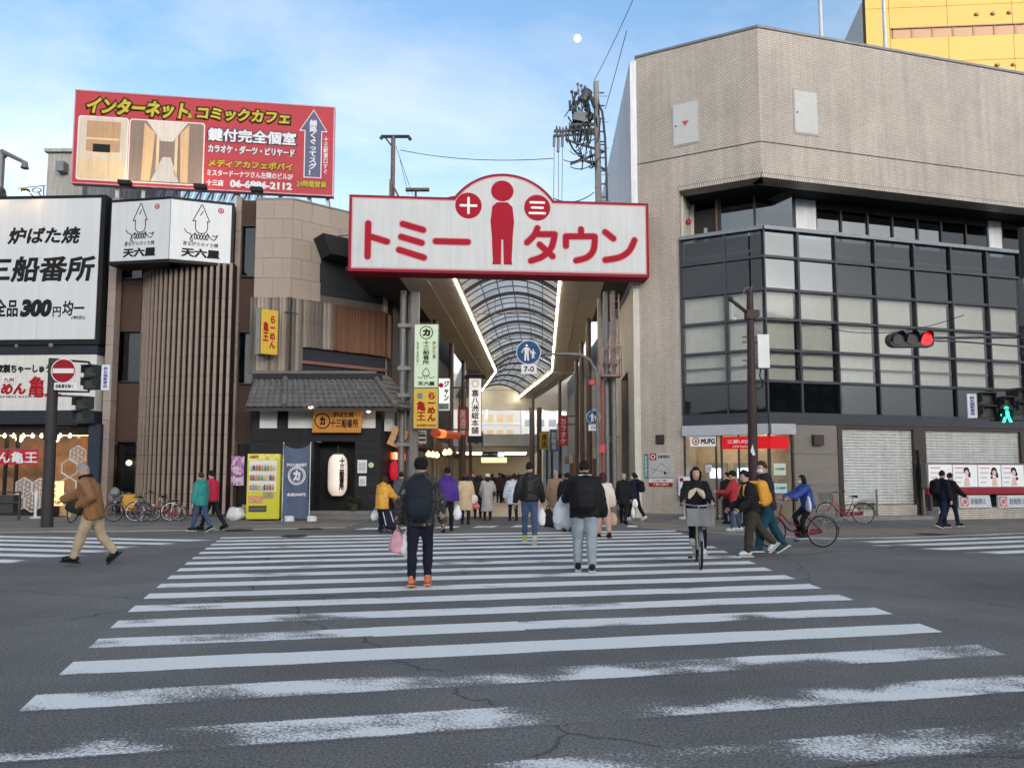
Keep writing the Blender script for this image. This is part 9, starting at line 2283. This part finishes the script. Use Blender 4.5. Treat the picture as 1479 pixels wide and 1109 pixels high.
# --- cream jacket woman
I = person('woman in cream jacket and maroon cap half hidden by the man in pale jeans', G(872, 776), 1.60, 6, cloth('cream_fleece', (0.60, 0.53, 0.44)), cloth('pink_beige', (0.48, 0.30, 0.23)), (BSH, SBK), hat=cloth('cap_maroon', (0.09, 0.015, 0.03)), hair=HAIRN, hairstyle='bob', puff=0.035, coat=0.04, wide=1.2, pose=dict(lL=10, lR=-8, kR=12, abR=14))
hand_bag('paper_bag', 'light brown paper bag carried by the woman in cream', I['handR'] + Vector((-0.05, -0.02, 0)), (0.15, 0.08, 0.17), M('kraft_paper', (0.46, 0.30, 0.20), 0.8, bump=0.3, bs=20), 2.2, amp=0.06)
# --- old man black coat, woman with ponytail
I = person('old man in black coat with grey hair beside the arcade pipes', G(901, 757), 1.58, -18, cloth('black_coat', (0.014, 0.014, 0.016)), BLACKC, (BSH, SBK), hair=HAIRG, hairstyle='short', puff=0.03, coat=0.10, pose=dict(lL=14, lR=-16, kR=8, fR=25, lean=5))
hand_bag('carrier_bag', 'white plastic bag between the old man in black and the woman in navy', I['handR'] + Vector((0.05, 0, -0.1)), (0.07, 0.06, 0.17), WBAG, 31.0)
I = person('woman in navy coat with a ponytail and a mask near the bank column', G(918, 753), 1.62, 60, cloth('navy_coat', (0.012, 0.015, 0.03)), BLACKC, (WSH, SWH), hairstyle='pony', mask=True, puff=0.025, coat=0.04, pose=dict(lL=18, lR=-16, kL=6, kR=14, fR=30))
backpack('small black backpack on the woman in navy', I, BLACKC, (0.13, 0.09, 0.19))
hand_bag('carrier_bag', 'white tote bag below the backpack of the woman in navy', I['handL'] + Vector((0.15, 0, 0.1)), (0.10, 0.05, 0.15), WBAG, 41.0, amp=0.08)
# --- old man with brown jacket, left
I = person('grey haired man in brown jacket and beige trousers striding to the left', G(131, 817), 1.72, 104, cloth('brown_jacket', (0.22, 0.10, 0.038), 0.75), cloth('beige_trousers', (0.40, 0.31, 0.21)), (BSH, SBK), hair=HAIRG, hairstyle='short', puff=0.045, coat=0.05, wide=1.18, fat=1.12, bottom=cloth('slate_shirt', (0.14, 0.16, 0.17)), scarf=cloth('collar_black', (0.015, 0.013, 0.013)), voxel=0.017, pose=dict(lL=19, lR=-15, kL=4, kR=22, fL=-6, fR=44, lean=13, hp=26, aR=46, eR=20, abR=14, aL=-30, eL=84, inL=20, abL=16))
Ib = I
fb = Ib['Mx'] @ Ib['TL']
o_ = thing('clutch_bag', 'small dark clutch bag held under the arm of the man in brown', 'bag', Mx=Matrix.Translation(I['handL'] + Vector((0.02, -0.02, 0.04))) @ Matrix.Rotation(R(20), 4, 'Y'))
put(superball((0, 0, 0), (0.14, 0.05, 0.09), 0.5, 18).mesh('bag_body', M('clutch_leather', (0.02, 0.02, 0.02), 0.4), True), 'bag_body', o_, WM[o_.name])
put(MB().tube([(-0.1, 0.0, -0.05), (-0.04, -0.02, -0.18), (0.03, 0, -0.26), (0.1, 0, -0.18), (0.1, 0, -0.05)], 0.01, 6).mesh('wrist_strap', BSH, True), 'wrist_strap', o_, WM[o_.name])
# --- teal and red jackets
I = person('person in red jacket behind the one in teal jacket', G(305, 766), 1.68, 78, cloth('red_jacket', (0.42, 0.012, 0.04)), DARKN, (BSH, SBK), hat=BLACKC, puff=0.03, coat=0.0, pose=dict(lL=20, lR=-22, kR=10, fR=25, aL=30, eL=60))
I = person('person in teal jacket and blue jeans walking to the left', G(289, 769), 1.60, 70, cloth('teal_jacket', (0.012, 0.21, 0.19), 0.7), DENIM, (BSH, SWH), hair=HAIRN, hairstyle='short', puff=0.035, hood=True, coat=0.05, pose=dict(lL=16, lR=-14, kL=6, kR=14, fR=25, hp=4))
# --- couple at the right
I = person('young man in black jacket and olive trousers with a yellow backpack', G(1088, 803), 1.66, 96, cloth('black_jacket2', (0.015, 0.015, 0.017)), cloth('olive', (0.05, 0.043, 0.032)), (WSH, SWH), hairstyle='messy', puff=0.03, coat=0.0, wide=1.3, pose=dict(lL=16, lR=-30, kL=10, kR=16, fR=42, lean=10, hp=12, aL=14, aR=10, eL=40, eR=45))
backpack('bright yellow backpack on the young man in olive trousers', I, cloth('pack_yellow', (0.66, 0.30, 0.02), 0.6), (0.16, 0.12, 0.25), strap=cloth('strap_yellow', (0.5, 0.25, 0.05)), detail=cloth('pocket_yellow', (0.62, 0.24, 0.02)))
I = person('tall man in grey jacket and teal trousers wearing a white mask', G(1110, 800), 1.80, 92, cloth('charcoal', (0.028, 0.026, 0.030)), cloth('teal_trousers', (0.016, 0.060, 0.085)), (M('shoe_teal', (0.02, 0.06, 0.08), 0.6), SWH), hair=HAIRN, hairstyle='messy', mask=True, puff=0.035, hood=False, coat=0.02, wide=1.25, pose=dict(lL=20, lR=-20, kL=8, kR=10, fR=30, lean=5, hp=10, hy=12, aL=20, aR=10, eL=40, eR=30))
I = person('man in red and beige vest standing before the bank door', G(1062, 768), 1.66, 60, cloth('red_vest', (0.35, 0.02, 0.03)), DENIM, (WSH, SWH), hat=BLACKC, puff=0.025, bottom=cloth('beige_shirt', (0.45, 0.33, 0.22)), pose=dict(lL=6, lR=-6, aL=30, eL=60, aR=20, eR=40))
I = person('person in black standing in the bank doorway', G(1052, 757), 1.64, 20, BLACKC, DARKN, (BSH, SBK), hairstyle='short', puff=0.025, pose=dict(hy=60))
I = person('person in dark coat between the bank door and the street pole', G(1078, 760), 1.66, 80, cloth('dark_coat3', (0.018, 0.017, 0.02)), DARKN, (BSH, SBK), hairstyle='short', puff=0.03, coat=0.05, pose=dict(lL=6, lR=-6))
# --- pair in black at the right
I = person('man in navy jacket with a backpack walking past the poster lightbox', G(1363, 764), 1.66, -78, cloth('navy_jacket', (0.010, 0.012, 0.022)), cloth('navy_jeans', (0.014, 0.02, 0.045)), (BSH, SWH), hairstyle='messy', puff=0.03, pose=dict(lL=14, lR=-12, kR=14, fR=22, aL=20, eL=30))
backpack('black backpack on the man passing the poster lightbox', I, cloth('pack_black2', (0.010, 0.010, 0.012)), (0.14, 0.10, 0.22))
I = person('person in black beside the man in navy jacket', G(1374, 762), 1.60, -80, BLACKC, cloth('navy_jeans2', (0.012, 0.018, 0.04)), (BSH, SWH), hairstyle='short', puff=0.025, pose=dict(lL=-10, lR=14, kL=14, fL=20, aR=26, eR=30, hy=10))
# --- cyclist coming towards the camera
cb = G(1027, 823)
dirc = R(-95)
cyc = bicycle('cream bicycle with a grey covered basket ridden towards the camera', (cb.x - 0.05, cb.y + 0.62, 0), R(-100), (0.52, 0.45, 0.33), 'front', 0.335, 0.0, cover=M('cover_grey', (0.20, 0.20, 0.205), 0.7, var=0.2, vs_=6, streak=0.2, bump=0.4, bs=12))
cx = Matrix.Translation((cb.x - 0.05, cb.y + 0.62, 0)) @ Matrix.Rotation(R(-100), 4, 'Z') @ Vector((-0.26, 0, 0))
I = person('woman in black with a cream scarf riding a bicycle towards the camera', (cx.x, cx.y, 0), 1.60, 170, cloth('black_sweater', (0.014, 0.014, 0.016)), BLACKC, (WSH, SWH), hairstyle='bob', puff=0.022, voxel=0.017, pose=dict(lL=42, lR=66, kL=44, kR=92, lean=6, aL=36, aR=36, eL=36, eR=36, abL=11, abR=11, hp=2), seat_z=0.90)
sc_ = MB()
for s in (-1, 1): sc_.tube([(0, 0.135, 1.235), (s * 0.08, 0.165, 1.17), (s * 0.14, 0.17, 1.07)], [0.02, 0.055, 0.03], 10, sq=(0.45, 1))
put(sc_.mesh('scarf', cloth('scarf_cream', (0.55, 0.46, 0.33)), True), 'scarf', I['obj'], Matrix.Translation((cx.x, cx.y, 0.90 - 0.515 * 1.6)) @ Matrix.Rotation(R(170), 4, 'Z') @ I['TL'])
# --- child on red bicycle, riding left
kb = G(1153, 790)
bicycle('dark red bicycle carrying a child in blue, heading left', (kb.x, kb.y, 0), R(180), (0.20, 0.012, 0.022), 'front', 0.33)
kx = Matrix.Translation((kb.x, kb.y, 0)) @ Matrix.Rotation(R(180), 4, 'Z') @ Vector((-0.24, 0, 0))
I = person('child in bright blue jacket on the dark red bicycle', (kx.x, kx.y, 0), 1.42, 90, cloth('blue_jacket', (0.012, 0.045, 0.24), 0.6), BLACKC, (BSH, SWH), hairstyle='bob', puff=0.035, coat=0.0, mask=True, pose=dict(lL=30, lR=52, kL=36, kR=70, lean=10, aL=52, aR=52, eL=20, eR=20), seat_z=0.86)
hand_bag('carrier_bag', 'white bag hanging at the side of the child in blue', I['Mx'] @ (I['TL'] @ Vector((-0.19, 0.03, 0.97))), (0.04, 0.12, 0.15), WBAG, 51.0, drop=0.03, amp=0.06)
hand_bag('handbag', 'pink patterned bag in the basket of the dark red bicycle', Matrix.Translation((kb.x, kb.y, 0)) @ Matrix.Rotation(R(180), 4, 'Z') @ Vector((0.58, 0, 1.22)), (0.12, 0.12, 0.14), M('bag_pink_pattern', (0.40, 0.14, 0.2), 0.6, var=0.6, vs_=14), 61.0, drop=0.02)
# --- parked bicycles
p = G(1222, 757); bicycle('red bicycle with a black rear basket parked by the left shutter', (p.x, p.y, 0.016), R(168), (0.30, 0.02, 0.03), 'front', 0.33, 4, True, steer=14)
p = G(186, 754); bicycle('purple step-through bicycle with a loaded basket parked at the slatted corner', (p.x, p.y, 0.016), R(172), (0.10, 0.03, 0.07), 'front', 0.31, 5, False, steer=10)
fbp = Matrix.Translation((p.x, p.y, 0.016)) @ Matrix.Rotation(R(172), 4, 'Z') @ Vector((0.56, 0, 1.12))
hand_bag('carrier_bag', 'grey checked bag in the basket of the purple bicycle', fbp + Vector((0, 0, 0.02)), (0.16, 0.14, 0.13), cloth('bag_check', (0.20, 0.20, 0.20), var=0.4), 71.0, drop=0.03)
p = G(208, 754.5); bicycle('black bicycle with white mudguards parked in the middle of the three', (p.x + 0.1, p.y + 0.45, 0.016), R(200), (0.03, 0.03, 0.032), None, 0.32, 5, guard=GALV)
p = G(240, 753); bicycle('small red folding bicycle parked at the slatted corner, rightmost of the three', (p.x, p.y, 0.016), R(185), (0.32, 0.03, 0.04), None, 0.255, 5, steer=10, guard=M('guard_red', (0.4, 0.05, 0.06), 0.4))
p = G(170, 750); t = thing('signboard', 'small yellow signboard standing behind the purple bicycle', 'sign', (p.x - 0.05, p.y + 0.75, 0.016))
part('board', MB().box(-0.26, 0.26, 0.0, 0.03, 0.25, 0.85), M('yellow_board', (0.50, 0.27, 0.03), 0.5, var=0.2, vs_=5), t); part('leg', MB().box(-0.24, -0.2, 0.0, 0.03, 0, 0.25).box(0.2, 0.24, 0.0, 0.03, 0, 0.25), STEEL, t)
# hanging signs deeper in the arcade
for k, (sd_, Y, z, w, hh_, col, nm, tx) in enumerate(((-1, 39, 3.6, 0.55, 1.5, (0.42, 0.03, 0.03), 'red', '居酒屋'), (-1, 43, 4.2, 0.7, 1.1, (0.5, 0.33, 0.03), 'yellow', 'お好焼'), (-1, 47, 3.4, 0.6, 1.6, (0.45, 0.46, 0.45), 'white', '薬局'), (1, 46, 3.4, 0.6, 1.8, (0.40, 0.03, 0.03), 'red', 'カラオケ'), (1, 49, 3.9, 0.7, 1.0, (0.45, 0.45, 0.43), 'white', '寿司'), (1, 53, 3.3, 0.6, 1.5, (0.05, 0.16, 0.3), 'blue', '駐輪場'), (-1, 53, 3.6, 0.8, 1.0, (0.03, 0.2, 0.12), 'green', '喫茶'), (1, 57, 3.6, 0.7, 1.3, (0.5, 0.3, 0.03), 'yellow', '焼肉'))):
 fr_ = A1 if Y < 50 else A2; yy = Y - YA if Y < 50 else Y - bend.y
 xc = (-xlo + 0.9 if sd_ < 0 else xro - 1.0)
 t = thing('hanging_sign', '%s hanging shop sign deep in the arcade on the %s' % (nm, 'left' if sd_ < 0 else 'right'), 'sign', fr_.world(xc, yy, z))
 part('sign_case', MB().box(xc - w / 2, xc + w / 2, yy, yy + 0.18, z, z + hh_), M('hang_' + nm, col, 0.6), t, fr_)
 part('bracket', MB().box(xc - w / 2, xc + w / 2 + (0.6 * sd_ if sd_ > 0 else 0), yy + 0.05, yy + 0.1, z + hh_, z + hh_ + 0.08), STEEL, t, fr_)
 text_fit(t, fr_, vtext(tx), xc - w * 0.28, xc + w * 0.28, z + 0.1, z + hh_ - 0.1, yy - 0.003, INK if nm in ('white', 'yellow') else INKW, 0.02)
# --- distant crowd in the arcade: a few people built once and copied
protos = []
for k, (cc, lc, hs) in enumerate((((0.016, 0.016, 0.018), (0.014, 0.014, 0.016), 'short'), ((0.05, 0.03, 0.025), (0.02, 0.02, 0.03), 'bob'), ((0.03, 0.035, 0.05), (0.012, 0.012, 0.014), 'short'), ((0.10, 0.085, 0.07), (0.02, 0.02, 0.02), 'long'))):
 I = person('tmp', (0, 0, 0), 1.62 + 0.05 * (k % 3), 0, cloth('crowd_%d' % k, cc), cloth('crowd_leg_%d' % k, lc), (BSH, SBK), hairstyle=hs, puff=0.03, coat=0.08 * (k % 2), voxel=0.032, pose=dict(lL=12, lR=-12, kR=12))
 protos.append(I['obj'])
def copy_tree(o, parent, Mx):
 c = o.copy(); COL.objects.link(c); c.parent = parent
 WM[c.name] = Mx
 for ch in [q for q in bpy.data.objects if q.parent == o]:
  copy_tree(ch, c, Mx)
 return c
random.seed(23)
spots_ = []
for i in range(30):
 Y = 33 + 36 * (i / 30.0) ** 0.8
 cxm = A1.world(0, Y - YA, 0).x if Y < 50 else A2.world(0, Y - 50, 0).x
 spots_.append((cxm + random.uniform(-2.3, 2.6), Y, random.choice((0, 0, 0, 180, 180, 170, -10, 10))))
fl = ['pedestrian in %s in the distant crowd under the arcade roof' % q for q in ('a black jacket', 'a dark brown coat', 'a slate blue jacket', 'a taupe coat')]
for i, (X, Y, rz) in enumerate(spots_):
 src = protos[i % 4]
 Mx = Matrix.Translation((X, Y, 0.02)) @ Matrix.Rotation(R(rz), 4, 'Z')
 if i < 4: c = src; WM[c.name] = Mx
 else:
  c = src.copy(); COL.objects.link(c); WM[c.name] = Mx
  for ch in src.children:
   d_ = ch.copy(); COL.objects.link(d_); d_.parent = c
   for g2 in ch.children:
    e_ = g2.copy(); COL.objects.link(e_); e_.parent = d_
 c.matrix_basis = Mx
 tag(c, fl[i % 4], 'person', 'distant arcade crowd')
bpy.data.scenes.remove(TMP)
